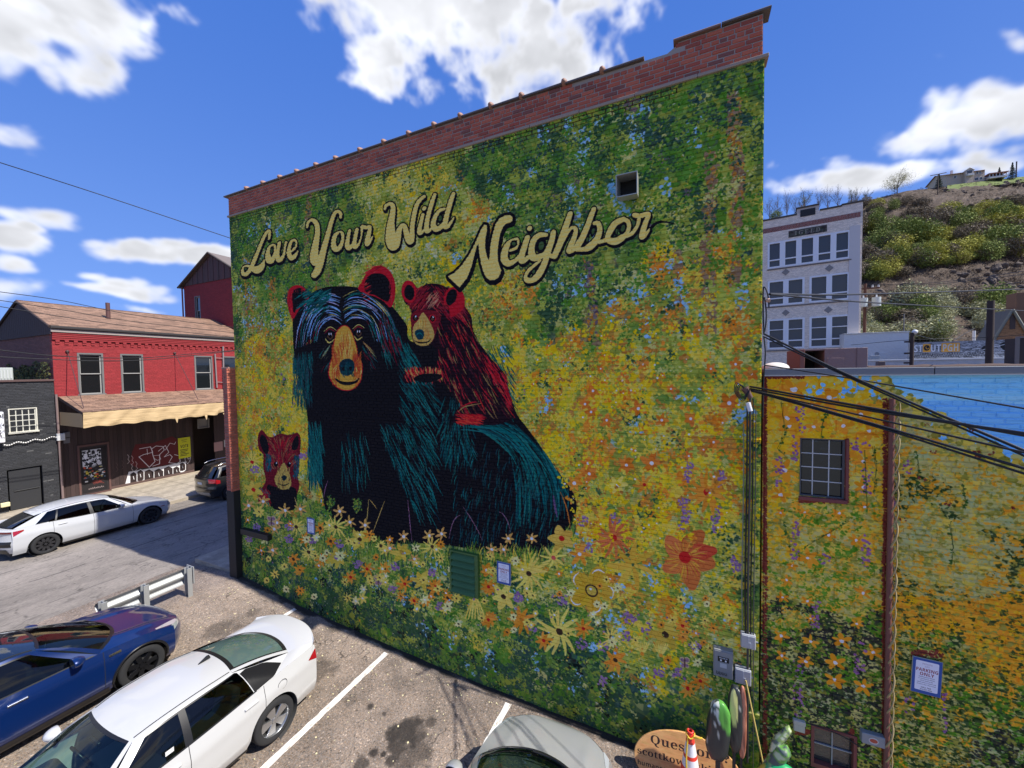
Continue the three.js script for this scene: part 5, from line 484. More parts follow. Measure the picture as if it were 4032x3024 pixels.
const [gc, gg] = canvas(1024, 768); gg.clearRect(0, 0, 1024, 768); gg.lineJoin = gg.lineCap = 'round'; const q = (zx, zy) => { const p = hit(...r2(zx, zy), 'x', FX + .02); return [(-p.z - 2.45) / 3.6 * 1024, (2.9 - p.y) / 2.5 * 768]; };
const path = (pts, col, w, fill) => { gg.beginPath(); pts.forEach((p, i) => { const c = q(...p); i ? gg.lineTo(...c) : gg.moveTo(...c); }); if (fill) { gg.closePath(); gg.fillStyle = fill; gg.fill(); } gg.strokeStyle = col; gg.lineWidth = w; gg.stroke(); };
path([[1150, 400], [1180, 330], [1330, 320], [1500, 260], [1560, 300], [1560, 480], [1400, 520], [1200, 540], [1130, 500]], 'rgba(0,0,0,0)', 1, '#5a0d10');
path([[1215, 370], [1310, 352], [1330, 400], [1250, 420], [1210, 440], [1300, 530], [1350, 480], [1330, 420], [1320, 370], [1360, 345], [1420, 350], [1430, 380], [1390, 420], [1390, 500], [1330, 520]], '#d9d2d2', 9); path([[1380, 390], [1440, 340], [1470, 400], [1430, 440], [1480, 420], [1500, 440], [1470, 490], [1540, 500], [1570, 480], [1560, 430], [1520, 420]], '#d9d2d2', 8); path([[1440, 380], [1480, 320], [1520, 330], [1530, 310]], '#d9d2d2', 7); path([[1340, 430], [1385, 425], [1400, 460], [1370, 470], [1345, 455]], '#d9d2d2', 6); path([[1280, 370], [1285, 420]], '#d9d2d2', 6);
path([[1090, 680], [1120, 570], [1250, 550], [1450, 515], [1620, 480], [1610, 560], [1550, 620], [1400, 660], [1200, 690]], 'rgba(0,0,0,0)', 1, 'rgba(214,212,210,.92)'); for (const [x, y, w, h] of [[1165, 620, 34, 52], [1225, 600, 32, 52], [1300, 600, 46, 54], [1385, 590, 44, 52], [1470, 570, 46, 52], [1540, 560, 34, 40], [1590, 525, 26, 40]]) { path([[x - w, y + h], [x - w, y - h * .6], [x, y - h], [x + w, y - h * .5], [x + w, y + h * .7], [x, y + h]], '#e8e6e4', 7, '#2a1c1b'); path([[x - 4, y - h * .2], [x + 2, y + h * .3]], '#e8e6e4', 6); }
path([[1610, 450], [1630, 440], [1640, 460], [1660, 445], [1650, 480], [1635, 500], [1612, 470], [1610, 450]], '#d9d2d2', 5); for (const [x, y] of [[1010, 490], [1060, 470], [1110, 420], [1145, 430], [1140, 500], [1180, 480]]) path([[x, y], [x + 14, y + 20], [x + 4, y + 40], [x + 18, y + 60], [x, y + 80]], x > 1100 ? '#b8a6a2' : '#5a423e', 5);
mesh('graffiti', (() => { const g = new THREE.PlaneGeometry(3.6, 2.5); g.translate(2.45 + 1.8, 2.9 - 1.25, .024); return g; })(), std('#ffffff', .7, { map: canvasTex(gc), transparent: true, alphaTest: .5 }), B);
const [vc, vg] = canvas(192, 256); vg.fillStyle = '#c9c61e'; vg.fillRect(0, 0, 192, 256); vg.fillStyle = '#1d1d16'; vg.font = 'bold 15px sans-serif'; vg.textAlign = 'center'; vg.fillText('DEMOCRACY', 96, 36); vg.fillText('IS FOR ALL', 96, 58); vg.font = 'bold 52px sans-serif'; vg.fillText('VOTE', 96, 126); for (let k = 0; k < 5; k++) { vg.fillRect(24 + (k % 2) * 8, 146 + k * 18, 130 - (k % 3) * 22, 8); } solo('vote_poster', (() => { const g = rbox(-.29, .29, -.58, .58, 0, .012, .004); g.rotateY(Math.PI / 2); const p = hit(...r2(1608, 360), 'x', FX + .05); g.translate(FX + .03, p.y, p.z); const uv = g.attributes.uv, po = g.attributes.position; for (let i = 0; i < po.count; i++) uv.setXY(i, (-(po.getZ(i) - p.z) + .29) / .58, (po.getY(i) - p.y + .58) / 1.16); return g; })(), std('#ffffff', .7, { map: canvasTex(vc) }), 'yellow poster reading vote pasted on the brown board wall', 'poster');
for (const [k, p] of [[0, r2(1910, 350)], [1, r2(1985, 320)], [2, r2(1995, 380)]].entries()) { const h = hit(...p[1], 'x', FX - .1); solo('wall_notice', (() => { const g = rbox(0, .015, -.28 + k * .06, .28 - k * .06, -.24 + k * .07, .24 - k * .07, .004); g.translate(FX - .2, h.y, h.z); return g; })(), std([[.35, .2, .18], [.4, .38, .36], [.5, .48, .46]][k], .8), ['faded picture board hung in the dark shop recess', 'small grey notice pinned beside the picture board', 'white paper notice low beside the picture board'][k], 'notice'); }
solo('service_conduit', merge([rod(hit(...r1(1872, 870), 'x', FX + .08), hit(...r1(1890, 1165), 'x', FX + .08), .04), rod(hit(...r1(1942, 805), 'x', FX + .08), hit(...r1(1950, 1165), 'x', FX + .08), .045), rod(hit(...r1(1875, 905), 'x', FX + .08), hit(...r1(1945, 910), 'x', FX + .08), .02), rod(hit(...r1(1885, 1115), 'x', FX + .08), hit(...r1(1950, 1120), 'x', FX + .08), .02)]), std([.24, .2, .2], .6), 'pair of grey service conduits between two upper windows of the red shop', 'conduit');
const ivR = rng(31), iv = []; for (let k = 0; k < 5200; k++) { const a = Math.pow(ivR(), .7), x = FX - .05 - a * 5.2, y = 4.6 + ivR() * (2.2 + a * .9) * (.5 + .5 * vnoise(x * 1.2, 3, 4)) + (1 - a) * .2, s = .018 + ivR() * .03, g = new THREE.CircleGeometry(s, 5); g.rotateX(ivR() * 1.2 - .6); g.rotateY(ivR() * 1.6 - .8); g.translate(x, y, -z0 + .03 + ivR() * .12); iv.push(colored(clean(g), ivR() < .3 ? [.16, .14, .04] : [.07, .085, .03])); }
const ivy = mesh(numbered('ivy'), mergeGeometries(iv, false), std('#ffffff', .9, { vertexColors: true, side: THREE.DoubleSide }), scene); tag(ivy, 'ivy climbing the shaded side wall of the red shop', 'ivy'); stuff(ivy);
}
{ // tall red building behind
const B = thing('tall_red_building', 'taller red brick building with dark boarded gable rising behind the red shop', 'building', [0, 0, 0]);
const Z = -9.3, xb = -33.25, xf = -26.1, ev = 12.5, ap = 14.35;
stuff(mesh('brickwork', flatBricks(bond(xb, xf, 7.6, ev, { holes: [[-31.95, -31.25, 9.6, 11.65]], seed: 41 }), -.012, Z * 0, .005, null, (R) => { const k = .8 + R() * .3; return [.25 * k, .026 * k, .03 * k]; }, 4).translate(0, 0, Z), vcol(.85), B));
mesh('wall', (() => { const s = new THREE.Shape([[xb, 0], [xf, 0], [xf, ev], [xb, ev]].map((p) => new THREE.Vector2(...p))); s.holes.push(new THREE.Path([[-31.95, 9.6], [-31.95, 11.65], [-31.25, 11.65], [-31.25, 9.6]].map((p) => new THREE.Vector2(...p)))); const g = new THREE.ExtrudeGeometry(s, { depth: .25, bevelEnabled: false }); g.translate(0, 0, Z - .257); return g; })(), std([.2, .024, .028], .9), B);
mesh('body', box(xb, xf, 0, ev, -16, Z - .5), std([.2, .03, .03], .9), B);
sashWindow(B, -31.95, -31.25, 9.6, 11.65, Z - .03);
const n = 34; for (let k = 0; k < n; k++) { const a = lerp(xb, xf, k / n), b = lerp(xb, xf, (k + 1) / n), m = (a + b) / 2, t = ap - .06 - Math.abs(m - (xb + xf) / 2) / ((xf - xb) / 2) * (ap - ev); mesh('gable_board', box(a + .006, b - .006, ev - .02, Math.max(ev + .01, t), Z - .02, Z + .03 + (k % 3) * .01), std([.075 + (k % 4) * .006, .045, .042], .85), B); }
const c = (xb + xf) / 2; for (const s of [-1, 1]) mesh('roof_slope', (() => { const g = gridGeo(4, 4, (u, v) => [c + s * u * ((xf - xb) / 2 + .3), ap + .06 - u * (ap - ev + .12), lerp(Z + .25, -16, v)]); return g; })(), std([.17, .14, .125], .9, { side: THREE.DoubleSide }), B);
for (const s of [-1, 1]) mesh('verge_board', rod([c, ap + .02, Z + .22], [c + s * 3.9, ev - .12, Z + .22], .07, 4), std([.10, .08, .07], .8), B);
mesh('downpipe', rod([xb - .08, 6, Z + .06], [xb - .1, ev - .1, Z + .06], .05), std([.22, .08, .07], .7), B); mesh('gutter_end', rbox(xb - .35, xb - .05, ev - .15, ev - .02, Z - .3, Z + .25, .03), std([.12, .1, .09], .7), B);
}
{ // dark grey shop on the left
const B = thing('dark_grey_building', 'low dark grey painted brick building with a glass block window and dark door', 'building', [FX, 0, 0], Math.PI / 2);
const a = -7, b = .78, top = 5.9, holes = [[-.55, .24, 3.74, 4.77], [-.67, .3, .44, 2.2]];
stuff(mesh('brickwork', flatBricks(bond(a, b, .42, top, { holes, seed: 3 }), -.012, .004, .005, null, (R) => { const k = .7 + R() * .6; return R() < .02 ? [.10, .10, .10] : [.030 * k, .031 * k, .035 * k]; }, 5), vcol(.75), B));
mesh('wall', (() => { const s = new THREE.Shape([[a, 0], [b, 0], [b, top], [a, top]].map((p) => new THREE.Vector2(...p))); for (const h of holes) s.holes.push(new THREE.Path([[h[0], h[2]], [h[0], h[3]], [h[1], h[3]], [h[1], h[2]]].map((p) => new THREE.Vector2(...p)))); const g = new THREE.ExtrudeGeometry(s, { depth: .25, bevelEnabled: false }); g.translate(0, 0, -.255); return g; })(), std([.024, .025, .028], .85), B);
mesh('body', box(a, b, 0, top - .3, -7, -.5), std([.04, .04, .045], .9), B); mesh('roof_edge', rbox(a, b + .01, top, top + .09, -.3, .06, .01), std([.09, .05, .045], .7), B);
const fr = mesh('window', merge([box(-.55, -.515, 3.74, 4.77, -.08, .03), box(.205, .24, 3.74, 4.77, -.08, .03), box(-.515, .205, 4.735, 4.77, -.08, .029), rbox(-.58, .27, 3.70, 3.775, -.08, .07, .01)]), std([.62, .6, .5], .6), B); for (let i = 0; i < 4; i++) for (let j = 0; j < 4; j++) mesh('glass_block', rbox(-.505 + i * .176, -.505 + i * .176 + .155, 3.785 + j * .236, 3.785 + j * .236 + .212, -.06, -.01, .02), phys([.03, .032, .035], .12, { clearcoat: 1 }), fr); mesh('grout', box(-.515, .205, 3.775, 4.735, -.055, -.02), std([.55, .54, .46], .8), fr);
const d = mesh('door', rbox(-.62, .25, .46, 2.15, -.12, -.07, .01), std([.026, .027, .03], .5), B); mesh('push_bar', rod([-.5, 1.25, -.05], [.2, 1.25, -.05], .02), blackMetal, d);
mesh('downpipe', rod([b + .06, .5, .08], [b + .03, 5.3, .08], .045), std([.20, .14, .13], .7), B);
const ac = thing('roof_air_conditioner', 'pale ribbed air conditioner on the roof of the dark grey building', 'air conditioner', [0, 0, 0]); { const p = hit(...r1(120, 1095), 'x', FX - .4), q = hit(...r1(120, 990), 'x', FX - .4); mesh('case', rbox(p.x - .8, p.x, top + .06, q.y, p.z, p.z + 1.1, .03), std([.42, .45, .42], .6), ac); for (let k = 0; k < 12; k++) mesh('rib', box(p.x, p.x + .02, top + .14, q.y - .1, p.z + .05 + k * .085, p.z + .09 + k * .085), std([.5, .52, .5], .6), ac); }
const mb = hit(...r2(530, 265), 'x', FX + .1); solo('meter_box', rbox(FX + .02, FX + .16, mb.y - .17, mb.y + .15, mb.z - .12, mb.z + .13, .02), std([.55, .56, .56], .5), 'pale meter box on the wall where the grey building meets the red shop', 'meter box');
for (const [k, pp] of [r2(580, 247), r2(580, 298)].entries()) { const h = hit(...pp, 'x', FX + .04); solo('electric_meter', rbox(FX + .01, FX + .08, h.y - .12, h.y + .12, h.z - .1, h.z + .1, .01), std([.13, .12, .12], .6), ['upper dark electric meter at the edge of the brown board wall', 'lower dark electric meter at the edge of the brown board wall'][k], 'meter'); }
const sl = []; for (let k = 0; k <= 22; k++) { const t = k / 22, p = hit(...r2(lerp(40, 490, t), lerp(330, 262, t) + Math.sin(t * 19) * 8), 'x', FX + .1); sl.push(p); } const st = thing('string_lights', 'string of small pale bulbs hung along the dark grey wall', 'string lights', [0, 0, 0]); mesh('cord', tube(sl, .008, 60, 5), cableBlack, st); for (const p of sl) { const g = new THREE.SphereGeometry(.03, 8, 6); g.translate(p.x, p.y - .03, p.z); mesh('bulb', g, std([.75, .74, .7], .3), st); }
{ const a1 = hit(...r2(-30, 50), 'x', FX + .3), b1 = hit(...r2(48, 315), 'x', FX + .3); const [c2, g2] = canvas(128, 256), R = rng(6); g2.fillStyle = '#e6e6e8'; g2.fillRect(0, 0, 128, 256); g2.fillStyle = '#1c1c20'; for (let k = 0; k < 26; k++) { g2.beginPath(); g2.ellipse(20 + R() * 90, 30 + R() * 200, 4 + R() * 16, 3 + R() * 9, R() * 6, 0, 6.3); g2.fill(); } const g = rbox(b1.z, a1.z, b1.y, a1.y, 0, .1, .05); g.rotateY(Math.PI / 2); const sg = thing('hanging_sign', 'white shop sign with dark drawing hung on the dark grey building', 'sign', [FX + .25, 0, b1.z + a1.z]); g.translate(0, 0, 0); const uv = g.attributes.uv, po = g.attributes.position; for (let i = 0; i < po.count; i++) uv.setXY(i, (po.getZ(i) + a1.z) / (a1.z - b1.z), (po.getY(i) - b1.y) / (a1.y - b1.y)); sg.position.set(FX + .25, 0, a1.z + b1.z); mesh('panel', g, std('#ffffff', .5, { map: canvasTex(c2) }), sg); }
{ const p = hit(...r2(45, 860), 'x', FX + .15); const w = thing('wall_lamp', 'small cream wall lamp beside the dark door', 'wall lamp', [0, 0, 0]); mesh('shade', rbox(FX + .06, FX + .2, p.y - .08, p.y + .1, p.z - .13, p.z + .12, .03), std([.7, .62, .36], .6), w); mesh('bracket', rbox(FX + .0, FX + .1, p.y - .14, p.y - .081, p.z - .08, p.z + .08, .01), blackMetal, w); }
}
function cable(label, pts, r = .013, group) { return solo('overhead_cable', tube(pts, r, 48, 5), cableBlack, label, 'cable', group); }
{
const X = FX + 4.2, P = (zx, zy, x = X) => hit(...r1(zx, zy), 'x', x);
cable('highest black cable crossing above the brown shingle roof', [P(-60, 322), P(500, 400), P(1100, 520), P(2080, 645)]);
cable('middle black cable crossing the brown shingle roof', [P(-60, 395), P(500, 480), P(1100, 580), P(2080, 690)]);
cable('lowest thin cable ending on the gutter of the red shop', [P(-60, 448), P(500, 540), P(1100, 625), P(2080, 730)]);
cable('upper cable strung across the front windows of the red shop', [P(-60, 830), P(450, 885), P(1200, 905), P(1700, 868), P(2060, 838)], .016);
cable('lower cable strung across the front windows of the red shop', [P(-60, 893), P(450, 918), P(900, 932), P(1300, 920), P(2060, 842)], .016);
solo('overhead_cable', tube([[-60, 30.0, -20], [-40, 24, -14]].length ? [hit(-10, 348, 'x', -40), hit(200, 415, 'x', -38), hit(520, 522, 'x', -36)] : [], .03, 30, 5), cableBlack, 'single thin cable slanting across the blue sky towards the corner of the mural', 'cable');
}
// ================= cars =================
const curve1 = (pts) => (x) => { if (x <= pts[0][0]) return pts[0][1]; const n = pts.length; if (x >= pts[n - 1][0]) return pts[n - 1][1]; let i = 0; while (x > pts[i + 1][0]) i++; const [x0, y0] = pts[i], [x1, y1] = pts[i + 1], h = x1 - x0, t = (x - x0) / h, d = (k) => { if (k <= 0 || k >= n - 1) return k <= 0 ? (pts[1][1] - pts[0][1]) / (pts[1][0] - pts[0][0]) : (pts[n - 1][1] - pts[n - 2][1]) / (pts[n - 1][0] - pts[n - 2][0]); const a = (pts[k][1] - pts[k - 1][1]) / (pts[k][0] - pts[k - 1][0]), b = (pts[k + 1][1] - pts[k][1]) / (pts[k + 1][0] - pts[k][0]); return a * b <= 0 ? 0 : 2 * a * b / (a + b); };
const m0 = d(i) * h, m1 = d(i + 1) * h, t2 = t * t, t3 = t2 * t; return (2 * t3 - 3 * t2 + 1) * y0 + (t3 - 2 * t2 + t) * m0 + (-2 * t3 + 3 * t2) * y1 + (t3 - t2) * m1; };
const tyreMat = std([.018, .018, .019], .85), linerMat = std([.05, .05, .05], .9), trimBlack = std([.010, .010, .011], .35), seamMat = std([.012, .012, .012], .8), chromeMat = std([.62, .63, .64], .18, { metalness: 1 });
const carGlass = phys([.78, .88, .84], .02, { transmission: 1, thickness: 0, ior: 1.5 }), tintGlass = phys([.10, .13, .125], .02, { transmission: 1, thickness: 0, ior: 1.5 }), cabinDark = std([.03, .03, .032], .8), cabinGrey = std([.11, .11, .115], .85), lampRed = phys([.30, .008, .012], .08, { clearcoat: 1 }), lampClear = phys([.55, .58, .6], .08, { clearcoat: 1, metalness: .3 });
function wheelParts(parent, x, z, r, w, side, rim) {   // side +1: outer face towards +z
const g = new THREE.Group(); g.name = 'wheel'; g.position.set(x, r, z); if (side < 0) g.rotation.y = Math.PI; parent.add(g);
const prof = [[r * .66, -w / 2], [r * .93, -w / 2 - .002], [r * .985, -w / 2 + .02], [r, -w / 2 + .045], [r, w / 2 - .045], [r * .985, w / 2 - .02], [r * .93, w / 2 + .002], [r * .8, w / 2 + .006], [r * .68, w / 2 - .006], [r * .66, w / 2 - .02], [r * .66, -w / 2]].map((p) => new THREE.Vector2(p[0], p[1]));
const ty = new THREE.LatheGeometry(prof, 44); ty.rotateX(Math.PI / 2); mesh('tyre', ty, tyreMat, g);
const barrel = new THREE.LatheGeometry([[r * .66, -w / 2 + .01], [r * .6, 0], [r * .63, w / 2 - .05], [r * .665, w / 2 - .008], [r * .68, w / 2 - .004]].map((p) => new THREE.Vector2(p[0], p[1])), 40); barrel.rotateX(Math.PI / 2); const rm = mesh('rim', barrel, new THREE.MeshStandardMaterial({ ...{ color: rim.mat.color, roughness: rim.mat.roughness, metalness: rim.mat.metalness }, side: THREE.DoubleSide }), g);
const disc = new THREE.CylinderGeometry(r * .5, r * .5, .02, 28); disc.rotateX(Math.PI / 2); disc.translate(0, 0, w / 2 - .11); mesh('brake_disc', disc, std([.14, .14, .14], .5, { metalness: .7 }), g);
const sp = []; const n = rim.n; for (let k = 0; k < n; k++) { const s = new THREE.Shape(), a = rim.wide, R1 = r * .64; s.moveTo(-.03, r * .1); s.lineTo(.03, r * .1); s.lineTo(.02 + a * .45, R1 * .6); s.lineTo(a, R1); s.lineTo(-a * (rim.skew ? .1 : 1), R1); s.lineTo(-.02 - a * (rim.skew ? .1 : .45), R1 * .6); s.closePath(); const e = new THREE.ExtrudeGeometry(s, { depth: .02, bevelEnabled: true, bevelSize: .004, bevelThickness: .006, bevelSegments: 1 }); e.translate(0, 0, w / 2 - .05); e.rotateZ(k / n * Math.PI * 2 + .3); sp.push(e); }
const hub = new THREE.CylinderGeometry(r * .12, r * .17, .04, 20); hub.rotateX(Math.PI / 2); hub.translate(0, 0, w / 2 - .035); sp.push(hub); mesh('spokes', merge(sp), rim.mat, g); return g; }
function buildCar(o, label, pos, turn, group) {
const { L, W, wb, fx, r, paint } = o, hw = W / 2, rx = fx + wb, car = thing(o.name, label, 'car', pos, turn, group);
const belt = curve1(o.belt), top = curve1(o.top), plan = curve1(o.plan), archR = r + (o.arch || .055), sill = o.sill || .2;
const low = (x) => { let y = sill + (o.lowEnds ? o.lowEnds(x) : 0); for (const c of [fx, rx]) { const d = Math.abs(x - c); if (d < archR) y = Math.max(y, r + Math.sqrt(archR * archR - d * d)); } return y; };
const bulge = o.bulge || .045, sideZ = (x, y) => { const b = belt(x), t = clamp((y - sill) / (b - sill)), w = plan(x); const crease = Math.exp(-Math.pow((t - (o.crease || .78)) / .11, 2)) * .012; return w - bulge * Math.pow(Math.abs(t - .52) / .52, 2.2) + crease - (t < .18 ? (.18 - t) * .18 : 0) - (o.flare ? -o.flare * Math.max(Math.exp(-Math.pow((x - fx) / .42, 2)), Math.exp(-Math.pow((x - rx) / .45, 2))) * Math.exp(-Math.pow((t - .55) / .3, 2)) : 0); };
const cols = []; { const N = 110; for (let i = 0; i <= N; i++) cols.push(i / N * L); for (const c of [fx, rx]) for (const k of [-1, -.995, -.98, -.95, -.9, -.82, -.7, -.55, .55, .7, .82, .9, .95, .98, .995, 1]) cols.push(c + k * archR); cols.sort((a, b) => a - b); }
const sidePatch = (xa, xb, z0) => { const cs = [xa, ...cols.filter((c) => c > xa + .004 && c < xb - .004), xb], nv = 16, pos = [], idx = []; for (const s of z0) { const base = pos.length / 3; for (const x of cs) for (let j = 0; j <= nv; j++) { const y = lerp(low(x), belt(x), j / nv); pos.push(x, y, s * sideZ(x, y)); } for (let i = 0; i < cs.length - 1; i++) for (let j = 0; j < nv; j++) { const a = base + i * (nv + 1) + j, b = a + nv + 1; s > 0 ? idx.push(a, b, b + 1, a, b + 1, a + 1) : idx.push(a, b + 1, b, a, a + 1, b + 1); } } const g = new THREE.BufferGeometry(); g.setAttribute('position', new THREE.Float32BufferAttribute(pos, 3)); g.setIndex(idx); g.computeVertexNormals(); return g; };
const dbl = (g) => g;
const xa = o.aBase, xc = o.cBase;
const seamX = o.doors;   // [front edge, b pillar, rear edge]
for (const s of [1, -1]) { mesh('front_fender', sidePatch((o.noseCurve || .26) + o.front[1][0], seamX[0] - .004, [s]), paint, car); for (let k = 0; k < seamX.length - 1; k++) { const d = mesh('door', sidePatch(seamX[k] + .004, seamX[k + 1] - .004, [s]), paint, car); if (!o.noHandle) { const hx = seamX[k + 1] - .2, hy = belt(hx) - .12, hz = s * (sideZ(hx, hy) + .012); const h = rbox(hx - .11, hx + .1, hy - .016, hy + .016, hz - .018, hz + .018, .014); mesh('handle', h, o.flushHandle ? chromeMat : paint, d); } } mesh('rear_quarter', sidePatch(seamX[seamX.length - 1] + .004, L - (o.tailCurve || .2) - o.rear[1][0], [s]), paint, car);
for (const x of seamX) { const pts = []; for (let j = 0; j <= 10; j++) { const y = lerp(low(x) + .005, belt(x) - .004, j / 10); pts.push(V3(x, y, s * (sideZ(x, y) - .0035))); } mesh('door_seam', tube(pts, .0055, 14, 5), seamMat, car); } }
mesh('sill', merge([1, -1].map((s) => { const a = fx + archR + .02, b = rx - archR - .02; return gridGeo(20, 4, (u, v) => { const x = lerp(a, b, u), t = v; return [x, lerp(sill + .005, sill - .07, t), s * (sideZ(x, sill + .01) - .0 + Math.sin(t * 2.4) * .012 - t * .05)]; }); })), Object.assign(trimBlack.clone(), { side: THREE.DoubleSide }), car);
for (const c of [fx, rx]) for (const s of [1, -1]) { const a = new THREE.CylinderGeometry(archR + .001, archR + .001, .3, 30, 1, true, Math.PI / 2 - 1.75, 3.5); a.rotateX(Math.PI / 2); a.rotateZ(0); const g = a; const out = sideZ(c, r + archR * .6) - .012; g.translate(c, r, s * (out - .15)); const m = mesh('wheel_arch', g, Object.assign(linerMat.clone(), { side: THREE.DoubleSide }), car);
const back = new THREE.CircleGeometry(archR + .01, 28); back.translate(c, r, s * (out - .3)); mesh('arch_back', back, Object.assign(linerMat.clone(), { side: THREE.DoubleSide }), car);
if (o.cladding) { const t = []; for (let k = 0; k <= 20; k++) { const an = lerp(-.1, Math.PI + .1, k / 20), x = c + Math.cos(an) * (archR + .004), y = Math.max(sill, r + Math.sin(an) * (archR + .004)); t.push(V3(x, y, s * (sideZ(x, Math.max(y, low(x))) + .004))); } mesh('arch_trim', tube(t, .02, 30, 6), trimBlack, car); }
wheelParts(car, c, s * (sideZ(c, r + archR * .7) - .115), r, .21, s, o.rim); }
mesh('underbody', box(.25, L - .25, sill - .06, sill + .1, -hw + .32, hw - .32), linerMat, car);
const cowl = (k) => xa.c + (xa.s - xa.c) * Math.pow(k, 2.2), hoodY = (x, k) => { const e = belt(x), c = top(x); return lerp(c, e, Math.pow(k, o.hoodPow || 2.6)) + Math.exp(-Math.pow((k - .62) / .09, 2)) * (o.hoodCrease || .008) * clamp((x - .2) / .4); };
const nose = (k) => .035 + (o.noseCurve || .26) * Math.pow(k, 2.8);
mesh('bonnet', gridGeo(36, 36, (u, v) => { const k = Math.abs(v * 2 - 1), s = Math.sign(v - .5) || 1, x0 = o.hoodStart + nose(k) - .035, x = lerp(cowl(k), x0, u); return [x, hoodY(x, k), s * k * sideZ(x, belt(x))]; }), paint, car);
const fasciaPt = (front, u, q, off = 0) => { const k = Math.abs(q), s = Math.sign(q) || 1, prof = front ? o.front : o.rear, tt = u * (prof.length - 1), i = Math.min(prof.length - 2, Math.floor(tt)), f = tt - i, p = [lerp(prof[i][0], prof[i + 1][0], f), lerp(prof[i][1], prof[i + 1][1], f)];
const bend = (front ? (o.noseCurve || .26) : (o.tailCurve || .2)) * Math.pow(k, 2.8); let x = front ? p[0] + bend : L - p[0] - bend, y = p[1]; const top0 = front ? hoodY(x, k) : o.deckY(k); y = lerp(top0, y, sstep(0, .25, u)); if (u === 0) y = top0;
const wy = Math.max(low(x), Math.min(y, belt(x))), z = k * sideZ(x, wy); return [x + (front ? -off : off) * (1 - k * .5), y, s * (z + off * k)]; };
const fascia = (name, front) => gridGeo(16, 40, (u, v) => fasciaPt(front, u, v * 2 - 1));
const facePatch = (name, mat, front, q0, q1, u0, u1, off = .006, parent = car) => mesh(name, gridGeo(8, 10, (a, c) => { const q = typeof q0 === 'function' ? lerp(q0(a), q1(a), c) : lerp(q0, q1, c); return fasciaPt(front, lerp(typeof u0 === 'function' ? u0(c) : u0, typeof u1 === 'function' ? u1(c) : u1, a), q, off); }), Object.assign(mat.clone(), { side: THREE.DoubleSide }), parent);
const skinPatch = (name, mat, x0, x1, ya, yb, s, off = .006, parent = car) => mesh(name, gridGeo(8, 6, (a, c) => { const x = lerp(x0, x1, a), y = lerp(typeof ya === 'function' ? ya(a) : ya, typeof yb === 'function' ? yb(a) : yb, c); return [x, y, s * (sideZ(x, y) + off)]; }), Object.assign(mat.clone(), { side: THREE.DoubleSide }), parent);
mesh('front_bumper', fascia('f', true), Object.assign(paint.clone(), { side: THREE.DoubleSide }), car);
mesh('rear_bumper', fascia('r', false), Object.assign(paint.clone(), { side: THREE.DoubleSide }), car);
const roofY = top, rail = curve1(o.rail), xh = o.header, xr = o.rearHeader;   // rail: half width of roof along x
const railY = (x) => roofY(x) - (o.railDrop || .055), W0 = (k) => V3(cowl(k), hoodY(cowl(k), k), k * sideZ(cowl(k), belt(cowl(k))));
const roofPt = (x, k) => V3(x, lerp(roofY(x), railY(x), Math.pow(k, 2.4)), k * rail(x));
const wsPatch = (k1, ka, kb, off = 0, inset = 0) => gridGeo(22, 12, (u, v) => { const q = (u * 2 - 1) * k1, k = Math.abs(q), s = Math.sign(q) || 1; const t = lerp(ka, kb, v), A = W0(k), hx = xh + (o.headerSweep || .07) * Math.pow(k, 2.2), B = roofPt(hx, k); const p = A.lerp(B, t); p.y += Math.sin(t * Math.PI) * (o.wsBulge || .028) + off; return [p.x - off * .6, p.y, s * p.z]; });
mesh('windscreen', wsPatch(.93, .05, .96), o.glass || carGlass, car);
mesh('cowl_trim', wsPatch(.985, -.015, .05, .002), trimBlack, car);
for (const s of [1, -1]) mesh('a_pillar', gridGeo(4, 12, (u, v) => { const k = lerp(.925, 1, u), A = W0(k), hx = xh + (o.headerSweep || .07) * Math.pow(k, 2.2), B = roofPt(hx, k), p = A.lerp(B, v); p.y += Math.sin(v * Math.PI) * (o.wsBulge || .028) + .003; return [p.x, p.y, s * p.z]; }), Object.assign((o.pillarPaint || paint).clone(), { side: THREE.DoubleSide }), car);
mesh('screen_edge', wsPatch(.93, .955, 1.0, .001), trimBlack, car);
const rearX = (k) => xr - (o.rearSweep || .06) * Math.pow(k, 2.2);
const roofM = Object.assign((o.roofMat || paint).clone(), { side: THREE.DoubleSide });
mesh('roof', gridGeo(30, 30, (u, v) => { const q = u * 2 - 1, k = Math.abs(q), s = Math.sign(q) || 1, x = lerp(xh + (o.headerSweep || .07) * Math.pow(k, 2.2), rearX(k), v), p = roofPt(x, k); return [p.x, p.y, s * p.z]; }), roofM, car);
const deck = (k) => V3(o.deckX - (o.deckSweep || .1) * Math.pow(k, 2.2), o.deckTop - (o.deckDrop || .03) * k * k, k * (o.deckW || hw - .2));
const rsPatch = (k0, k1, ka, kb, off = 0) => gridGeo(18, 10, (u, v) => { const q = k0 < 0 ? (u * 2 - 1) * k1 : lerp(k0, k1, u), k = Math.abs(q), s = Math.sign(q) || 1, t = lerp(ka, kb, v), A = roofPt(rearX(k), k), B = deck(k), p = A.lerp(B, t); p.y += Math.sin(t * Math.PI) * (o.rsBulge || .02) + off; return [p.x, p.y, s * p.z]; });
mesh('rear_screen', rsPatch(-1, .86, .06, .93), o.rearGlass || o.glass || carGlass, car); mesh('rear_screen_edge', merge([rsPatch(-1, .9, -.005, .065, .002), rsPatch(-1, .9, .925, 1.0, .002), rsPatch(.85, .905, 0, 1, .002), rsPatch(-1, .9, 0, .001, -.01)]), Object.assign(trimBlack.clone(), { side: THREE.DoubleSide }), car);
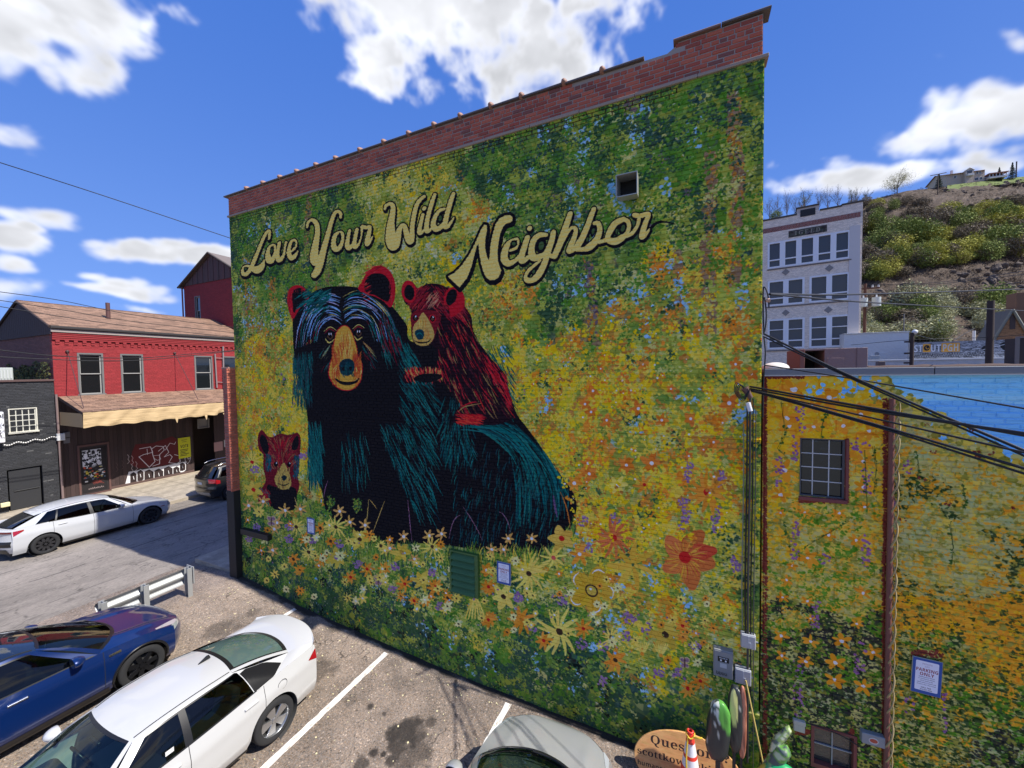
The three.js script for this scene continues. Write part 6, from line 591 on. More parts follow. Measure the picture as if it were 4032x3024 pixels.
for (const s of [1, -1]) { const gg = rsPatch(.9, 1, 0, 1, .003); gg.scale(1, 1, s); mesh('c_pillar_top', gg, Object.assign(paint.clone(), { side: THREE.DoubleSide }), car); }
mesh(o.hatch ? 'tailgate' : 'boot_lid', gridGeo(16, 30, (u, v) => { const q = v * 2 - 1, k = Math.abs(q), s = Math.sign(q) || 1, A = deck(k), bx = L - o.rear[0][0] - (o.tailCurve || .2) * Math.pow(k, 2.8), x = lerp(A.x, bx, u), y = lerp(A.y, o.deckY(k), u) + Math.sin(u * Math.PI) * (o.deckHump || .012), z = k * lerp(o.deckW || hw - .2, sideZ(bx, Math.min(belt(bx), o.deckY(k))), u); return [x, y, s * z]; }), Object.assign(paint.clone(), { side: THREE.DoubleSide }), car);
const shoulderLater = () => { for (const s of [1, -1]) { const xe = L - (o.tailCurve || .2) - o.rear[0][0]; mesh('shoulder', gridGeo(24, 5, (u, v) => { const xl = lerp(o.deckSideX - .25, xe, u), Lw = V3(xl, belt(xl), sideZ(xl, belt(xl))); let Up; const us = .45; if (u < us) { const A = sidePt(sideUV(o.deckSideX - .25, 0), 0), B = deck(1); Up = A.lerp(B, u / us); } else { const A = deck(1), B = V3(xe, o.deckY(1), sideZ(xe, Math.min(belt(xe), o.deckY(1)))); const w = (u - us) / (1 - us); Up = A.lerp(B, w); Up.y += Math.sin(w * Math.PI) * (o.deckHump || .012); } const p = Lw.lerp(Up, v); p.y += Math.sin(v * Math.PI) * .012 * (1 - u); return [p.x, p.y + .001, s * p.z]; }), Object.assign(paint.clone(), { side: THREE.DoubleSide }), car); } };
const gB = (x) => V3(x, belt(x) + .004, sideZ(x, belt(x)) - .012);
const frontLine = (t) => { const A = V3(cowl(1), belt(cowl(1)), sideZ(cowl(1), belt(cowl(1)))), B = roofPt(xh + (o.headerSweep || .07), 1); return A.lerp(B, t); };
const rearLine = (t) => { const A = deck(1), B = roofPt(rearX(1), 1), p = A.clone().lerp(B, t); return p; };
const sidePt = (u, t) => { const A = frontLine(t), B = rearLine(t), x = lerp(A.x, B.x, u); const xb = x, yb = belt(xb), zb = sideZ(xb, yb) - .008, yr = railY(x < xh + .07 ? xh + .07 : x > xr - .06 ? xr - .06 : x), y = lerp(lerp(A.y, B.y, u), 0, 0); const lowY = lerp(yb, A.y, 0), bot = V3(lerp(frontLine(0).x, rearLine(0).x, u), 0, 0); const x0 = bot.x, y0 = x0 > o.deckSideX ? lerp(belt(x0), rearLine(0).y, clamp((x0 - o.deckSideX) / (rearLine(0).x - o.deckSideX))) : belt(x0), z0 = lerp(sideZ(x0, belt(x0)) - .006, rearLine(0).z, clamp((x0 - o.deckSideX) / Math.max(.01, rearLine(0).x - o.deckSideX))); const tp = V3(lerp(frontLine(1).x, rearLine(1).x, u), 0, 0); const x1 = tp.x, y1 = railY(x1), z1 = rail(x1); const q = V3(lerp(x0, x1, t), lerp(y0, y1, t), lerp(z0, z1, t)); q.z += Math.sin(t * Math.PI) * .022; return q; };
const sideUV = (x, t) => { let a = 0, b = 1; for (let k = 0; k < 24; k++) { const m = (a + b) / 2; sidePt(m, t).x < x ? a = m : b = m; } return (a + b) / 2; };
const win = (name, mat, q, s, off) => { // q: [[x0 bottom, x0 top], [x1 bottom, x1 top], t0, t1]
const g = gridGeo(14, 8, (u, v) => { const t = lerp(q[2], typeof q[3] === 'function' ? q[3](u) : q[3], v), xl = lerp(q[0][0], q[0][1], t), xr2 = lerp(q[1][0], q[1][1], t), p = sidePt(sideUV(lerp(xl, xr2, u), t), t); return [p.x, p.y, s * (p.z + off)]; }); return mesh(name, g, Object.assign(mat.clone(), { side: THREE.DoubleSide }), car); };
for (const s of [1, -1]) {
const t0 = .04, t1 = o.glassTop || .9; for (const q of o.panes) win('side_window', o.sideGlass || tintGlass, [q[0], q[1], t0, t1], s, 0);
const P = o.panes; win('window_frame', trimBlack, [[P[0][0][0] - .06, P[0][0][1] - .03], [P[P.length - 1][1][0] + .05, P[P.length - 1][1][1] + .03], t1, t1 + .045], s, .002); win('belt_trim', o.chromeBelt ? chromeMat : trimBlack, [[P[0][0][0] - .1, P[0][0][1] - .1], [P[P.length - 1][1][0] + .04, P[P.length - 1][1][1] + .04], -.015, t0], s, .004);
for (let k = 0; k < P.length - 1; k++) win('b_pillar', trimBlack, [P[k][1], P[k + 1][0], 0, t1 + .01], s, .002);
const g1 = gridGeo(6, 8, (u, v) => { const q = P[P.length - 1], t = v, xe = lerp(q[1][0], q[1][1], t) - .002, U = sideUV(xe, t), p = sidePt(lerp(U, 1, u), t); return [p.x, p.y, s * (p.z + .003)]; }); mesh('c_pillar', g1, Object.assign(paint.clone(), { side: THREE.DoubleSide }), car);
const g0 = gridGeo(5, 8, (u, v) => { const q = P[0], t = v, xe = lerp(q[0][0], q[0][1], t) + .002, U = sideUV(xe, t), p = sidePt(lerp(0, U, u), t); return [p.x, p.y, s * (p.z + .003)]; }); mesh('front_pillar_cover', g0, Object.assign(paint.clone(), { side: THREE.DoubleSide }), car);
const g2 = gridGeo(30, 3, (u, v) => { const t = lerp(t1 + .042, 1.005, v), p = sidePt(u, t); return [p.x, p.y, s * (p.z + .003)]; }); mesh('roof_rail', g2, Object.assign(paint.clone(), { side: THREE.DoubleSide }), car);
mesh('roof_seam', tube([0, .15, .3, .45, .6, .75, .9, 1].map((u) => { const x = lerp(xh + .1, xr - .08, u); const p = roofPt(x, .93); return V3(p.x, p.y + .002, s * p.z); }), .007, 24, 5), seamMat, car);
const mx = frontLine(0).x + .3, my = belt(mx) + .09, mz = sideZ(mx, belt(mx)) + .1; const mg = new THREE.SphereGeometry(1, 18, 12); { const p = mg.attributes.position; for (let i = 0; i < p.count; i++) { const x = p.getX(i); p.setXYZ(i, (x > .25 ? .25 : x) * .12, p.getY(i) * .075, p.getZ(i) * .115); } mg.computeVertexNormals(); } mg.translate(mx, my, s * mz); const mm = mesh('door_mirror', mg, o.mirrorMat || paint, car); mesh('mirror_glass', (() => { const c = new THREE.CircleGeometry(1, 18); c.scale(.1, .062, 1); c.rotateY(Math.PI / 2); c.translate(mx + .0325, my, s * mz); return c; })(), std([.05, .055, .06], .05, { metalness: .6 }), mm); mesh('mirror_arm', rod([mx - .02, my - .05, s * (mz - .02)], [mx - .03, my - .09, s * (mz - .13)], .022), trimBlack, mm);
}
shoulderLater();
const cy = sill + .12; mesh('cabin_floor', box(xa.c + .15, o.deckX - .1, cy - .04, cy, -hw + .16, hw - .16), cabinDark, car);
mesh('dashboard', (() => { const s = new THREE.Shape(), dx = xa.c + .06, dy = belt(dx + .3); s.moveTo(0, 0); s.lineTo(0, dy - cy - .1); s.quadraticCurveTo(.25, dy - cy - .02, .55, dy - cy - .06); s.quadraticCurveTo(.66, dy - cy - .12, .6, dy - cy - .26); s.lineTo(.5, 0); const g = new THREE.ExtrudeGeometry(s, { depth: W - .36, bevelEnabled: false }); g.translate(dx, cy, -(W - .36) / 2); return g; })(), cabinDark, car);
const seatX = o.seats || [xa.c + 1.3, xa.c + 2.0]; for (const [i, sx] of seatX.entries()) for (const s of i ? [1, -1] : [1, -1]) { const st = mesh('seat', merge([rbox(sx - .42, sx + .08, cy + .12, cy + .34, s * .37 - .24, s * .37 + .24, .06), (() => { const b = rbox(-.06, .08, 0, i ? .5 : .6, -.23, .23, .055); b.rotateZ(-.25); b.translate(sx + .06, cy + .26, s * .37); return b; })()]), o.seatMat || cabinGrey, car); if (!i) { const h = rbox(-.04, .05, 0, .18, -.12, .12, .04); h.rotateZ(-.2); h.translate(sx + .22, cy + .82, s * .37); mesh('headrest', h, o.seatMat || cabinGrey, st); } }
const sw = new THREE.TorusGeometry(.18, .016, 8, 28); sw.rotateY(Math.PI / 2); sw.rotateZ(.42); sw.translate(xa.c + .78, belt(xa.c + .7) - .05, (o.driver || 1) * .37); mesh('steering_wheel', sw, trimBlack, car);
const mr = rbox(-.02, .02, -.03, .03, -.12, .12, .015); const mp = W0(0).lerp(roofPt(xh, 0), .82); mr.translate(mp.x + .08, mp.y - .05, 0); mesh('rear_view_mirror', mr, trimBlack, car);
return { car, sideZ, belt, low, roofPt, deck, hoodY, cowl, W0, sidePt, rsPatch, wsPatch, nose, top, facePatch, skinPatch, fasciaPt, win };
}
const GLOSS = (c, extra = {}) => phys(c, .32, { clearcoat: 1, clearcoatRoughness: .03, ...extra });
const rimSilver = { n: 5, wide: .075, skew: false, mat: std([.5, .51, .52], .28, { metalness: .9 }) }, rimDark = { n: 10, wide: .03, skew: false, mat: std([.07, .07, .075], .3, { metalness: .8 }) }, rimBlack = { n: 7, wide: .035, mat: std([.02, .02, .022], .3, { metalness: .6 }) }, rimSuv = { n: 6, wide: .06, mat: std([.55, .55, .56], .3, { metalness: .9 }) };
const whitePaint = GLOSS([.52, .52, .51]), bluePaint = GLOSS([.002, .02, .11], { metalness: .3 }), silverPaint = phys([.40, .41, .405], .38, { metalness: .3, clearcoat: 1, clearcoatRoughness: .04 }), blackPaint = GLOSS([.008, .008, .009]), civicWhite = GLOSS([.50, .51, .52]);
{
const P = whitePaint, o = { name: 'white_sedan', L: 4.68, W: 1.825, wb: 2.72, fx: .93, r: .325, paint: P, rim: rimSilver, bulge: .05, crease: .74, noseCurve: .3, tailCurve: .24,
belt: [[0, .6], [.3, .72], [1, .86], [1.6, .92], [2.6, .95], [3.4, 1.0], [4.0, 1.04], [4.68, 1.03]], top: [[0, .58], [.12, .68], [.5, .82], [1.2, .955], [1.98, 1.335], [2.4, 1.405], [2.8, 1.415], [3.25, 1.375], [4, 1.2]], plan: [[0, .80], [.3, .84], [.8, .895], [1.5, .912], [3.2, .912], [3.9, .90], [4.4, .86], [4.68, .83]],
aBase: { c: 1.1, s: 1.52 }, header: 1.98, rearHeader: 3.28, rail: [[1.9, .555], [2.4, .60], [2.9, .60], [3.3, .55]], deckX: 4.2, deckTop: 1.12, deckW: .62, deckSideX: 3.7, deckDrop: .05, deckSweep: .12, deckHump: .02, rsBulge: .03, doors: [1.42, 2.5, 3.5], cBase: 0,
rear: [[.03, 1.16], [.0, 1.12], [.07, .98], [.05, .78], [.0, .66], [.01, .45], [.1, .26]], deckY: (k) => 1.175 - .1 * Math.pow(k, 2.5), front: [[.05, .66], [0, .58], [.0, .42], [.04, .28], [.12, .2]], hoodStart: .05,
panes: [[[1.66, 2.2], [2.47, 2.5]], [[2.56, 2.58], [3.36, 3.26]]], glass: phys([.5, .66, .62], .02, { transmission: 1, thickness: 0, ior: 1.5 }), rearGlass: phys([.085, .135, .12], .05, { clearcoat: 1 }), sideGlass: tintGlass, seatMat: std([.3, .3, .29], .85), driver: -1 };
const c = buildCar(o, 'white sedan with a rear lip and silver five spoke wheels backed up to the mural', [-6.93, G(-7.0), 6.13], Math.PI / 2);
for (const s of [1, -1]) { c.facePatch('tail_lamp', lampRed, false, .62 * s, .995 * s, (q) => .27 + .03 * q, (q) => .30 + .12 * q, .008); c.skinPatch('tail_lamp', lampRed, 4.28, 4.44, (a) => lerp(.86, .80, a), (a) => lerp(.87, .97, a), s, .006);
c.win('quarter_trim', trimBlack, [[3.37, 3.27], [3.9, 3.42], .03, .8], s, .009); }
c.facePatch('lamp_bar', lampRed, false, -.62, .62, .285, .315, .006); c.facePatch('lower_valance', trimBlack, false, -.9, .9, .84, .99, .008); c.facePatch('number_plate', whitePlastic, false, -.18, .18, .58, .7, .012);
const fin = prism([[0, 0], [.17, 0], [.15, .05], [.12, .055]], .02, .004); fin.translate(3.05, o.top ? 1.4 : 0, -.01); mesh('roof_aerial', fin, trimBlack, c.car);
const cap = new THREE.TorusGeometry(.075, .0035, 6, 32); cap.translate(3.78, .83, c.sideZ(3.78, .83) - .001); mesh('fuel_flap', cap, seamMat, c.car);
for (const s of [1, -1]) c.facePatch('head_lamp', lampClear, true, .6 * s, .98 * s, .05, .3, .006);
const blind = rbox(-.05, .05, 0, .03, -.05, .05, .01); blind.translate(1.5, 1.05, -.45); mesh('window_sticker', (() => { const g = new THREE.PlaneGeometry(.09, .06); g.translate(2.3, 1.06, .862); return g; })(), whitePlastic, c.car);
}
{
const o = { name: 'blue_sedan', L: 4.7, W: 1.86, wb: 2.87, fx: .86, r: .335, paint: bluePaint, rim: rimBlack, bulge: .05, crease: .8, noseCurve: .34, tailCurve: .25, flare: .02, flushHandle: true, cladding: true,
belt: [[0, .62], [.3, .74], [.8, .88], [1.4, .93], [2.4, .95], [3.4, 1.0], [4.7, 1.02]], top: [[0, .60], [.15, .73], [.5, .84], [1.1, .955], [1.95, 1.35], [2.3, 1.43], [2.7, 1.443], [3.2, 1.4], [4, 1.2]], plan: [[0, .80], [.3, .85], [.8, .915], [1.5, .925], [3.4, .925], [4.2, .90], [4.7, .84]],
aBase: { c: .98, s: 1.42 }, header: 1.95, rearHeader: 3.25, rail: [[1.9, .57], [2.4, .61], [3.3, .56]], deckX: 4.2, deckTop: 1.1, deckW: .64, deckSideX: 3.8, doors: [1.36, 2.5, 3.5],
rear: [[.03, 1.12], [0, 1.08], [.05, .95], [.03, .7], [.02, .45], [.1, .26]], deckY: (k) => 1.13 - .06 * k * k, front: [[.06, .66], [.0, .56], [.0, .42], [.02, .3], [.1, .2]], hoodStart: .06, hoodCrease: .02, hoodPow: 2.2,
panes: [[[1.56, 2.14], [2.46, 2.5]], [[2.55, 2.58], [3.55, 3.3]]], glass: phys([.30, .38, .37], .02, { transmission: 1, thickness: 0, ior: 1.5 }), sideGlass: phys([.12, .15, .15], .02, { transmission: 1, thickness: 0, ior: 1.5 }), roofMat: phys([.010, .014, .022], .05, { clearcoat: 1 }), pillarPaint: bluePaint, seatMat: cabinDark };
const c = buildCar(o, 'glossy deep blue sedan with dark glass roof, nose towards the mural', [-10.02, G(-10.05) - .02, 2.06], -Math.PI / 2);
for (const s of [1, -1]) { const hl = mesh('head_lamp', gridGeo(12, 6, (u, v) => { const x = lerp(.2, .62, u), k0 = lerp(.70, .93, u), k1 = lerp(.93, .985, u), k = lerp(k0, k1, v), xx = Math.max(x, .03 + .34 * Math.pow(k, 2.8)); return [xx, c.hoodY(xx, k) + .005, s * k * c.sideZ(xx, c.belt(xx))]; }), Object.assign(lampClear.clone(), { side: THREE.DoubleSide }), c.car); c.facePatch('head_lamp', lampClear, true, .7 * s, .97 * s, 0, .14, .006); c.facePatch('tail_lamp', lampRed, false, .5 * s, .98 * s, .25, .42, .006);
const rep = c.skinPatch('side_camera', chromeMat, 1.14, 1.3, .80, (a) => .84, s, .005); c.skinPatch('sill_cover', trimBlack, 1.3, 3.3, .205, .27, s, .006); }
c.facePatch('lower_grille', trimBlack, true, -.62, .62, .62, .86, .006);
}
{
const o = { name: 'silver_sedan', L: 4.6, W: 1.78, wb: 2.7, fx: .92, r: .32, paint: silverPaint, rim: rimSilver, bulge: .05, noseCurve: .36, tailCurve: .24, mirrorMat: silverPaint,
belt: [[0, .62], [.3, .70], [.9, .86], [1.5, .92], [3.4, .98], [4.6, 1.0]], top: [[0, .62], [.15, .72], [.5, .83], [1.0, .945], [1.72, 1.33], [2.2, 1.42], [2.7, 1.42], [3.2, 1.37], [4, 1.2]], plan: [[0, .78], [.3, .82], [.8, .875], [1.5, .89], [3.4, .89], [4.6, .82]],
aBase: { c: .80, s: 1.28 }, header: 1.72, rearHeader: 3.15, rail: [[1.8, .55], [2.3, .585], [3.2, .55]], deckX: 4.0, deckTop: 1.08, deckW: .62, deckSideX: 3.6, doors: [1.4, 2.45, 3.4],
rear: [[.03, 1.06], [0, 1.02], [.04, .9], [.02, .6], [.1, .26]], deckY: (k) => 1.07 - .05 * k * k, front: [[.06, .68], [.0, .6], [.0, .42], [.03, .28], [.1, .2]], hoodStart: .06, hoodCrease: .012, hoodPow: 3,
panes: [[[1.46, 1.98], [2.42, 2.45]], [[2.5, 2.52], [3.4, 3.15]]], glass: phys([.62, .80, .70], .02, { transmission: 1, thickness: 0, ior: 1.5 }), seatMat: cabinGrey };
const c = buildCar(o, 'silver grey car parked nose in below the mural, black wipers along its windscreen', [-1.76, G(-1.76), .78], -Math.PI / 2);
for (const s of [1, -1]) { c.facePatch('head_lamp', lampClear, true, .62 * s, .98 * s, .04, .26, .006); mesh('head_lamp', gridGeo(12, 5, (u, v) => { const x = lerp(.3, .66, u), k = lerp(lerp(.88, .965, u), .99, v), xx = Math.max(x, .03 + .36 * Math.pow(k, 2.8)); return [xx, c.hoodY(xx, k) + .005, s * k * c.sideZ(xx, c.belt(xx))]; }), Object.assign(lampClear.clone(), { side: THREE.DoubleSide }), c.car); c.facePatch('tail_lamp', lampRed, false, .6 * s, .98 * s, .2, .45, .006);
const nz = new THREE.SphereGeometry(.012, 8, 6); nz.translate(.93, c.hoodY(.93, .36) + .004, s * .32); mesh('washer_nozzle', nz, trimBlack, c.car); }
for (const [k0, k1] of [[-.55, .15], [.1, .78]]) { const A = c.W0(Math.abs(k0)), Bp = c.W0(Math.abs(k1)); const pts = [0, .25, .5, .75, 1].map((t) => { const k = lerp(k0, k1, t), p = c.W0(Math.abs(k)); return V3(p.x + .06 + t * .05, p.y + .052 + t * .03, Math.sign(k || 1) * p.z); }); mesh('wiper', tube(pts, .011, 24, 6), trimBlack, c.car); }
c.facePatch('grille', trimBlack, true, -.5, .5, .2, .42, .008);
}
{
const o = { name: 'white_hatchback', L: 4.52, W: 1.8, wb: 2.7, fx: .89, r: .325, paint: civicWhite, rim: rimDark, bulge: .06, crease: .72, noseCurve: .32, tailCurve: .26, hatch: true, flare: .015,
belt: [[0, .6], [.3, .7], [.9, .84], [1.5, .90], [2.6, .94], [3.4, 1.0], [4.0, 1.03], [4.52, 1.0]], top: [[0, .58], [.15, .68], [.5, .79], [1.1, .90], [1.85, 1.32], [2.3, 1.415], [2.7, 1.43], [3.2, 1.40], [3.8, 1.27], [4.2, 1.1]], plan: [[0, .78], [.3, .83], [.8, .885], [1.5, .90], [3.4, .90], [4.1, .88], [4.52, .84]],
aBase: { c: 1.0, s: 1.46 }, header: 1.86, rearHeader: 3.62, rail: [[1.8, .55], [2.3, .59], [3.0, .58], [3.7, .50]], deckX: 4.34, deckTop: 1.02, deckW: .60, deckSideX: 3.75, deckSweep: .16, doors: [1.4, 2.45, 3.4],
rear: [[.03, 1.02], [0, .98], [.06, .86], [.04, .7], [.0, .58], [.02, .42], [.1, .25]], deckY: (k) => 1.0 - .05 * k * k, front: [[.05, .64], [0, .56], [0, .42], [.03, .28], [.1, .19]], hoodStart: .05,
panes: [[[1.6, 2.1], [2.42, 2.46]], [[2.52, 2.54], [3.32, 3.2]], [[3.36, 3.24], [3.78, 3.42]]], sideGlass: phys([.06, .075, .075], .02, { transmission: 1, thickness: 0, ior: 1.5 }), glass: phys([.2, .25, .25], .02, { transmission: 1, thickness: 0, ior: 1.5 }), rearGlass: phys([.014, .015, .016], .05, { clearcoat: 1 }) };
const c = buildCar(o, 'white sporty hatchback with dark wheels parked across the street', [-20.02, G(-20), -2.14], -Math.PI / 2);
for (const s of [1, -1]) { c.facePatch('tail_lamp', lampRed, false, .55 * s, .99 * s, .1, .27, .01); c.skinPatch('tail_lamp', lampRed, 4.02, 4.24, (a) => lerp(.93, .82, a), (a) => lerp(.965, .97, a), s, .008); c.facePatch('bumper_vent', trimBlack, false, .62 * s, .95 * s, .55, .76, .008); c.skinPatch('head_lamp', lampClear, .34, .6, (a) => lerp(.6, .70, a), (a) => lerp(.69, .74, a), s, .006); c.skinPatch('side_marker', lampRed, .42, .56, .56, .585, s, .008); c.facePatch('head_lamp', lampClear, true, .6 * s, .98 * s, .02, .22, .006); }
c.facePatch('spoiler_strip', trimBlack, false, -.98, .98, 0, .1, .03); c.facePatch('rear_diffuser', trimBlack, false, -.8, .8, .84, 1, .01); c.facePatch('number_plate', whitePlastic, false, -.18, .18, .42, .53, .012);
mesh('roof_spoiler', gridGeo(20, 4, (u, v) => { const q = u * 2 - 1, k = Math.abs(q), s = Math.sign(q) || 1, p = c.roofPt(3.56, k * .97), e = lerp(0, .22, v); return [p.x + e - .06 * k * k, p.y + .012 - e * .18, s * p.z]; }), Object.assign(civicWhite.clone(), { side: THREE.DoubleSide }), c.car);
}
{
const o = { name: 'black_suv', L: 4.26, W: 1.78, wb: 2.55, fx: .87, r: .345, arch: .065, paint: blackPaint, rim: rimSuv, bulge: .05, noseCurve: .28, tailCurve: .22, hatch: true, cladding: true, sill: .26,
belt: [[0, .82], [.3, .94], [.9, 1.0], [1.5, 1.03], [2.6, 1.06], [3.4, 1.1], [4.26, 1.14]], top: [[0, .84], [.2, .96], [.6, 1.04], [1.0, 1.09], [1.7, 1.52], [2.1, 1.63], [2.6, 1.66], [3.2, 1.65], [3.8, 1.58], [4.2, 1.2]], plan: [[0, .78], [.4, .85], [1, .885], [3.4, .885], [4.26, .82]],
aBase: { c: .95, s: 1.3 }, header: 1.7, rearHeader: 3.82, rail: [[1.6, .58], [2.2, .62], [3.2, .61], [3.9, .57]], deckX: 4.16, deckTop: 1.1, deckW: .68, deckSideX: 3.95, doors: [1.25, 2.25, 3.2], deckSweep: .12,
rear: [[.04, 1.08], [.02, 1.04], [.02, .9], [.03, .75], [0, .6], [.02, .45], [.12, .28]], deckY: (k) => 1.09 - .03 * k * k, front: [[.05, .86], [0, .75], [0, .5], [.08, .28]], hoodStart: .05,
panes: [[[1.45, 1.95], [2.22, 2.25]], [[2.3, 2.33], [3.15, 3.1]], [[3.22, 3.17], [3.85, 3.62]]], glass: phys([.1, .12, .12], .02, { transmission: 1, thickness: 0, ior: 1.5 }), rearGlass: phys([.012, .013, .014], .05, { clearcoat: 1 }), sideGlass: phys([.05, .06, .06], .02, { transmission: 1, thickness: 0, ior: 1.5 }) };
const c = buildCar(o, 'black compact sport utility car parked beyond the white hatchback', [-20.15, G(-20.1), -7.68], -Math.PI / 2);
for (const s of [1, -1]) { c.facePatch('tail_lamp', lampRed, false, .66 * s, .99 * s, .06, .34, .01); c.skinPatch('tail_lamp', lampRed, 3.86, 4.02, .86, (a) => lerp(1.0, 1.06, a), s, .008); mesh('roof_bar', tube([[1.9, 1.63, s * .6], [2.1, 1.69, s * .61], [3, 1.71, s * .6], [3.6, 1.68, s * .58], [3.75, 1.62, s * .57]], .017, 24, 7), chromeMat, c.car); }
c.facePatch('number_plate', whitePlastic, false, -.2, .2, .3, .42, .012); c.facePatch('lower_valance', greyMetal, false, -.7, .7, .8, .95, .01);
}
// ================= things on and before the walls =================
const aPoint = (x, y, z) => V3(x, y, z).applyAxisAngle(V3(0, 1, 0), AN).add(A0);
{ // parking signs
const [cv, g] = canvas(384, 560); g.fillStyle = '#1d4f9c'; g.fillRect(0, 0, 384, 560); g.fillStyle = '#e6e6f2'; g.beginPath(); g.roundRect(40, 36, 304, 474, 18); g.fill(); g.textAlign = 'center'; g.fillStyle = 'rgba(150,120,140,.55)'; g.font = 'bold 34px sans-serif'; g.fillText('PRIVATE', 192, 92); g.fillText('LOT', 192, 130);
g.fillStyle = '#8c1f33'; g.font = 'bold 72px sans-serif'; g.fillText('PARKING', 192, 202, 300); g.fillText('ONLY', 192, 268); g.fillStyle = '#3c4050'; g.font = 'bold 18px sans-serif'; ['Illegally parked vehicles', 'or unauthorized vehicles', 'will be towed at the', "vehicle owner's expense and", '24 hours a day 7 days a week'].forEach((t, i) => g.fillText(t, 192, 296 + i * 30)); g.font = 'bold 30px sans-serif'; g.fillText('CALL TAG', 192, 468); g.font = 'bold 26px sans-serif'; g.fillText('412-647-0000'.replace('0000', '3600'), 192, 500);
const tex = canvasTex(cv), face = std('#ffffff', .45, { map: tex }), edge = std([.35, .38, .3], .6);
const sign = (label, pos, turn, tilt, w, h) => { const s = thing('parking_sign', label, 'sign', pos, turn); const b = mesh('panel', rbox(-w / 2, w / 2, -h / 2, h / 2, .002, .014, .005), edge, s); const f = new THREE.PlaneGeometry(w - .012, h - .012); f.translate(0, 0, .0165); mesh('printed_face', f, face, b); s.rotation.z = tilt; };
const ctr = (a, b, z) => { const p = onZ(a[0], a[1], z), q = onZ(b[0], b[1], z); return [(p.x + q.x) / 2, (p.y + q.y) / 2, z]; };
sign('blue edged parking sign on the mural beside the small bear cub', ctr([664, 1116], [681, 1156], .012), 0, 0, .27, .40); sign('blue edged parking sign right of the green louvre vent', ctr([1073, 1210], [1105, 1266], .012), 0, -.01, .29, .42);
sign('blue edged parking sign on the brick of the painted annex', aPoint(1.758, 2.196, .012).toArray(), AN, -.03, .285, .46);
}
{ // electrical boxes at the right end of the mural
const bx = (u0, v0, u1, v1) => { const a = onZ(u0, v0, .05), b = onZ(u1, v1, .05); return [a.x, b.x, b.y, a.y]; };
const grey = std([.42, .43, .44], .5, { metalness: .2 }), dull = std([.26, .26, .245], .6);
const p1 = bx(1541, 1395, 1583, 1465), pn = thing('electrical_panel', 'dull grey electrical panel with black and white sticker at the end of the mural', 'electrical panel', [0, 0, 0]); mesh('case', rbox(p1[0], p1[1], p1[2] + .0, p1[3], .0, .1, .012), dull, pn); mesh('cover', rbox(p1[0] + .012, p1[1] - .012, p1[2] + .015, p1[3] - .02, .1, .108, .003), dull, pn);
const [sc, sg] = canvas(128, 64); sg.fillStyle = '#141414'; sg.fillRect(0, 0, 128, 64); sg.fillStyle = '#e8e8e8'; sg.font = 'bold 22px sans-serif'; sg.textAlign = 'center'; sg.fillText('KILLIN IT', 64, 24); sg.beginPath(); sg.arc(36, 46, 11, 0, 6.3); sg.arc(92, 46, 11, 0, 6.3); sg.fill(); const pw = p1[1] - p1[0], st = new THREE.PlaneGeometry(pw * .56, pw * .3); st.translate(p1[0] + pw * .5, p1[3] - .13, .1105); mesh('sticker', st, std('#ffffff', .5, { map: canvasTex(sc) }), pn); const s2 = new THREE.PlaneGeometry(pw * .34, pw * .26); s2.translate(p1[0] + pw * .5, p1[3] - .22, .1105); mesh('sticker', s2, std([.5, .5, .48], .6), pn); const [tc, tg] = canvas(128, 48); tg.clearRect(0, 0, 128, 48); tg.strokeStyle = '#1b1b1b'; tg.lineWidth = 5; tg.lineJoin = 'round'; tg.beginPath(); for (const [k, x] of [10, 36, 62, 88].entries()) { tg.moveTo(x, 8 + k); tg.lineTo(x + 2, 40); tg.lineTo(x + 18, 36); tg.lineTo(x + 14, 12); } tg.stroke(); const s3 = new THREE.PlaneGeometry(pw * .7, pw * .26); s3.translate(p1[0] + pw * .45, p1[2] + .07, .1105); mesh('scrawl', s3, std('#ffffff', .6, { map: canvasTex(tc), transparent: true, alphaTest: .5 }), pn);
for (const [u0, v0, u1, v1, lab] of [[1600, 1364, 1632, 1402, 'upper pale grey meter box beside the corner conduits'], [1587, 1437, 1622, 1480, 'lower pale grey meter box beside the electrical panel']]) { const q = bx(u0, v0, u1, v1), m = thing('meter_box', lab, 'meter box', [0, 0, 0]); mesh('case', rbox(q[0], q[1], q[2], q[3], 0, .09, .012), grey, m); const c = mesh('cover', rbox(q[0] + .008, q[1] - .008, q[2] + .03, q[3] - .012, .09, .102, .006), grey, m); mesh('cover_ridge', merge([box((q[0] + q[1]) / 2 - .004, (q[0] + q[1]) / 2 + .004, (q[2] + q[3]) / 2, q[3] - .02, .101, .108), box((q[0] + q[1]) / 2 - .004, (q[0] + q[1]) / 2 + .03, (q[2] + q[3]) / 2 - .008, (q[2] + q[3]) / 2, .101, .108), box((q[0] + q[1]) / 2 + .022, (q[0] + q[1]) / 2 + .03, q[2] + .03, (q[2] + q[3]) / 2 - .008, .101, .108)]), std([.55, .56, .57], .5), c); mesh('latch', rod([q[1], (q[2] + q[3]) / 2, .05], [q[1] + .03, (q[2] + q[3]) / 2, .05], .012), greyMetal, m); }
const M = V3(.765, 5.82, .15), mast = thing('service_mast', 'bundle of dark conduits and cables running down the corner of the mural', 'conduit', [0, 0, 0]);
const xs = [.74, .775, .81, .845, .70], tops = [5.62, 5.7, 5.66, 5.5, 5.3], bots = [2.2, .4, 1.2, .3, 2.35]; xs.forEach((x, k) => mesh('conduit', tube([[x, tops[k], .1 - k * .008], [x + .005, 4.4, .06], [x - .004, 3, .05 + (k % 2) * .01], [x + .006, bots[k], .055]], [.011, .014, .008, .006, .007][k], 50, 8), [blackMetal, std([.05, .045, .04], .6), cableBlack, std([.06, .06, .055], .5), std([.2, .22, .16], .6)][k], mast));
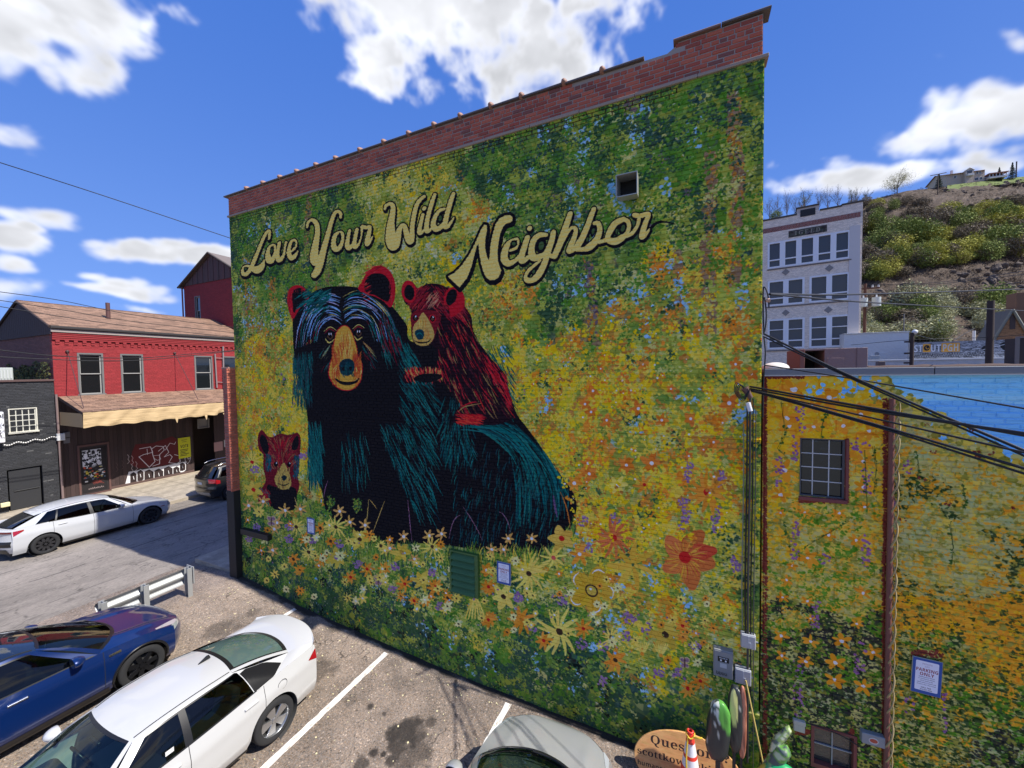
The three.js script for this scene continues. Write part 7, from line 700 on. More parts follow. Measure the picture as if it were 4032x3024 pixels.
mesh('weather_head', (() => { const c = new THREE.CylinderGeometry(.05, .03, .16, 14); c.rotateZ(.5); c.translate(.74, 5.74, .12); return c; })(), std([.13, .07, .06], .6), mast); mesh('insulator', (() => { const c = new THREE.CylinderGeometry(.03, .03, .12, 12); c.rotateZ(.25); c.translate(.755, 5.55, .15); return c; })(), std([.75, .76, .78], .25), mast);
for (let k = 0; k < 4; k++) mesh('drip_loop', tube([[.75, 5.72, .13], [.66 - k * .02, 5.85 + k * .012, .17], [.62 - k * .015, 5.77, .18], [.68, 5.69 - k * .02, .17], [.765, 5.80, .16]], .005, 40, 6), cableBlack, mast);
const far = (p, q, s) => [p[0] + (q[0] - p[0]) * s, p[1] + (q[1] - p[1]) * s, p[2] + (q[2] - p[2]) * s];
const wire = (label, a, b, c, r) => solo('service_cable', tube([a, b, c, far(b, c, 2.4), far(b, c, 6)], r, 90, 7), cableBlack, label, 'cable');
wire('thick black service cable from the mural mast, upper of the level pair', [.765, 5.83, .16], [1.659, 5.675, 1.64], [2.115, 5.60, 2.407], .013); wire('thick black service cable from the mural mast, lower of the level pair', [.765, 5.80, .16], [1.655, 5.655, 1.66], [2.117, 5.612, 2.40], .011);
wire('thick black service cable from the mural mast, upper of the sloping pair', [.775, 5.79, .16], [1.805, 5.47, 1.24], [2.402, 5.27, 1.885], .012); wire('thick black service cable from the mural mast, lower of the sloping pair', [.775, 5.77, .16], [1.80, 5.45, 1.25], [2.399, 5.23, 1.91], .010); wire('thin service cable from the mural mast between the two pairs', [.77, 5.78, .16], [1.72, 5.56, 1.42], [2.28, 5.43, 2.1], .009);
wire('heavy black cable dropping from the roof corner of the mural building', [.935, 6.54, .1], [1.6, 6.0, .86], [2.437, 5.40, 1.82], .013); wire('second black cable dropping from the roof corner of the mural building', [.935, 6.50, .1], [1.6, 5.975, .86], [2.43, 5.36, 1.84], .009); wire('thin cable from the roof corner passing over the blue band', [.94, 6.12, .08], [1.7, 5.95, .6], [2.6, 5.72, 1.3], .008);
const cc = thing('corner_cables', 'loose black cables hanging down the corner above the annex roof', 'cable', [0, 0, 0]); for (const [k, q] of [[[.932, 6.54, .06], [.925, 6.9, .03], [.935, 7.2, .02], [.97, 7.1, .05], [.99, 6.9, .05]], [[.93, 6.52, .06], [.95, 6.3, .06], [.935, 5.9, .05], [.93, 5.4, .05]], [[.94, 7.05, .03], [.96, 6.8, .05], [.945, 6.6, .05], [.93, 6.54, .06]]].entries()) mesh('strand', tube(q, .009, 40, 6), cableBlack, cc); mesh('clamp', (() => { const s = new THREE.SphereGeometry(.03, 10, 8); s.translate(.98, 7.0, .05); return s; })(), std([.5, .3, .22], .5), cc);
solo('roof_lamp', (() => { const s = new THREE.SphereGeometry(.17, 24, 10, 0, Math.PI * 2, 0, Math.PI / 2); s.scale(1, .5, 1); s.translate(1.13, 6.075, -.32); return s; })(), std([.75, .7, .62], .4), 'cream domed cover on the annex roof beside the mural corner', 'roof cover');
solo('yellow_pole', rod(onZ(1611, 1470, .12), onZ(1653, 1672, .34), .011), std([.55, .42, .12], .6), 'thin yellow pole leaning from the lower meter box', 'pole');
}
{ // guard rail at the edge of the lot
const gl = thing('guard_rail', 'short galvanised guard rail on steel posts between lot and street', 'guard rail', [0, 0, 0]); const x = -11.38, gz = (z) => G(x) + .0, ends = [1.08, 2.75]; const galv = std([.40, .41, .41], .5, { metalness: .5, bumpMap: softBump, bumpScale: .003 });
const prof = [[0, .30], [.03, .27], [.06, .2], [.03, .13], [.0, .10], [.0, .04], [.03, .01], [.06, -.06], [.03, -.13], [0, -.16]].map((p) => [p[0], p[1] - .02]);
mesh('rail', (() => { const g = gridGeo(20, prof.length - 1, (u, v) => { const i = Math.round(v * (prof.length - 1)); return [x - .09 - prof[i][0] * 1.5, G(x) + .46 + prof[i][1] * .85, lerp(ends[0], ends[1], u)]; }); return g; })(), Object.assign(galv.clone(), { side: THREE.DoubleSide }), gl);
for (const z of [1.14, 1.98, 2.68]) mesh('post', merge([rbox(x - .07, x - .055, G(x) - .1, G(x) + .73, z - .05, z + .05, .004), rbox(x - .055, x + .07, G(x) - .1, G(x) + .73, z - .006, z + .006, .004), rbox(x + .07, x + .085, G(x) - .1, G(x) + .73, z - .05, z + .05, .004)]), galv, gl);
mesh('end_plate', rbox(x - .2, x + .1, G(x) + .30, G(x) + .73, ends[0] - .03, ends[0] - .002, .006), galv, gl);
}
{ // traffic cone with yellow cord
const c = thing('traffic_cone', 'orange traffic cone with two white bands and yellow cord tied round its top', 'traffic cone', [.03, 0, .62]); const h0 = .08; const base = onZ(1480, 1575, .62).y; const H = base; const orange = std([.78, .05, .03], .45), white = std([.75, .74, .74], .4);
const rr = (y) => lerp(.2, .034, y / H), ring = (a, b, m, n) => mesh(n, new THREE.LatheGeometry([[rr(a), a], [rr(b), b]].map((p) => new THREE.Vector2(...p)), 28), m, c); ring(.03, H * .56, orange, 'body'); ring(H * .56, H * .67, white, 'band'); ring(H * .67, H * .715, orange, 'body'); ring(H * .715, H * .86, white, 'band'); ring(H * .86, H, orange, 'body'); mesh('tip', (() => { const t = new THREE.TorusGeometry(.033, .012, 8, 20); t.rotateX(Math.PI / 2); t.translate(0, H, 0); return t; })(), orange, c); mesh('foot', rbox(-.19, .19, 0, .035, -.19, .19, .015), orange, c);
const cord = thing('yellow_rope', 'yellow plastic rope hanging from the traffic cone', 'rope', [.03, 0, .62]); const yl = std([.75, .5, .04], .5); mesh('loop', tube([[-.05, H - .03, .03], [0, H - .06, .06], [.05, H - .03, .03], [.04, H - .02, -.04], [-.04, H - .02, -.04]], .009, 40, 6, true), yl, cord); mesh('tail', tube([[-.03, H - .03, .05], [-.05, H * .7, .1], [-.04, H * .4, .14], [-.06, .05, .2]], .010, 40, 6), yl, cord); mesh('tail', tube([[.04, H - .04, .04], [.1, H - .01, .06], [.15, H - .0, .05]], .012, 20, 6), yl, cord);
}
{ // round board with hand lettering, resting against the wall
const [cv, g] = canvas(1024, 768); g.fillStyle = '#d8a468'; g.fillRect(0, 0, 1024, 768); const R = rng(66); for (let k = 0; k < 900; k++) { g.fillStyle = `rgba(${120 + R() * 90},${70 + R() * 60},${40 + R() * 30},.08)`; g.beginPath(); g.ellipse(R() * 1024, R() * 768, 10 + R() * 60, 4 + R() * 20, 0, 0, 6.3); g.fill(); } g.fillStyle = '#2a1a18'; g.textAlign = 'center'; g.font = 'bold 138px serif'; g.fillText('Questions?', 540, 215); g.font = 'bold 104px serif'; g.fillText('scottkowalski.com', 512, 375, 980); g.font = 'bold 76px sans-serif'; g.fillText('humaneactionpennsylvania.org', 520, 500, 990); g.fillStyle = '#c8a21c'; g.beginPath(); g.arc(360, 640, 70, 0, 6.3); g.fill();
const s = new THREE.Shape(); s.absellipse(0, 0, .72, .42, 0, Math.PI * 2); const gg = new THREE.ExtrudeGeometry(s, { depth: .025, bevelEnabled: true, bevelSize: .006, bevelThickness: .005, bevelSegments: 2, curveSegments: 40 }); const po = gg.attributes.position, uv = gg.attributes.uv; for (let i = 0; i < po.count; i++) uv.setXY(i, (po.getX(i) + .72) / 1.44, (po.getY(i) + .42) / .84);
const b = thing('lettered_board', 'oval tan board with hand painted brown lettering leaning behind the traffic cone', 'sign board', [-.02, .27, .34]); const m = mesh('board', gg, std('#ffffff', .75, { map: canvasTex(cv) }), b); b.rotation.set(-.28, .12, .03); mesh('prop', rbox(-.03, .03, -.3, .1, -.06, -.03, .01), std([.2, .13, .07], .8), b);
}
{ // painted foam figures standing by the corner (dark leaf shapes, green arms)
const lobe = (pts, r) => { const g = new THREE.SphereGeometry(1, 28, 20); return g; };
const blade = (w, h, t, seed, lean) => { const g = new THREE.SphereGeometry(1, 36, 28), p = g.attributes.position; for (let i = 0; i < p.count; i++) { let x = p.getX(i), y = p.getY(i), z = p.getZ(i); { const m = Math.pow(Math.pow(Math.abs(x), 3.4) + Math.pow(Math.abs(y), 3.4) + Math.pow(Math.abs(z), 3.4), -1 / 3.4); x *= m; y *= m; z *= m; } const k = Math.sign(y) * Math.pow(Math.abs(y), .8), n = (fbm3(x * 2 + seed, y * 2, z * 2, 3, seed) - .5) * .42; const wd = 1 - .25 * Math.pow(Math.max(0, k), 3) - .35 * Math.pow(Math.max(0, -k), 4); p.setXYZ(i, x * w * wd * (1 + n) + lean * k, k * h, z * t * (1 + n)); } g.computeVertexNormals(); return g; };
const paintBy = (g, fn) => { const p = g.attributes.position, c = new Float32Array(p.count * 3); for (let i = 0; i < p.count; i++) { const q = fn(p.getX(i), p.getY(i), p.getZ(i)); c.set(q, i * 3); } g.setAttribute('color', new THREE.BufferAttribute(c, 3)); return g; };
const vc = std('#ffffff', .4, { vertexColors: true, bumpMap: softBump, bumpScale: .004 }), dk = [.028, .034, .036];
const speck = (x, y, z, s) => hash3(Math.floor(x * 90), Math.floor(y * 90), Math.floor(z * 90), s) > .985;
const A = thing('foam_leaf_figure', 'tall dark painted foam leaf with green and white tip beside the cone', 'prop', onZ(1551, 1577, .52).toArray()); mesh('leaf', paintBy(blade(.135, .42, .085, 3, .02), (x, y, z) => y > .25 + (x + .05) * -1.2 ? (x > .01 ? [.10, .34, .05] : fbm3(x * 20, y * 20, z * 20, 2, 3) > .5 ? [.55, .58, .5] : [.05, .08, .06]) : speck(x, y, z, 1) ? [.6, .6, .5] : dk), vc, A); mesh('stake', rbox(-.03, .03, -1.6, -.35, -.02, .02, .008), std([.03, .028, .026], .7), A);
const B2 = thing('foam_leaf_figure', 'dark painted foam leaf with pale yellow spot and orange bark strip', 'prop', onZ(1588, 1552, .44).toArray()); mesh('leaf', paintBy(blade(.09, .46, .075, 7, 0), (x, y, z) => { const u = (x + .02) / .05, v = (y - .2) / .24; return u * u + v * v < 1 && z > 0 ? [.66, .66, .22] : speck(x, y, z, 4) ? [.6, .6, .5] : dk; }), vc, B2); mesh('bark_strip', paintBy((() => { const g = blade(.05, .5, .05, 11, 0); g.translate(.085, -.02, .0); return g; })(), (x, y, z) => fbm(x * 60, y * 4, 3, 2) > .52 ? [.58, .24, .14] : [.30, .10, .06]), vc, B2); mesh('stake', merge([rbox(-.03, .01, -1.6, -.36, -.02, .02, .008), rbox(.06, .09, -1.6, -.4, -.02, .02, .008)]), std([.03, .028, .026], .7), B2);
const arm = (pts, rr) => { const parts = []; const C = new THREE.CatmullRomCurve3(pts.map((p) => V3(...p))), n = 26, m = 18, pos = []; const fr = C.computeFrenetFrames(n); return gridGeo(m, n, (u, v) => { const k = Math.round(v * n), c = C.getPointAt(v), a = u * Math.PI * 2, r = rr(v) * (1 + (fbm3(c.x * 9, c.y * 9, a, 2, 4) - .5) * .25); return [c.x + (fr.normals[k].x * Math.cos(a) + fr.binormals[k].x * Math.sin(a)) * r, c.y + (fr.normals[k].y * Math.cos(a) + fr.binormals[k].y * Math.sin(a)) * r, c.z + (fr.normals[k].z * Math.cos(a) + fr.binormals[k].z * Math.sin(a)) * r]; }); };
const q = (zx, zy, z) => { const p = onZ((2920 + zx / 4) / 1.82278, (2610 + zy / 4) / 1.82278, z); return [p.x, p.y, p.z]; };
const Cn = thing('foam_cactus_arm', 'pale green and white painted foam arm reaching up before the annex', 'prop', [0, 0, 0]); mesh('upper_arm', paintBy(arm([q(520, 1420, .45), q(560, 1240, .45), q(650, 1150, .44), q(720, 1060, .42), q(740, 985, .41), q(742, 975, .41)], (v) => .062 * (1 - v * .35) * Math.min(1, (1 - v) * 8 + .05)), (x, y, z) => { const n = fbm3(x * 14, y * 14, z * 14, 3, 5); return n > .56 ? [.58, .62, .40] : n > .46 ? [.30, .42, .12] : [.12, .15, .12]; }), vc, Cn); mesh('lower_arm', paintBy(arm([q(420, 1720, .5), q(520, 1560, .5), q(620, 1440, .5), q(690, 1330, .49), q(700, 1285, .49)], (v) => .085 * Math.min(1, (1 - v) * 6 + .08)), (x, y, z) => { const n = fbm3(x * 11, y * 11, z * 11, 3, 8); return n > .54 ? [.50, .58, .34] : n > .44 ? [.14, .34, .06] : [.08, .11, .10]; }), vc, Cn);
const D = thing('painted_tub', 'bright green painted round tub with yellow patch at the foot of the annex', 'tub', (() => { const p = onZ(1690, 1668, .55); return [p.x, 0, p.z]; })()); const top = onZ(1690, 1650, .55).y; mesh('tub', (() => { const g = new THREE.SphereGeometry(.5, 36, 20, 0, Math.PI * 2, 0, Math.PI / 2); const y = top; g.scale(.9, y / .5, .5); return paintBy(g, (x, yy, z) => x < -.24 + vnoise(yy * 9, z * 9, 3) * .06 ? [.62, .5, .06] : fbm3(x * 8, yy * 8, z * 8, 3, 2) > .62 ? [.35, .45, .2] : [.02, .36, .12]); })(), vc, D);
}
// ================= what stands beyond the annex: offices, signs, poles, hillside =================
const z6p = (x, y) => [(2900 + x / 1.951) / 1.82278, (600 + y / 1.951) / 1.82278];
const depthPt = (u, v, d) => CAM.clone().addScaledVector(rayDir(u, v), d / FOCAL);
function frontage(vpx, u, v, depth) {  // a vertical facade plane: its left vanishing pixel, one point on it and that point's depth
const L = rayDir(vpx, 815); L.y = 0; L.normalize(); const X = L.clone().negate(), N = new THREE.Vector3().crossVectors(X, V3(0, 1, 0)), P = depthPt(u, v, depth), O = V3(P.x, 0, P.z);
return { O, X, N, turn: Math.atan2(-X.z, X.x), at: (uu, vv, off = 0) => { const d = rayDir(uu, vv), t = (O.clone().sub(CAM).dot(N) + off) / d.dot(N), q = CAM.clone().addScaledVector(d, t).sub(O); return [q.dot(X), q.y]; } }; }
const leafMat = (c) => std(c, .9, { side: THREE.DoubleSide });
{ // pale brick office block
const F = frontage(-134, 1655, 751, 34), a6 = (x, y) => F.at(...z6p(x, y)), B = thing('pale_brick_block', 'four storey pale brick block with red band and big white framed windows', 'building', F.O.toArray(), F.turn);
const xl = a6(212, 900)[0] - .6, xr = a6(962, 900)[0], top = a6(550, 420)[1], topR = a6(930, 385)[1], yb = 0, bandT = a6(900, 462)[1], bandB = a6(900, 505)[1], main = a6(760, 425)[1];
const W = []; const r1t = a6(560, 650)[1], r1b = a6(560, 850)[1]; const wx = [[245, 342], [365, 468], [490, 598], [620, 732], [755, 868]].map(([p, q]) => [a6(p, 760)[0], a6(q, 760)[0]]); for (const [p, q] of wx) W.push([p, q, r1b, r1t, 1]);
for (const [p, q] of [[245, 368], [390, 516], [566, 700], [722, 862]]) { W.push([a6(p, 1060)[0], a6(q, 1060)[0], a6(560, 1152)[1], a6(560, 958)[1], 2]); W.push([a6(p, 1380)[0], a6(q, 1380)[0], a6(560, 1498)[1], a6(560, 1268)[1], 3]); }
const holes = W.map((w) => w.slice(0, 4)), pale = (R) => { const k = .82 + R() * .3; return [.92 * k, .79 * k, .64 * k]; };
const prof = (x) => x > xr - 1.25 ? topR : x > a6(465, 430)[0] && x < a6(632, 410)[0] ? top : main - .02;
stuff(mesh('pale_brickwork', flatBricks(bond(xl, xr, yb, topR, { holes, seed: 17, headers: 0, top: prof }).filter((b) => b[3] > 4 && !(b[2] > bandB && b[2] < bandT)), -.012, 0, .004, null, pale, 3), vcol(.85), B));
stuff(mesh('red_brickwork', flatBricks(bond(xl, xr - .12, bandB, bandT, { seed: 18, headers: 0 }), -.012, .004, .004, null, (R) => { const k = .7 + R() * .6; return [.23 * k, .05 * k, .035 * k]; }, 3), vcol(.85), B));
mesh('wall', (() => { const pts = [[xl, 0], [xr, 0], [xr, topR], [xr - 1.25, topR], [xr - 1.25, main], [a6(632, 410)[0], main], [a6(632, 410)[0], top], [a6(465, 430)[0], top], [a6(465, 430)[0], main], [xl, main]]; const s = new THREE.Shape(pts.map((p) => new THREE.Vector2(...p))); for (const h of holes) s.holes.push(new THREE.Path([[h[0], h[2]], [h[0], h[3]], [h[1], h[3]], [h[1], h[2]]].map((p) => new THREE.Vector2(...p)))); const g = new THREE.ExtrudeGeometry(s, { depth: .3, bevelEnabled: false }); g.translate(0, 0, -.3055); return g; })(), std([.56, .49, .42], .9), B);
mesh('side_wall', box(xr - .3, xr + .01, 0, topR - .3, -14, -.306), std([.55, .48, .42], .9), B); mesh('body', box(xl, xr - .31, 0, main - .6, -14, -1.2), std([.05, .05, .05], .9), B);
const cap = (p, q, y) => mesh('coping', rbox(p, q, y, y + .12, -.34, .08, .02), std([.07, .065, .06], .8), B); cap(xl, a6(465, 430)[0], main); cap(a6(465, 430)[0] - .05, a6(632, 410)[0] + .05, top); cap(a6(632, 410)[0] + .06, xr - 1.3, main); cap(xr - 1.29, xr + .1, topR);
const pq = [a6(490, 460)[0], a6(605, 460)[0], a6(548, 487)[1], a6(548, 435)[1]]; mesh('parapet_plaque', box(pq[0], pq[1], pq[2], pq[3], 0, .05), std([.018, .018, .018], .7), B);
{ const q = [a6(400, 610)[0], a6(695, 590)[0], a6(548, 632)[1], a6(548, 580)[1]]; const [c, g] = canvas(512, 96); g.fillStyle = '#58554c'; g.fillRect(0, 0, 512, 96); const R = rng(3); for (let k = 0; k < 300; k++) { g.fillStyle = `rgba(${R() * 60},${R() * 60},${R() * 50},.25)`; g.fillRect(R() * 512, R() * 96, R() * 40, R() * 30); } g.fillStyle = '#8f8a78'; g.font = 'bold 80px serif'; g.textAlign = 'center'; g.fillText('I G E L D', 256, 76, 430); const m = new THREE.PlaneGeometry(q[1] - q[0], q[3] - q[2]); m.translate((q[0] + q[1]) / 2, (q[2] + q[3]) / 2, .03); mesh('name_stone', m, std('#ffffff', .85, { map: canvasTex(c) }), B); }
const fw = std([.82, .82, .82], .5), gd = phys([.05, .062, .075], .22, {});
for (const [p, q, y0, y1, row] of W) { const f = .09, w = mesh('window', merge([box(p - .06, p + f, y0 - .06, y1 + .04, -.2, .04), box(q - f, q + .06, y0 - .06, y1 + .04, -.2, .04), box(p + f, q - f, y1 - f, y1 + .04, -.2, .041), box(p + f, q - f, y0 - .06, y0 + f, -.2, .041)]), fw, B), m = lerp(y0, y1, row === 1 ? .3 : row === 2 ? .28 : .26); mesh('rail', box(p + f, q - f, m - .05, m + .05, -.18, .02), fw, w); mesh('pane', box(p + f, q - f, y0 + f, m - .05, -.12, -.11), row === 2 && p < a6(300, 1060)[0] && 0 ? fw : gd, w); mesh('pane', box(p + f, q - f, m + .05, y1 - f, -.121, -.111), gd, w); if (row === 3) mesh('rail', box(p + f, q - f, lerp(m, y1, .52) - .03, lerp(m, y1, .52) + .03, -.18, .019), fw, w); }
for (const [i, n] of [[0, 1], [1, 2], [2, 3], [3, 4], [5, 7], [9, 11], [6, 8], [10, 12]]) mesh('mullion', box(W[i][1] + .061, W[n][0] - .061, W[i][2] - .06, W[i][3] + .04, -.05, .035), fw, B);
for (const y of [r1b - .12, W[5][2] - .12, W[6][2] - .16]) mesh('sill_band', rbox(a6(235, 900)[0], a6(882, 860)[0], y - .07, y, 0, .09, .01), std([.13, .11, .11], .8), B);
for (const [p, y] of [[378, 920], [712, 890], [378, 1232], [705, 1210]]) { const c = a6(p, y), d = box(-.2, .2, -.2, .2, 0, .03); d.rotateZ(Math.PI / 4); d.translate(c[0], c[1], .004); mesh('brick_diamond', d, std([.26, .24, .22], .85), B); }
mesh('corner_pier', box(xr - .78, xr - .12, 4, r1t + .3, .0, .06), std([.64, .59, .55], .85), B);
}
{ // rust brown box on the annex roof
const b = thing('rooftop_box', 'pinkish brown sheet metal box with dark open side on the annex roof', 'box', [0, 0, 0]); const d = 9.5, p = depthPt(...z6p(485, 1655), d), q = depthPt(...z6p(1010, 1498), d), F = frontage(-700, ...z6p(485, 1600), d), A = F.at(...z6p(485, 1650)), C = F.at(...z6p(1010, 1498)), D1 = F.at(...z6p(525, 1600))[0], D2 = F.at(...z6p(675, 1600))[0]; b.position.copy(F.O); b.rotation.y = F.turn; const y0 = 5.94, m = std([.30, .21, .19], .65, { bumpMap: softBump, bumpScale: .01 });
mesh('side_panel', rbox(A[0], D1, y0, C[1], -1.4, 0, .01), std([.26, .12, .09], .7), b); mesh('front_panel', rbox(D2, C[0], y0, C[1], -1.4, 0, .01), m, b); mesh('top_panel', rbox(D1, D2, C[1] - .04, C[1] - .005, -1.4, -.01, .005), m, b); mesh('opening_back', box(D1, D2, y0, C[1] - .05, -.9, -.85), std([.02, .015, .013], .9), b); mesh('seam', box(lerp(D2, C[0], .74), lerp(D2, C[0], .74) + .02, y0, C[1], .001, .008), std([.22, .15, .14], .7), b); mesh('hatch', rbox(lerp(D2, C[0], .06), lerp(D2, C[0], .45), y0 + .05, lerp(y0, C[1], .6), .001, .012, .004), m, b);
}
{ // white rendered building and long painted wall
const F = frontage(-700, ...z6p(955, 1500), 30), a6 = (x, y) => F.at(...z6p(x, y)), B = thing('white_building', 'plain white rendered low building behind the pale brick block', 'building', F.O.toArray(), F.turn), p = a6(950, 1395), q = a6(1325, 1380); mesh('wall', box(p[0] - 1, q[0], 0, (p[1] + q[1]) / 2, -6, 0), std([.66, .65, .62], .85, { bumpMap: softBump, bumpScale: .02 }), B); const v = a6(1025, 1588), w = a6(1095, 1560); mesh('window_unit', rbox(v[0], w[0], v[1] - .05, w[1], .0, .12, .01), std([.5, .5, .47], .6), B); mesh('vent', (() => { const c = new THREE.CircleGeometry(.14, 16), o = a6(1078, 1548); c.translate(o[0], o[1], .01); return c; })(), std([.3, .3, .3], .7), B); mesh('coping', rbox(p[0] - 1, q[0] + .05, (p[1] + q[1]) / 2, (p[1] + q[1]) / 2 + .08, -6, .05, .01), std([.55, .54, .5], .8), B);
const F2 = frontage(-700, ...z6p(1340, 1580), 27), b6 = (x, y) => F2.at(...z6p(x, y)), M = thing('sign_wall', 'long low wall painted grey with white and gold block lettering and a bridge', 'wall', F2.O.toArray(), F2.turn), l = b6(1340, 1450), r = b6(2230, 1425), y0 = b6(1700, 1580)[1], y1 = b6(1700, 1450)[1];
const [c, g] = canvas(1536, 256), R = rng(77); g.fillStyle = '#8d9096'; g.fillRect(0, 0, 1536, 256); for (let k = 0; k < 700; k++) { const s = R(); g.strokeStyle = s < .4 ? 'rgba(210,214,220,.5)' : s < .75 ? 'rgba(60,64,70,.5)' : 'rgba(24,24,28,.6)'; g.lineWidth = 2 + R() * 9; const x = (s < .7 ? .42 + R() * .58 : R()) * 1536, y = R() * 256; g.beginPath(); g.moveTo(x, y); g.quadraticCurveTo(x + R() * 60, y - 40 + R() * 80, x + 20 + R() * 90, y - 30 + R() * 60); g.stroke(); } g.font = 'bold 150px sans-serif'; g.fillStyle = '#d8dade'; g.fillText('ST', 40, 150, 130); g.fillText('UT', 275, 150, 150); g.fillStyle = '#e2a13a'; g.fillRect(170, 30, 110, 125); g.fillRect(430, 24, 250, 134); g.fillStyle = '#16161a'; g.beginPath(); g.arc(226, 90, 44, 0, 6.3); g.fill(); g.strokeStyle = '#e2a13a'; g.lineWidth = 9; g.beginPath(); g.arc(236, 84, 22, .2, 3.9); g.stroke(); g.fillStyle = '#c9c6bd'; g.fillText('PGH', 440, 148, 232);
g.strokeStyle = '#33363c'; g.lineWidth = 6; g.beginPath(); for (let k = 0; k <= 30; k++) { const x = 20 + k * 34; g.moveTo(x, 236); g.lineTo(x + 17, 196 - 30 * Math.sin(k * .3) ** 2); g.lineTo(x + 34, 236); } g.moveTo(0, 238); g.lineTo(1100, 226); g.stroke(); g.fillStyle = '#141418'; g.beginPath(); g.ellipse(1050, 120, 80, 46, 0, 0, 6.3); g.fill(); g.beginPath(); g.ellipse(1330, 110, 130, 70, .3, 0, 6.3); g.fill(); g.strokeStyle = '#d8dade'; g.lineWidth = 7; g.beginPath(); g.arc(1330, 110, 60, 0, 5); g.moveTo(980, 140); g.lineTo(1300, 60); g.stroke();
const pl = new THREE.PlaneGeometry(r[0] - l[0], y1 - y0); pl.translate((l[0] + r[0]) / 2, (y0 + y1) / 2, .03); mesh('painted_face', pl, std('#ffffff', .7, { map: canvasTex(c) }), M); mesh('wall', box(l[0], r[0] + 4, 0, y1, -.4, 0), std([.4, .4, .4], .85), M); const wb = b6(1700, 1625)[1]; const lb = bond(b6(1000, 1600)[0], r[0] + 3, wb - .5, y0 - .1, { seed: 6, headers: 0 }); stuff(mesh('white_brickwork', flatBricks(lb, .3, .32, .004, null, (Q) => { const k = .85 + Q() * .2; return [.52 * k, .52 * k, .54 * k]; }, 3), vcol(.8), M)); mesh('brick_base', box(b6(1000, 1600)[0], r[0] + 3, 0, y0 - .1, .05, .311), std([.46, .46, .48], .85), M); mesh('white_rail', rbox(b6(1000, 1600)[0], r[0] + 3, y0 - .1, y0 - .02, .0, .4, .01), std([.7, .7, .7], .6), M);
const rf = thing('flat_roof_edge', 'dark tar roof edge stretching behind the blue painted annex', 'roof', [0, 0, 0]), F3 = frontage(-700, ...z6p(1010, 1640), 15), c6 = (x, y) => F3.at(...z6p(x, y)); rf.position.copy(F3.O); rf.rotation.y = F3.turn; const rt = c6(1600, 1625)[1]; mesh('fascia', rbox(c6(150, 1650)[0], c6(2400, 1650)[0], 3, rt - .08, -9, 0, .02), std([.10, .08, .07], .8), rf); mesh('edge', (() => gridGeo(120, 3, (u, v) => { const x = lerp(c6(1010, 1640)[0], c6(2400, 1640)[0], u); return [x, rt - .09 + Math.sin(v * 3.1) * (.06 + .05 * vnoise(x * 3, 1, 3)), .04 - v * .25]; }))(), std([.09, .055, .045], .85, { side: THREE.DoubleSide }), rf); const bx = c6(1100, 1645), by = c6(1155, 1605); mesh('roof_vent', rbox(bx[0], by[0], rt - .08, by[1], -.4, -.1, .02), std([.13, .10, .09], .7), rf);
const db = thing('dark_roof_box', 'dark brown framed box at the end of the sign wall', 'box', [0, 0, 0]); { const F4 = frontage(-700, ...z6p(2150, 1600), 14), d6 = (x, y) => F4.at(...z6p(x, y)); db.position.copy(F4.O); db.rotation.y = F4.turn; const u0 = d6(2150, 1618), u1 = d6(2300, 1410); mesh('panel', box(u0[0], u1[0], u0[1] - .3, u1[1] - .06, -.6, 0), std([.05, .035, .03], .8), db); mesh('frame', merge([box(u0[0] - .05, u0[0] + .04, u0[1] - .3, u1[1], .0, .06), box(u0[0] + .04, u1[0], u1[1] - .059, u1[1], .0, .06)]), std([.2, .17, .15], .7), db); }
}
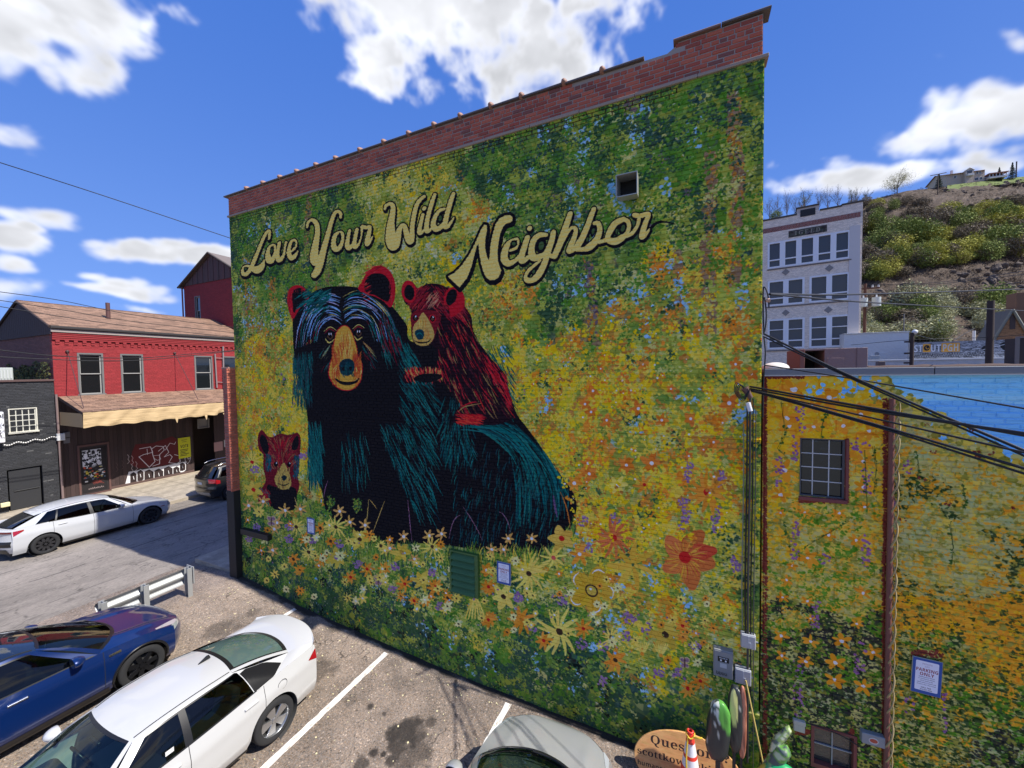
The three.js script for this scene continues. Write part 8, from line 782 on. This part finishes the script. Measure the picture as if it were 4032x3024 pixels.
{ // utility poles and wires
const wood = std([.115, .05, .032], .85), woodD = std([.045, .03, .026], .85);
const pole = (label, x, yt, yb2, d, r, m) => { const t = depthPt(...z6p(x, yt), d), u = thing('utility_pole', label, 'utility pole', [t.x, 0, t.z]); mesh('shaft', rod([0, 0, 0], [0, t.y, 0], r, 12, r * .8), m, u); return [u, t]; };
const [p1, t1] = pole('brown utility pole carrying two grey transformers beside the pale block', 990, 1010, 1390, 42, .17, wood); for (const [k, dx] of [-.35, .75].entries()) { const y = depthPt(...z6p(1000, 1155), 42).y; const c = new THREE.CylinderGeometry(.38, .38, .95, 18); c.translate(dx + .1, y, .3); const tf = mesh('transformer', c, std([.5, .54, .52], .5), p1); const cb = new THREE.CylinderGeometry(.06, .08, .3, 10); cb.translate(dx + .1, y + .62, .3); mesh('bushing', cb, whitePlastic, tf); } mesh('cross_arm', rbox(-1.2, 1.2, t1.y - .6, t1.y - .45, -.07, .07, .02), wood, p1); for (const x of [-1.1, -.6, .6, 1.1]) mesh('insulator', (() => { const c = new THREE.CylinderGeometry(.07, .09, .28, 10); c.translate(x, t1.y - .3, 0); return c; })(), std([.6, .6, .6], .3), p1);
const [p2] = pole('short dark pole with small lamp beside the white building', 1350, 1385, 1620, 20, .1, woodD); { const y = depthPt(...z6p(1350, 1380), 20).y; const s = new THREE.SphereGeometry(.12, 12, 10); s.translate(.1, y, 0); mesh('lamp_head', s, std([.7, .7, .68], .4), p2); for (const [k, h] of [.5, 1.1, 1.6].entries()) mesh('bracket', rbox(-.3, .05, y - h - .04, y - h + .04, -.04, .04, .01), woodD, p2); }
pole('thick dark timber pole standing before the sign wall', 1955, 1140, 1615, 19, .16, woodD);
pole('thin pale pole far behind the sign wall', 1913, 1290, 1440, 50, .1, std([.3, .28, .25], .8)); pole('thin pale stack with white cap behind the sign wall', 1825, 1370, 1440, 36, .13, std([.6, .6, .6], .6)); pole('bare grey pole on the lower hillside', 1288, 1240, 1385, 60, .09, std([.2, .18, .16], .8));
const wire = (label, pts, r = .02) => cable(label, pts.map(([x, y, d]) => depthPt(...z6p(x, y), d)), r);
wire('heavy black cable crossing in front of the pale brick block', [[255, 1088, 5.05], [700, 1095, 6.5], [1300, 1080, 9], [2260, 1048, 14]], .016); wire('lower heavy black cable crossing in front of the pale brick block', [[255, 1090, 5.05], [900, 1145, 7], [1500, 1180, 9.5], [2260, 1220, 13]], .014);
wire('first distant wire running from the transformer pole', [[1000, 1015, 42], [1450, 1005, 38], [1800, 970, 33], [2260, 905, 27]], .025); wire('second distant wire running from the transformer pole', [[1000, 1020, 42], [1450, 1015, 38], [1800, 985, 33], [2260, 930, 27]], .025); wire('third distant wire below the transformers', [[1000, 1135, 42], [1500, 1110, 38], [1900, 1040, 33], [2260, 985, 27]], .022); wire('fourth distant wire below the transformers', [[1000, 1205, 42], [1500, 1140, 38], [1900, 1075, 33], [2260, 1020, 27]], .022); wire('level wire passing before the sign wall', [[880, 1480, 24], [1350, 1440, 20], [1955, 1420, 19], [2260, 1395, 18]], .014); wire('guy wire slanting down to the sign wall', [[1830, 1350, 30], [1740, 1400, 29], [1670, 1445, 28]], .022); wire('pale service wire to the short lamp pole', [[1350, 1395, 20], [1450, 1420, 24], [1530, 1440, 27]], .018);
}
{ // brick house gable at the right
const F = frontage(-700, ...z6p(2000, 1400), 36), a = (x, y) => F.at(...z6p(x, y)), B = thing('brick_gable_house', 'orange brown brick house with steep pointed gable and tall chimney', 'house', F.O.toArray(), F.turn), ap = a(2115, 1215), l = a(1985, 1420), h = ap[0] - l[0]; const base = 0;
const list = bond(l[0], ap[0] + h, base + 4, ap[1], { course: .0677, seed: 4, headers: 0 }).filter((b) => { const m = (b[0] + b[1]) / 2; return b[3] < ap[1] - Math.abs(m - ap[0]) / h * (ap[1] - l[1]) - .05; }); stuff(mesh('brickwork', flatBricks(list, -.012, 0, .004, null, (R) => { const k = .7 + R() * .5; return [.30 * k, .16 * k, .075 * k]; }, 5), vcol(.85), B));
mesh('wall', prism([[l[0], 0], [ap[0] + h, 0], [ap[0] + h, l[1]], [ap[0], ap[1]], [l[0], l[1]]], 2.5).translate(0, 0, -2.506), std([.24, .13, .065], .9), B); for (const s of [-1, 1]) { mesh('verge', rod([ap[0], ap[1] + .08, .12], [ap[0] + s * (h + .3), l[1] - (ap[1] - l[1]) * .3 / h + .05, .12], .12, 4), std([.16, .17, .15], .8), B); mesh('roof_slope', gridGeo(3, 3, (u, v) => [ap[0] + s * u * (h + .3), ap[1] + .1 - u * (ap[1] - l[1]) * (h + .3) / h, lerp(.15, -2.5, v)]), std([.12, .12, .11], .9, { side: THREE.DoubleSide }), B); }
const wd = a(2120, 1300); mesh('attic_window', box(wd[0] - .18, wd[0] + .18, wd[1] - .7, wd[1] + .6, .0, .03), std([.05, .03, .025], .6), B); const ch = a(2165, 1270), ct = a(2215, 1070); mesh('chimney', rbox(ch[0], ct[0] + .6, ch[1] - 2, ct[1], -1.6, -.3, .02), std([.16, .09, .055], .9), B);
}
const hillPt = (() => {
const cols = [1500, 1655, 1760, 1870, 1960, 2040, 2212, 2420];
const rows = [[72, [780, 780, 780, 775, 760, 752, 750, 750]], [78, [745, 742, 740, 732, 718, 712, 706, 702]], [88, [690, 690, 690, 684, 668, 655, 640, 636]], [93, [640, 640, 642, 636, 618, 592, 578, 574]], [97, [600, 602, 605, 600, 580, 566, 556, 552]], [108, [545, 548, 552, 546, 528, 512, 500, 496]], [118, [512, 514, 514, 500, 478, 462, 448, 442]], [128, [486, 486, 478, 455, 434, 424, 405, 396]], [134, [478, 474, 462, 434, 412, 404, 384, 374]]];
return (u, v) => { const px = lerp(cols[0], cols[cols.length - 1], u); let i = 0; while (i < cols.length - 2 && px > cols[i + 1]) i++; const f = (px - cols[i]) / (cols[i + 1] - cols[i]), r = v * (rows.length - 1), k = Math.min(rows.length - 2, Math.floor(r)), t = r - k, y = lerp(lerp(rows[k][1][i], rows[k][1][i + 1], f), lerp(rows[k + 1][1][i], rows[k + 1][1][i + 1], f), t), d = lerp(rows[k][0], rows[k + 1][0], t); return depthPt(px, y, d); }; })();
{
const dirt = dataTex(512, 512, (i, j) => { const n = tfbm(i / 512, j / 512, 8, 6, 3), m = tfbm(i / 512, j / 512, 32, 3, 9), rock = sstep(.55, .66, n); const k = .42 + m * .66; return [lerp(96, 118, rock) * k, lerp(78, 100, rock) * k, lerp(62, 84, rock) * k]; }); dirt.repeat.set(1, 1);
struct('hillside', gridGeo(150, 90, (u, v) => { const p = hillPt(u, v), n = fbm3(p.x * .12, p.y * .12, p.z * .12, 5, 4) - .5, q = fbm3(p.x * .5, p.y * .7, p.z * .5, 3, 8) - .5, e = sstep(0, .08, v) * sstep(1, .93, v); return [p.x, p.y + (n * 4 + q * 1.6) * e, p.z]; }, (u, v) => [u * 14, v * 9]), std('#ffffff', .95, { map: dirt, side: THREE.DoubleSide }));
const top0 = (u) => hillPt(u, 1); struct('hilltop', gridGeo(60, 4, (u, v) => { const p = top0(u), d = V3(p.x - CAM.x, 0, p.z - CAM.z).normalize(); return [p.x + d.x * v * 120, p.y - .1 - v * v * 9, p.z + d.z * v * 120]; }), std([.11, .13, .045], .95, { side: THREE.DoubleSide }));
const R = rng(2024), ri = (a, b) => a + (b - a) * R();
const leafCloud = (n, rx, ry, rz, s, tone, shell = .55) => { const g = []; const P = new Float32Array(n * 9), C = new Float32Array(n * 9); for (let k = 0; k < n; k++) { const a = R() * 6.283, c = R() * 2 - 1, q = Math.pow(R(), 1 / 3) * (1 - shell * .4) + shell * .4 * R(), sn = Math.sqrt(1 - c * c), lump = .72 + .5 * fbm3(Math.cos(a) * sn * 2.3 + 5, c * 2.3, Math.sin(a) * sn * 2.3, 2, 3); const x = Math.cos(a) * sn * rx * q * lump, y = c * ry * q * lump, z = Math.sin(a) * sn * rz * q * lump, w = s * ri(.6, 1.5), t = tone(y / ry); const e = [ri(-1, 1), ri(-1, 1), ri(-1, 1)], f = [ri(-1, 1), ri(-1, 1), ri(-1, 1)]; P.set([x, y, z, x + e[0] * w, y + e[1] * w, z + e[2] * w, x + f[0] * w, y + f[1] * w, z + f[2] * w], k * 9); for (let q2 = 0; q2 < 3; q2++) C.set(t, k * 9 + q2 * 3); } const o = new THREE.BufferGeometry(); o.setAttribute('position', new THREE.BufferAttribute(P, 3)); o.setAttribute('color', new THREE.BufferAttribute(C, 3)); o.computeVertexNormals(); return o; };
const foliage = std('#ffffff', .9, { vertexColors: true, side: THREE.DoubleSide }), bark = std([.10, .075, .06], .9);
const twigs = (h, spread, depth, seed, upward = .6, r0 = .14) => { const Q = rng(seed), out = [], tips = []; const grow = (p, d, len, r, k) => { const e = p.clone().addScaledVector(d, len); out.push(rod(p.clone(), e.clone(), r, k < 2 ? 6 : 4, r * .62)); if (k >= depth) { tips.push(e); return; } const n = k === 0 ? 4 : 3; for (let i = 0; i < n; i++) { const w = i === 0 ? .35 : 1, nd = d.clone().add(V3((Q() - .5) * spread * 2.6 * w, (Q() * upward) * w, (Q() - .5) * spread * 2.6 * w)).normalize(); grow(i === 0 ? e.clone() : p.clone().lerp(e, .35 + Q() * .6), nd, len * (i === 0 ? .8 : .5 + Q() * .3), r * (i === 0 ? .66 : .5), k + 1); } }; grow(V3(0, 0, 0), V3(0, 1, 0), h * .3, r0, 0); return [merge(out), tips]; };
const tuft = (tips, n, s, tone) => { const P = [], C = []; for (const t of tips) for (let k = 0; k < n; k++) { const x = t.x + ri(-1, 1) * s * 3, y = t.y + ri(-1, 1) * s * 3, z = t.z + ri(-1, 1) * s * 3; for (let q = 0; q < 3; q++) P.push(x + ri(-1, 1) * s, y + ri(-1, 1) * s, z + ri(-1, 1) * s); const c = tone(); C.push(...c, ...c, ...c); } const o = new THREE.BufferGeometry(); o.setAttribute('position', new THREE.Float32BufferAttribute(P, 3)); o.setAttribute('color', new THREE.Float32BufferAttribute(C, 3)); o.computeVertexNormals(); return o; };
const plant = (name, label, pos, s, parts, group) => { const t = thing(name, label, 'tree', pos, R() * 6.28, group); for (const [n, g, m] of parts) { const q = mesh(n, g, m, t); q.scale.setScalar(s); } return t; };
const tones = [() => { const k = ri(.6, 1.5); return [.33 * k, .315 * k, .05 * k]; }, () => { const k = ri(.6, 1.4); return [.17 * k, .21 * k, .04 * k]; }, () => { const k = ri(.7, 1.4); return [.38 * k, .37 * k, .20 * k]; }, () => { const k = ri(.6, 1.3); return [.19 * k, .15 * k, .10 * k]; }];
const kinds = tones.map((t, k) => [leafCloud(3000, 2.3, 1.9, 2.3, .17, t, .8), twigs(2.4, .7, 3, 50 + k, .4, .09)[0]]);
const names = ['yellow green spring shrub on the hillside', 'mid green shrub on the hillside', 'pale blossoming shrub on the lower hillside', 'brown leafless thicket bush on the hillside'], grp = ['yellow green shrubs on the hillside', 'green shrubs on the hillside', 'pale shrubs on the lower hillside', 'brown bushes on the hillside'];
const put = (px0, px1, v0, v1, n, kk, s0, s1) => { for (let i = 0; i < n; i++) { const u = (ri(px0, px1) - 1500) / 920, v = ri(v0, v1), p = hillPt(u, v), k = kk[Math.floor(R() * kk.length)], s = ri(s0, s1); const t = plant('hillside_shrub', names[k], [p.x, p.y + .2, p.z], s, [['stems', kinds[k][1], bark], ['foliage', kinds[k][0], foliage]], grp[k]); t.children[1].position.y = 1.7 * s; t.scale.set(ri(.75, 1.35), ri(.6, 1.25), ri(.75, 1.35)); } };
put(1840, 2380, .50, .76, 90, [0, 0, 1, 3, 3], .9, 2.0); put(1840, 2380, .44, .56, 50, [0, 0, 1, 3], .8, 1.6); put(1860, 2380, .03, .25, 46, [2, 2, 3, 1], .8, 1.6); put(1660, 1900, .5, .95, 34, [3, 3, 0, 1], .7, 1.2); put(1870, 2000, .7, .9, 16, [3, 3, 1], .7, 1.1);
{ const g = leafCloud(60, .8, .45, .8, .16, () => { const k = ri(.5, 1.4); return [.13 * k, .095 * k, .07 * k]; }), N = 5200, im = new THREE.InstancedMesh(g, foliage, N), m = new THREE.Matrix4(); for (let i = 0; i < N; i++) { const u = R(), v = R(), p = hillPt(u, v), s = ri(.5, 1.7) * (v > .74 || v < .3 ? .7 : 1); m.makeRotationY(R() * 6); m.scale(V3(s, s * .8, s)); m.setPosition(p.x, p.y + .2 * s, p.z); im.setMatrixAt(i, m); const k = ri(.6, 1.3); im.setColorAt(i, new THREE.Color(k, k * .95, k * .9)); } im.name = 'undergrowth'; im.castShadow = im.receiveShadow = true; scene.add(im); stuff(im); tag(im, 'dry brown undergrowth covering the steep hillside', 'undergrowth'); }
const rockMat = std([.13, .10, .08], .95, { bumpMap: softBump, bumpScale: .08 }); const rg = (() => { const g = new THREE.IcosahedronGeometry(1, 3), p = g.attributes.position; for (let i = 0; i < p.count; i++) { const k = .5 + 1.0 * fbm3(p.getX(i) * 1.9, p.getY(i) * 2.6, p.getZ(i) * 1.9, 3, 4); p.setXYZ(i, p.getX(i) * k, p.getY(i) * k * .7, p.getZ(i) * k); } g.computeVertexNormals(); return g; })();
for (let i = 0; i < 150; i++) { const cliff = i > 80, p = hillPt((ri(cliff ? 1880 : 1980, 2400) - 1500) / 920, cliff ? ri(.26, .4) : ri(.76, .97)), s = ri(.3, .85) * (cliff ? 1.25 : 1), m = mesh(numbered('boulder'), rg, rockMat, scene); m.position.set(p.x, p.y, p.z); m.rotation.set(R() * 3, R() * 6, R() * 3); m.scale.set(s * 1.3, s, s); tag(m, cliff ? 'dark weathered rock jutting from the cut rock face' : 'rough brown boulder scattered below the hilltop house', 'boulder', cliff ? 'rocks of the cut face' : 'boulders below the hilltop house'); }
const bareA = twigs(9, .5, 5, 11, .55, .13), bareB = twigs(8, .6, 5, 12, .5, .12), haze = [() => { const k = ri(.7, 1.3); return [.15 * k, .12 * k, .09 * k]; }, () => { const k = ri(.7, 1.3); return [.16 * k, .17 * k, .06 * k]; }]; const twigMat = std([.13, .10, .085], .9);
const hzA = tuft(bareA[1], 2, .1, haze[0]), hzB = tuft(bareB[1], 5, .1, haze[1]);
for (const [px, py, h, k] of [[1662, 440, 1, 0], [1680, 428, 1.1, 0], [1700, 425, 1.2, 0], [1735, 418, 1.35, 1], [1768, 420, 1.1, 0], [1788, 412, 1.15, 0], [1810, 410, 1.1, 0], [1838, 416, .9, 1], [1852, 418, .8, 0], [1720, 440, .9, 0], [1872, 420, .7, 1]]) { const u = (px - 1500) / 920, p = hillPt(u, .98), A = k ? bareB : bareA; plant('ridge_tree', k ? 'slender ridge tree with thin spring leaves behind the pale block' : 'bare leafless tree on the ridge behind the pale block', [p.x, p.y - .4, p.z], h * .9, [['trunk', A[0], twigMat], ['crown', k ? hzB : hzA, foliage]], k ? 'thinly leafed ridge trees' : 'bare ridge trees'); }
{ const q = twigs(9.5, 1.0, 5, 33, .3, .2), p = hillPt((1938 - 1500) / 920, .97); plant('round_tree', 'broad round crowned tree with pale spring leaves on the ridge', [p.x, p.y - .3, p.z], .95, [['trunk', q[0], twigMat], ['crown', mergeGeometries([tuft(q[1], 5, .13, () => { const k = ri(.7, 1.3); return [.36 * k, .33 * k, .14 * k]; }), leafCloud(4200, 5.6, 3.6, 5.6, .13, () => { const k = ri(.7, 1.3); return [.38 * k, .34 * k, .14 * k]; }, .9).translate(0, 5.2, 0)], false), foliage]]); }
const conifer = (label, px, py, h) => { const p = hillPt((px - 1500) / 920, .985), P = [], C = []; for (let k = 0; k < 2600; k++) { const t = Math.pow(R(), .7), y = h * (1 - t * .93), r = t * h * .27 * (.75 + .25 * Math.sin(y * 9)) * Math.sqrt(R()), a = R() * 6.283, x = Math.cos(a) * r, z = Math.sin(a) * r, w = .14; for (let q = 0; q < 3; q++) P.push(x + ri(-1, 1) * w, y + ri(-1.2, .6) * w, z + ri(-1, 1) * w); const c = ri(.6, 1.3); for (let q = 0; q < 3; q++) C.push(.03 * c, .05 * c, .03 * c); } const g = new THREE.BufferGeometry(); g.setAttribute('position', new THREE.Float32BufferAttribute(P, 3)); g.setAttribute('color', new THREE.Float32BufferAttribute(C, 3)); g.computeVertexNormals(); const t = thing('spruce_tree', label, 'tree', [p.x, p.y, p.z]); mesh('trunk', rod([0, -.3, 0], [0, h * .8, 0], .14, 6, .04), bark, t); mesh('crown', g, foliage, t); };
conifer('small dark spruce left of the hilltop house', 2028, 400, 5.2); conifer('dark spruce right of the hilltop house', 2158, 380, 5); conifer('tall dark spruce furthest right of the hilltop house', 2186, 375, 6.2);
struct('lawn', gridGeo(30, 4, (u, v) => { const p = hillPt((lerp(2046, 2420, u) - 1500) / 920, lerp(.93, 1, v)); return [p.x, p.y + .45, p.z]; }), std([.13, .17, .04], .95, { side: THREE.DoubleSide }));
{ const F = frontage(-1500, 2088, 400, 136), a = (x, y) => F.at(...z6p(x, y)), B = thing('hilltop_house', 'large stone hilltop house with brown red roof and white gabled balcony', 'house', F.O.toArray(), F.turn); const l = a(1605, 250), r = a(1905, 240), yb = l[1] - 1.5, e = a(1650, 165)[1], rd = a(1700, 122)[1], r2x = a(2060, 200)[0]; const stone = std([.50, .41, .32], .9, { bumpMap: softBump, bumpScale: .05 }), roofM = std([.30, .13, .10], .85, { side: THREE.DoubleSide }), wh = std([.6, .58, .54], .7);
mesh('wall', box(l[0], r[0], yb, e, -9, 0), stone, B); mesh('gable_side', prism([[-9, e], [0, e], [-4.5, rd]], .3).rotateY(-Math.PI / 2).translate(l[0] + .3, 0, 0), stone, B); for (const s of [1, -1]) mesh('roof', gridGeo(2, 2, (u, v) => [lerp(l[0] - .5, r[0] + .4, u), lerp(rd, e - .35, v), s > 0 ? lerp(-4.5, .7, v) : lerp(-4.5, -9.7, v)]), roofM, B);
const gx0 = a(1735, 180)[0], gx1 = a(1800, 180)[0], gt = a(1768, 135)[1]; mesh('gable_bay', prism([[gx0, yb], [gx1, yb], [gx1, e], [(gx0 + gx1) / 2, gt], [gx0, e]], 1.2), stone, B); mesh('bay_trim', merge([rod([gx0 - .2, e - .1, 1.3], [(gx0 + gx1) / 2, gt + .15, 1.3], .16, 4), rod([gx1 + .2, e - .1, 1.3], [(gx0 + gx1) / 2, gt + .15, 1.3], .16, 4)]), wh, B); mesh('balcony', box(gx0 + .3, gx1 - .3, a(1768, 195)[1], a(1768, 180)[1], 1.2, 2), wh, B);
const wn = (x0, y0, x1, y1, z = 0) => { const p = a(x0, y0), q = a(x1, y1), w = mesh('window', box(p[0], q[0], q[1], p[1], z + .01, z + .08), wh, B); mesh('pane', box(p[0] + .12, q[0] - .12, q[1] + .12, p[1] - .12, z + .081, z + .1), paneDark, w); }; wn(1745, 152, 1790, 178, 1.2); wn(1838, 148, 1858, 168); wn(1862, 146, 1878, 166); wn(1780, 205, 1815, 222); wn(1825, 195, 1860, 215); wn(1865, 190, 1890, 210); wn(1665, 180, 1690, 200);
mesh('wing', box(r[0], r2x, yb, a(1950, 175)[1], -7, -1.5), stone, B); mesh('wing_roof', gridGeo(2, 2, (u, v) => [lerp(r[0] - .2, r2x - 2, u), lerp(a(1950, 138)[1], a(1950, 172)[1], v), lerp(-4.5, -.8, v)]), roofM, B); mesh('porch_deck', box(r[0] + .5, r2x, a(1980, 205)[1], a(1980, 192)[1], -1.4, 1.2), wh, B); for (let k = 0; k < 6; k++) { const x = lerp(r[0] + .7, r2x - .2, k / 5); mesh('porch_post', box(x - .1, x + .1, a(1980, 192)[1], a(1980, 172)[1], .8, 1.0), wh, B); } mesh('porch_roof', box(r[0] + .3, r2x + .2, a(1980, 171)[1], a(1980, 165)[1], -1.4, 1.3), roofM, B); mesh('chimney', box(l[0] + 3, l[0] + 3.5, e, rd + .5, -3, -2.5), wh, B); }
{ const t = depthPt(...z6p(2152, 70), 140), b = depthPt(...z6p(2152, 150), 140); solo('ridge_mast', rod([t.x, b.y - 4, t.z], t, .18, 6), std([.1, .09, .09], .8), 'thin dark mast above the spruces on the hilltop', 'mast'); const q = depthPt(...z6p(1550, 172), 130), m = thing('ridge_utility_pole', 'distant pole with cross arm beside the small spruce', 'utility pole', [q.x, 0, q.z]); mesh('shaft', rod([0, q.y - 9, 0], [0, q.y, 0], .15, 6), bark, m); mesh('cross_arm', rod([-2.1, q.y, .3], [2.1, q.y + .4, -.3], .13, 5), bark, m); }
}
renderer.render(scene, camera);
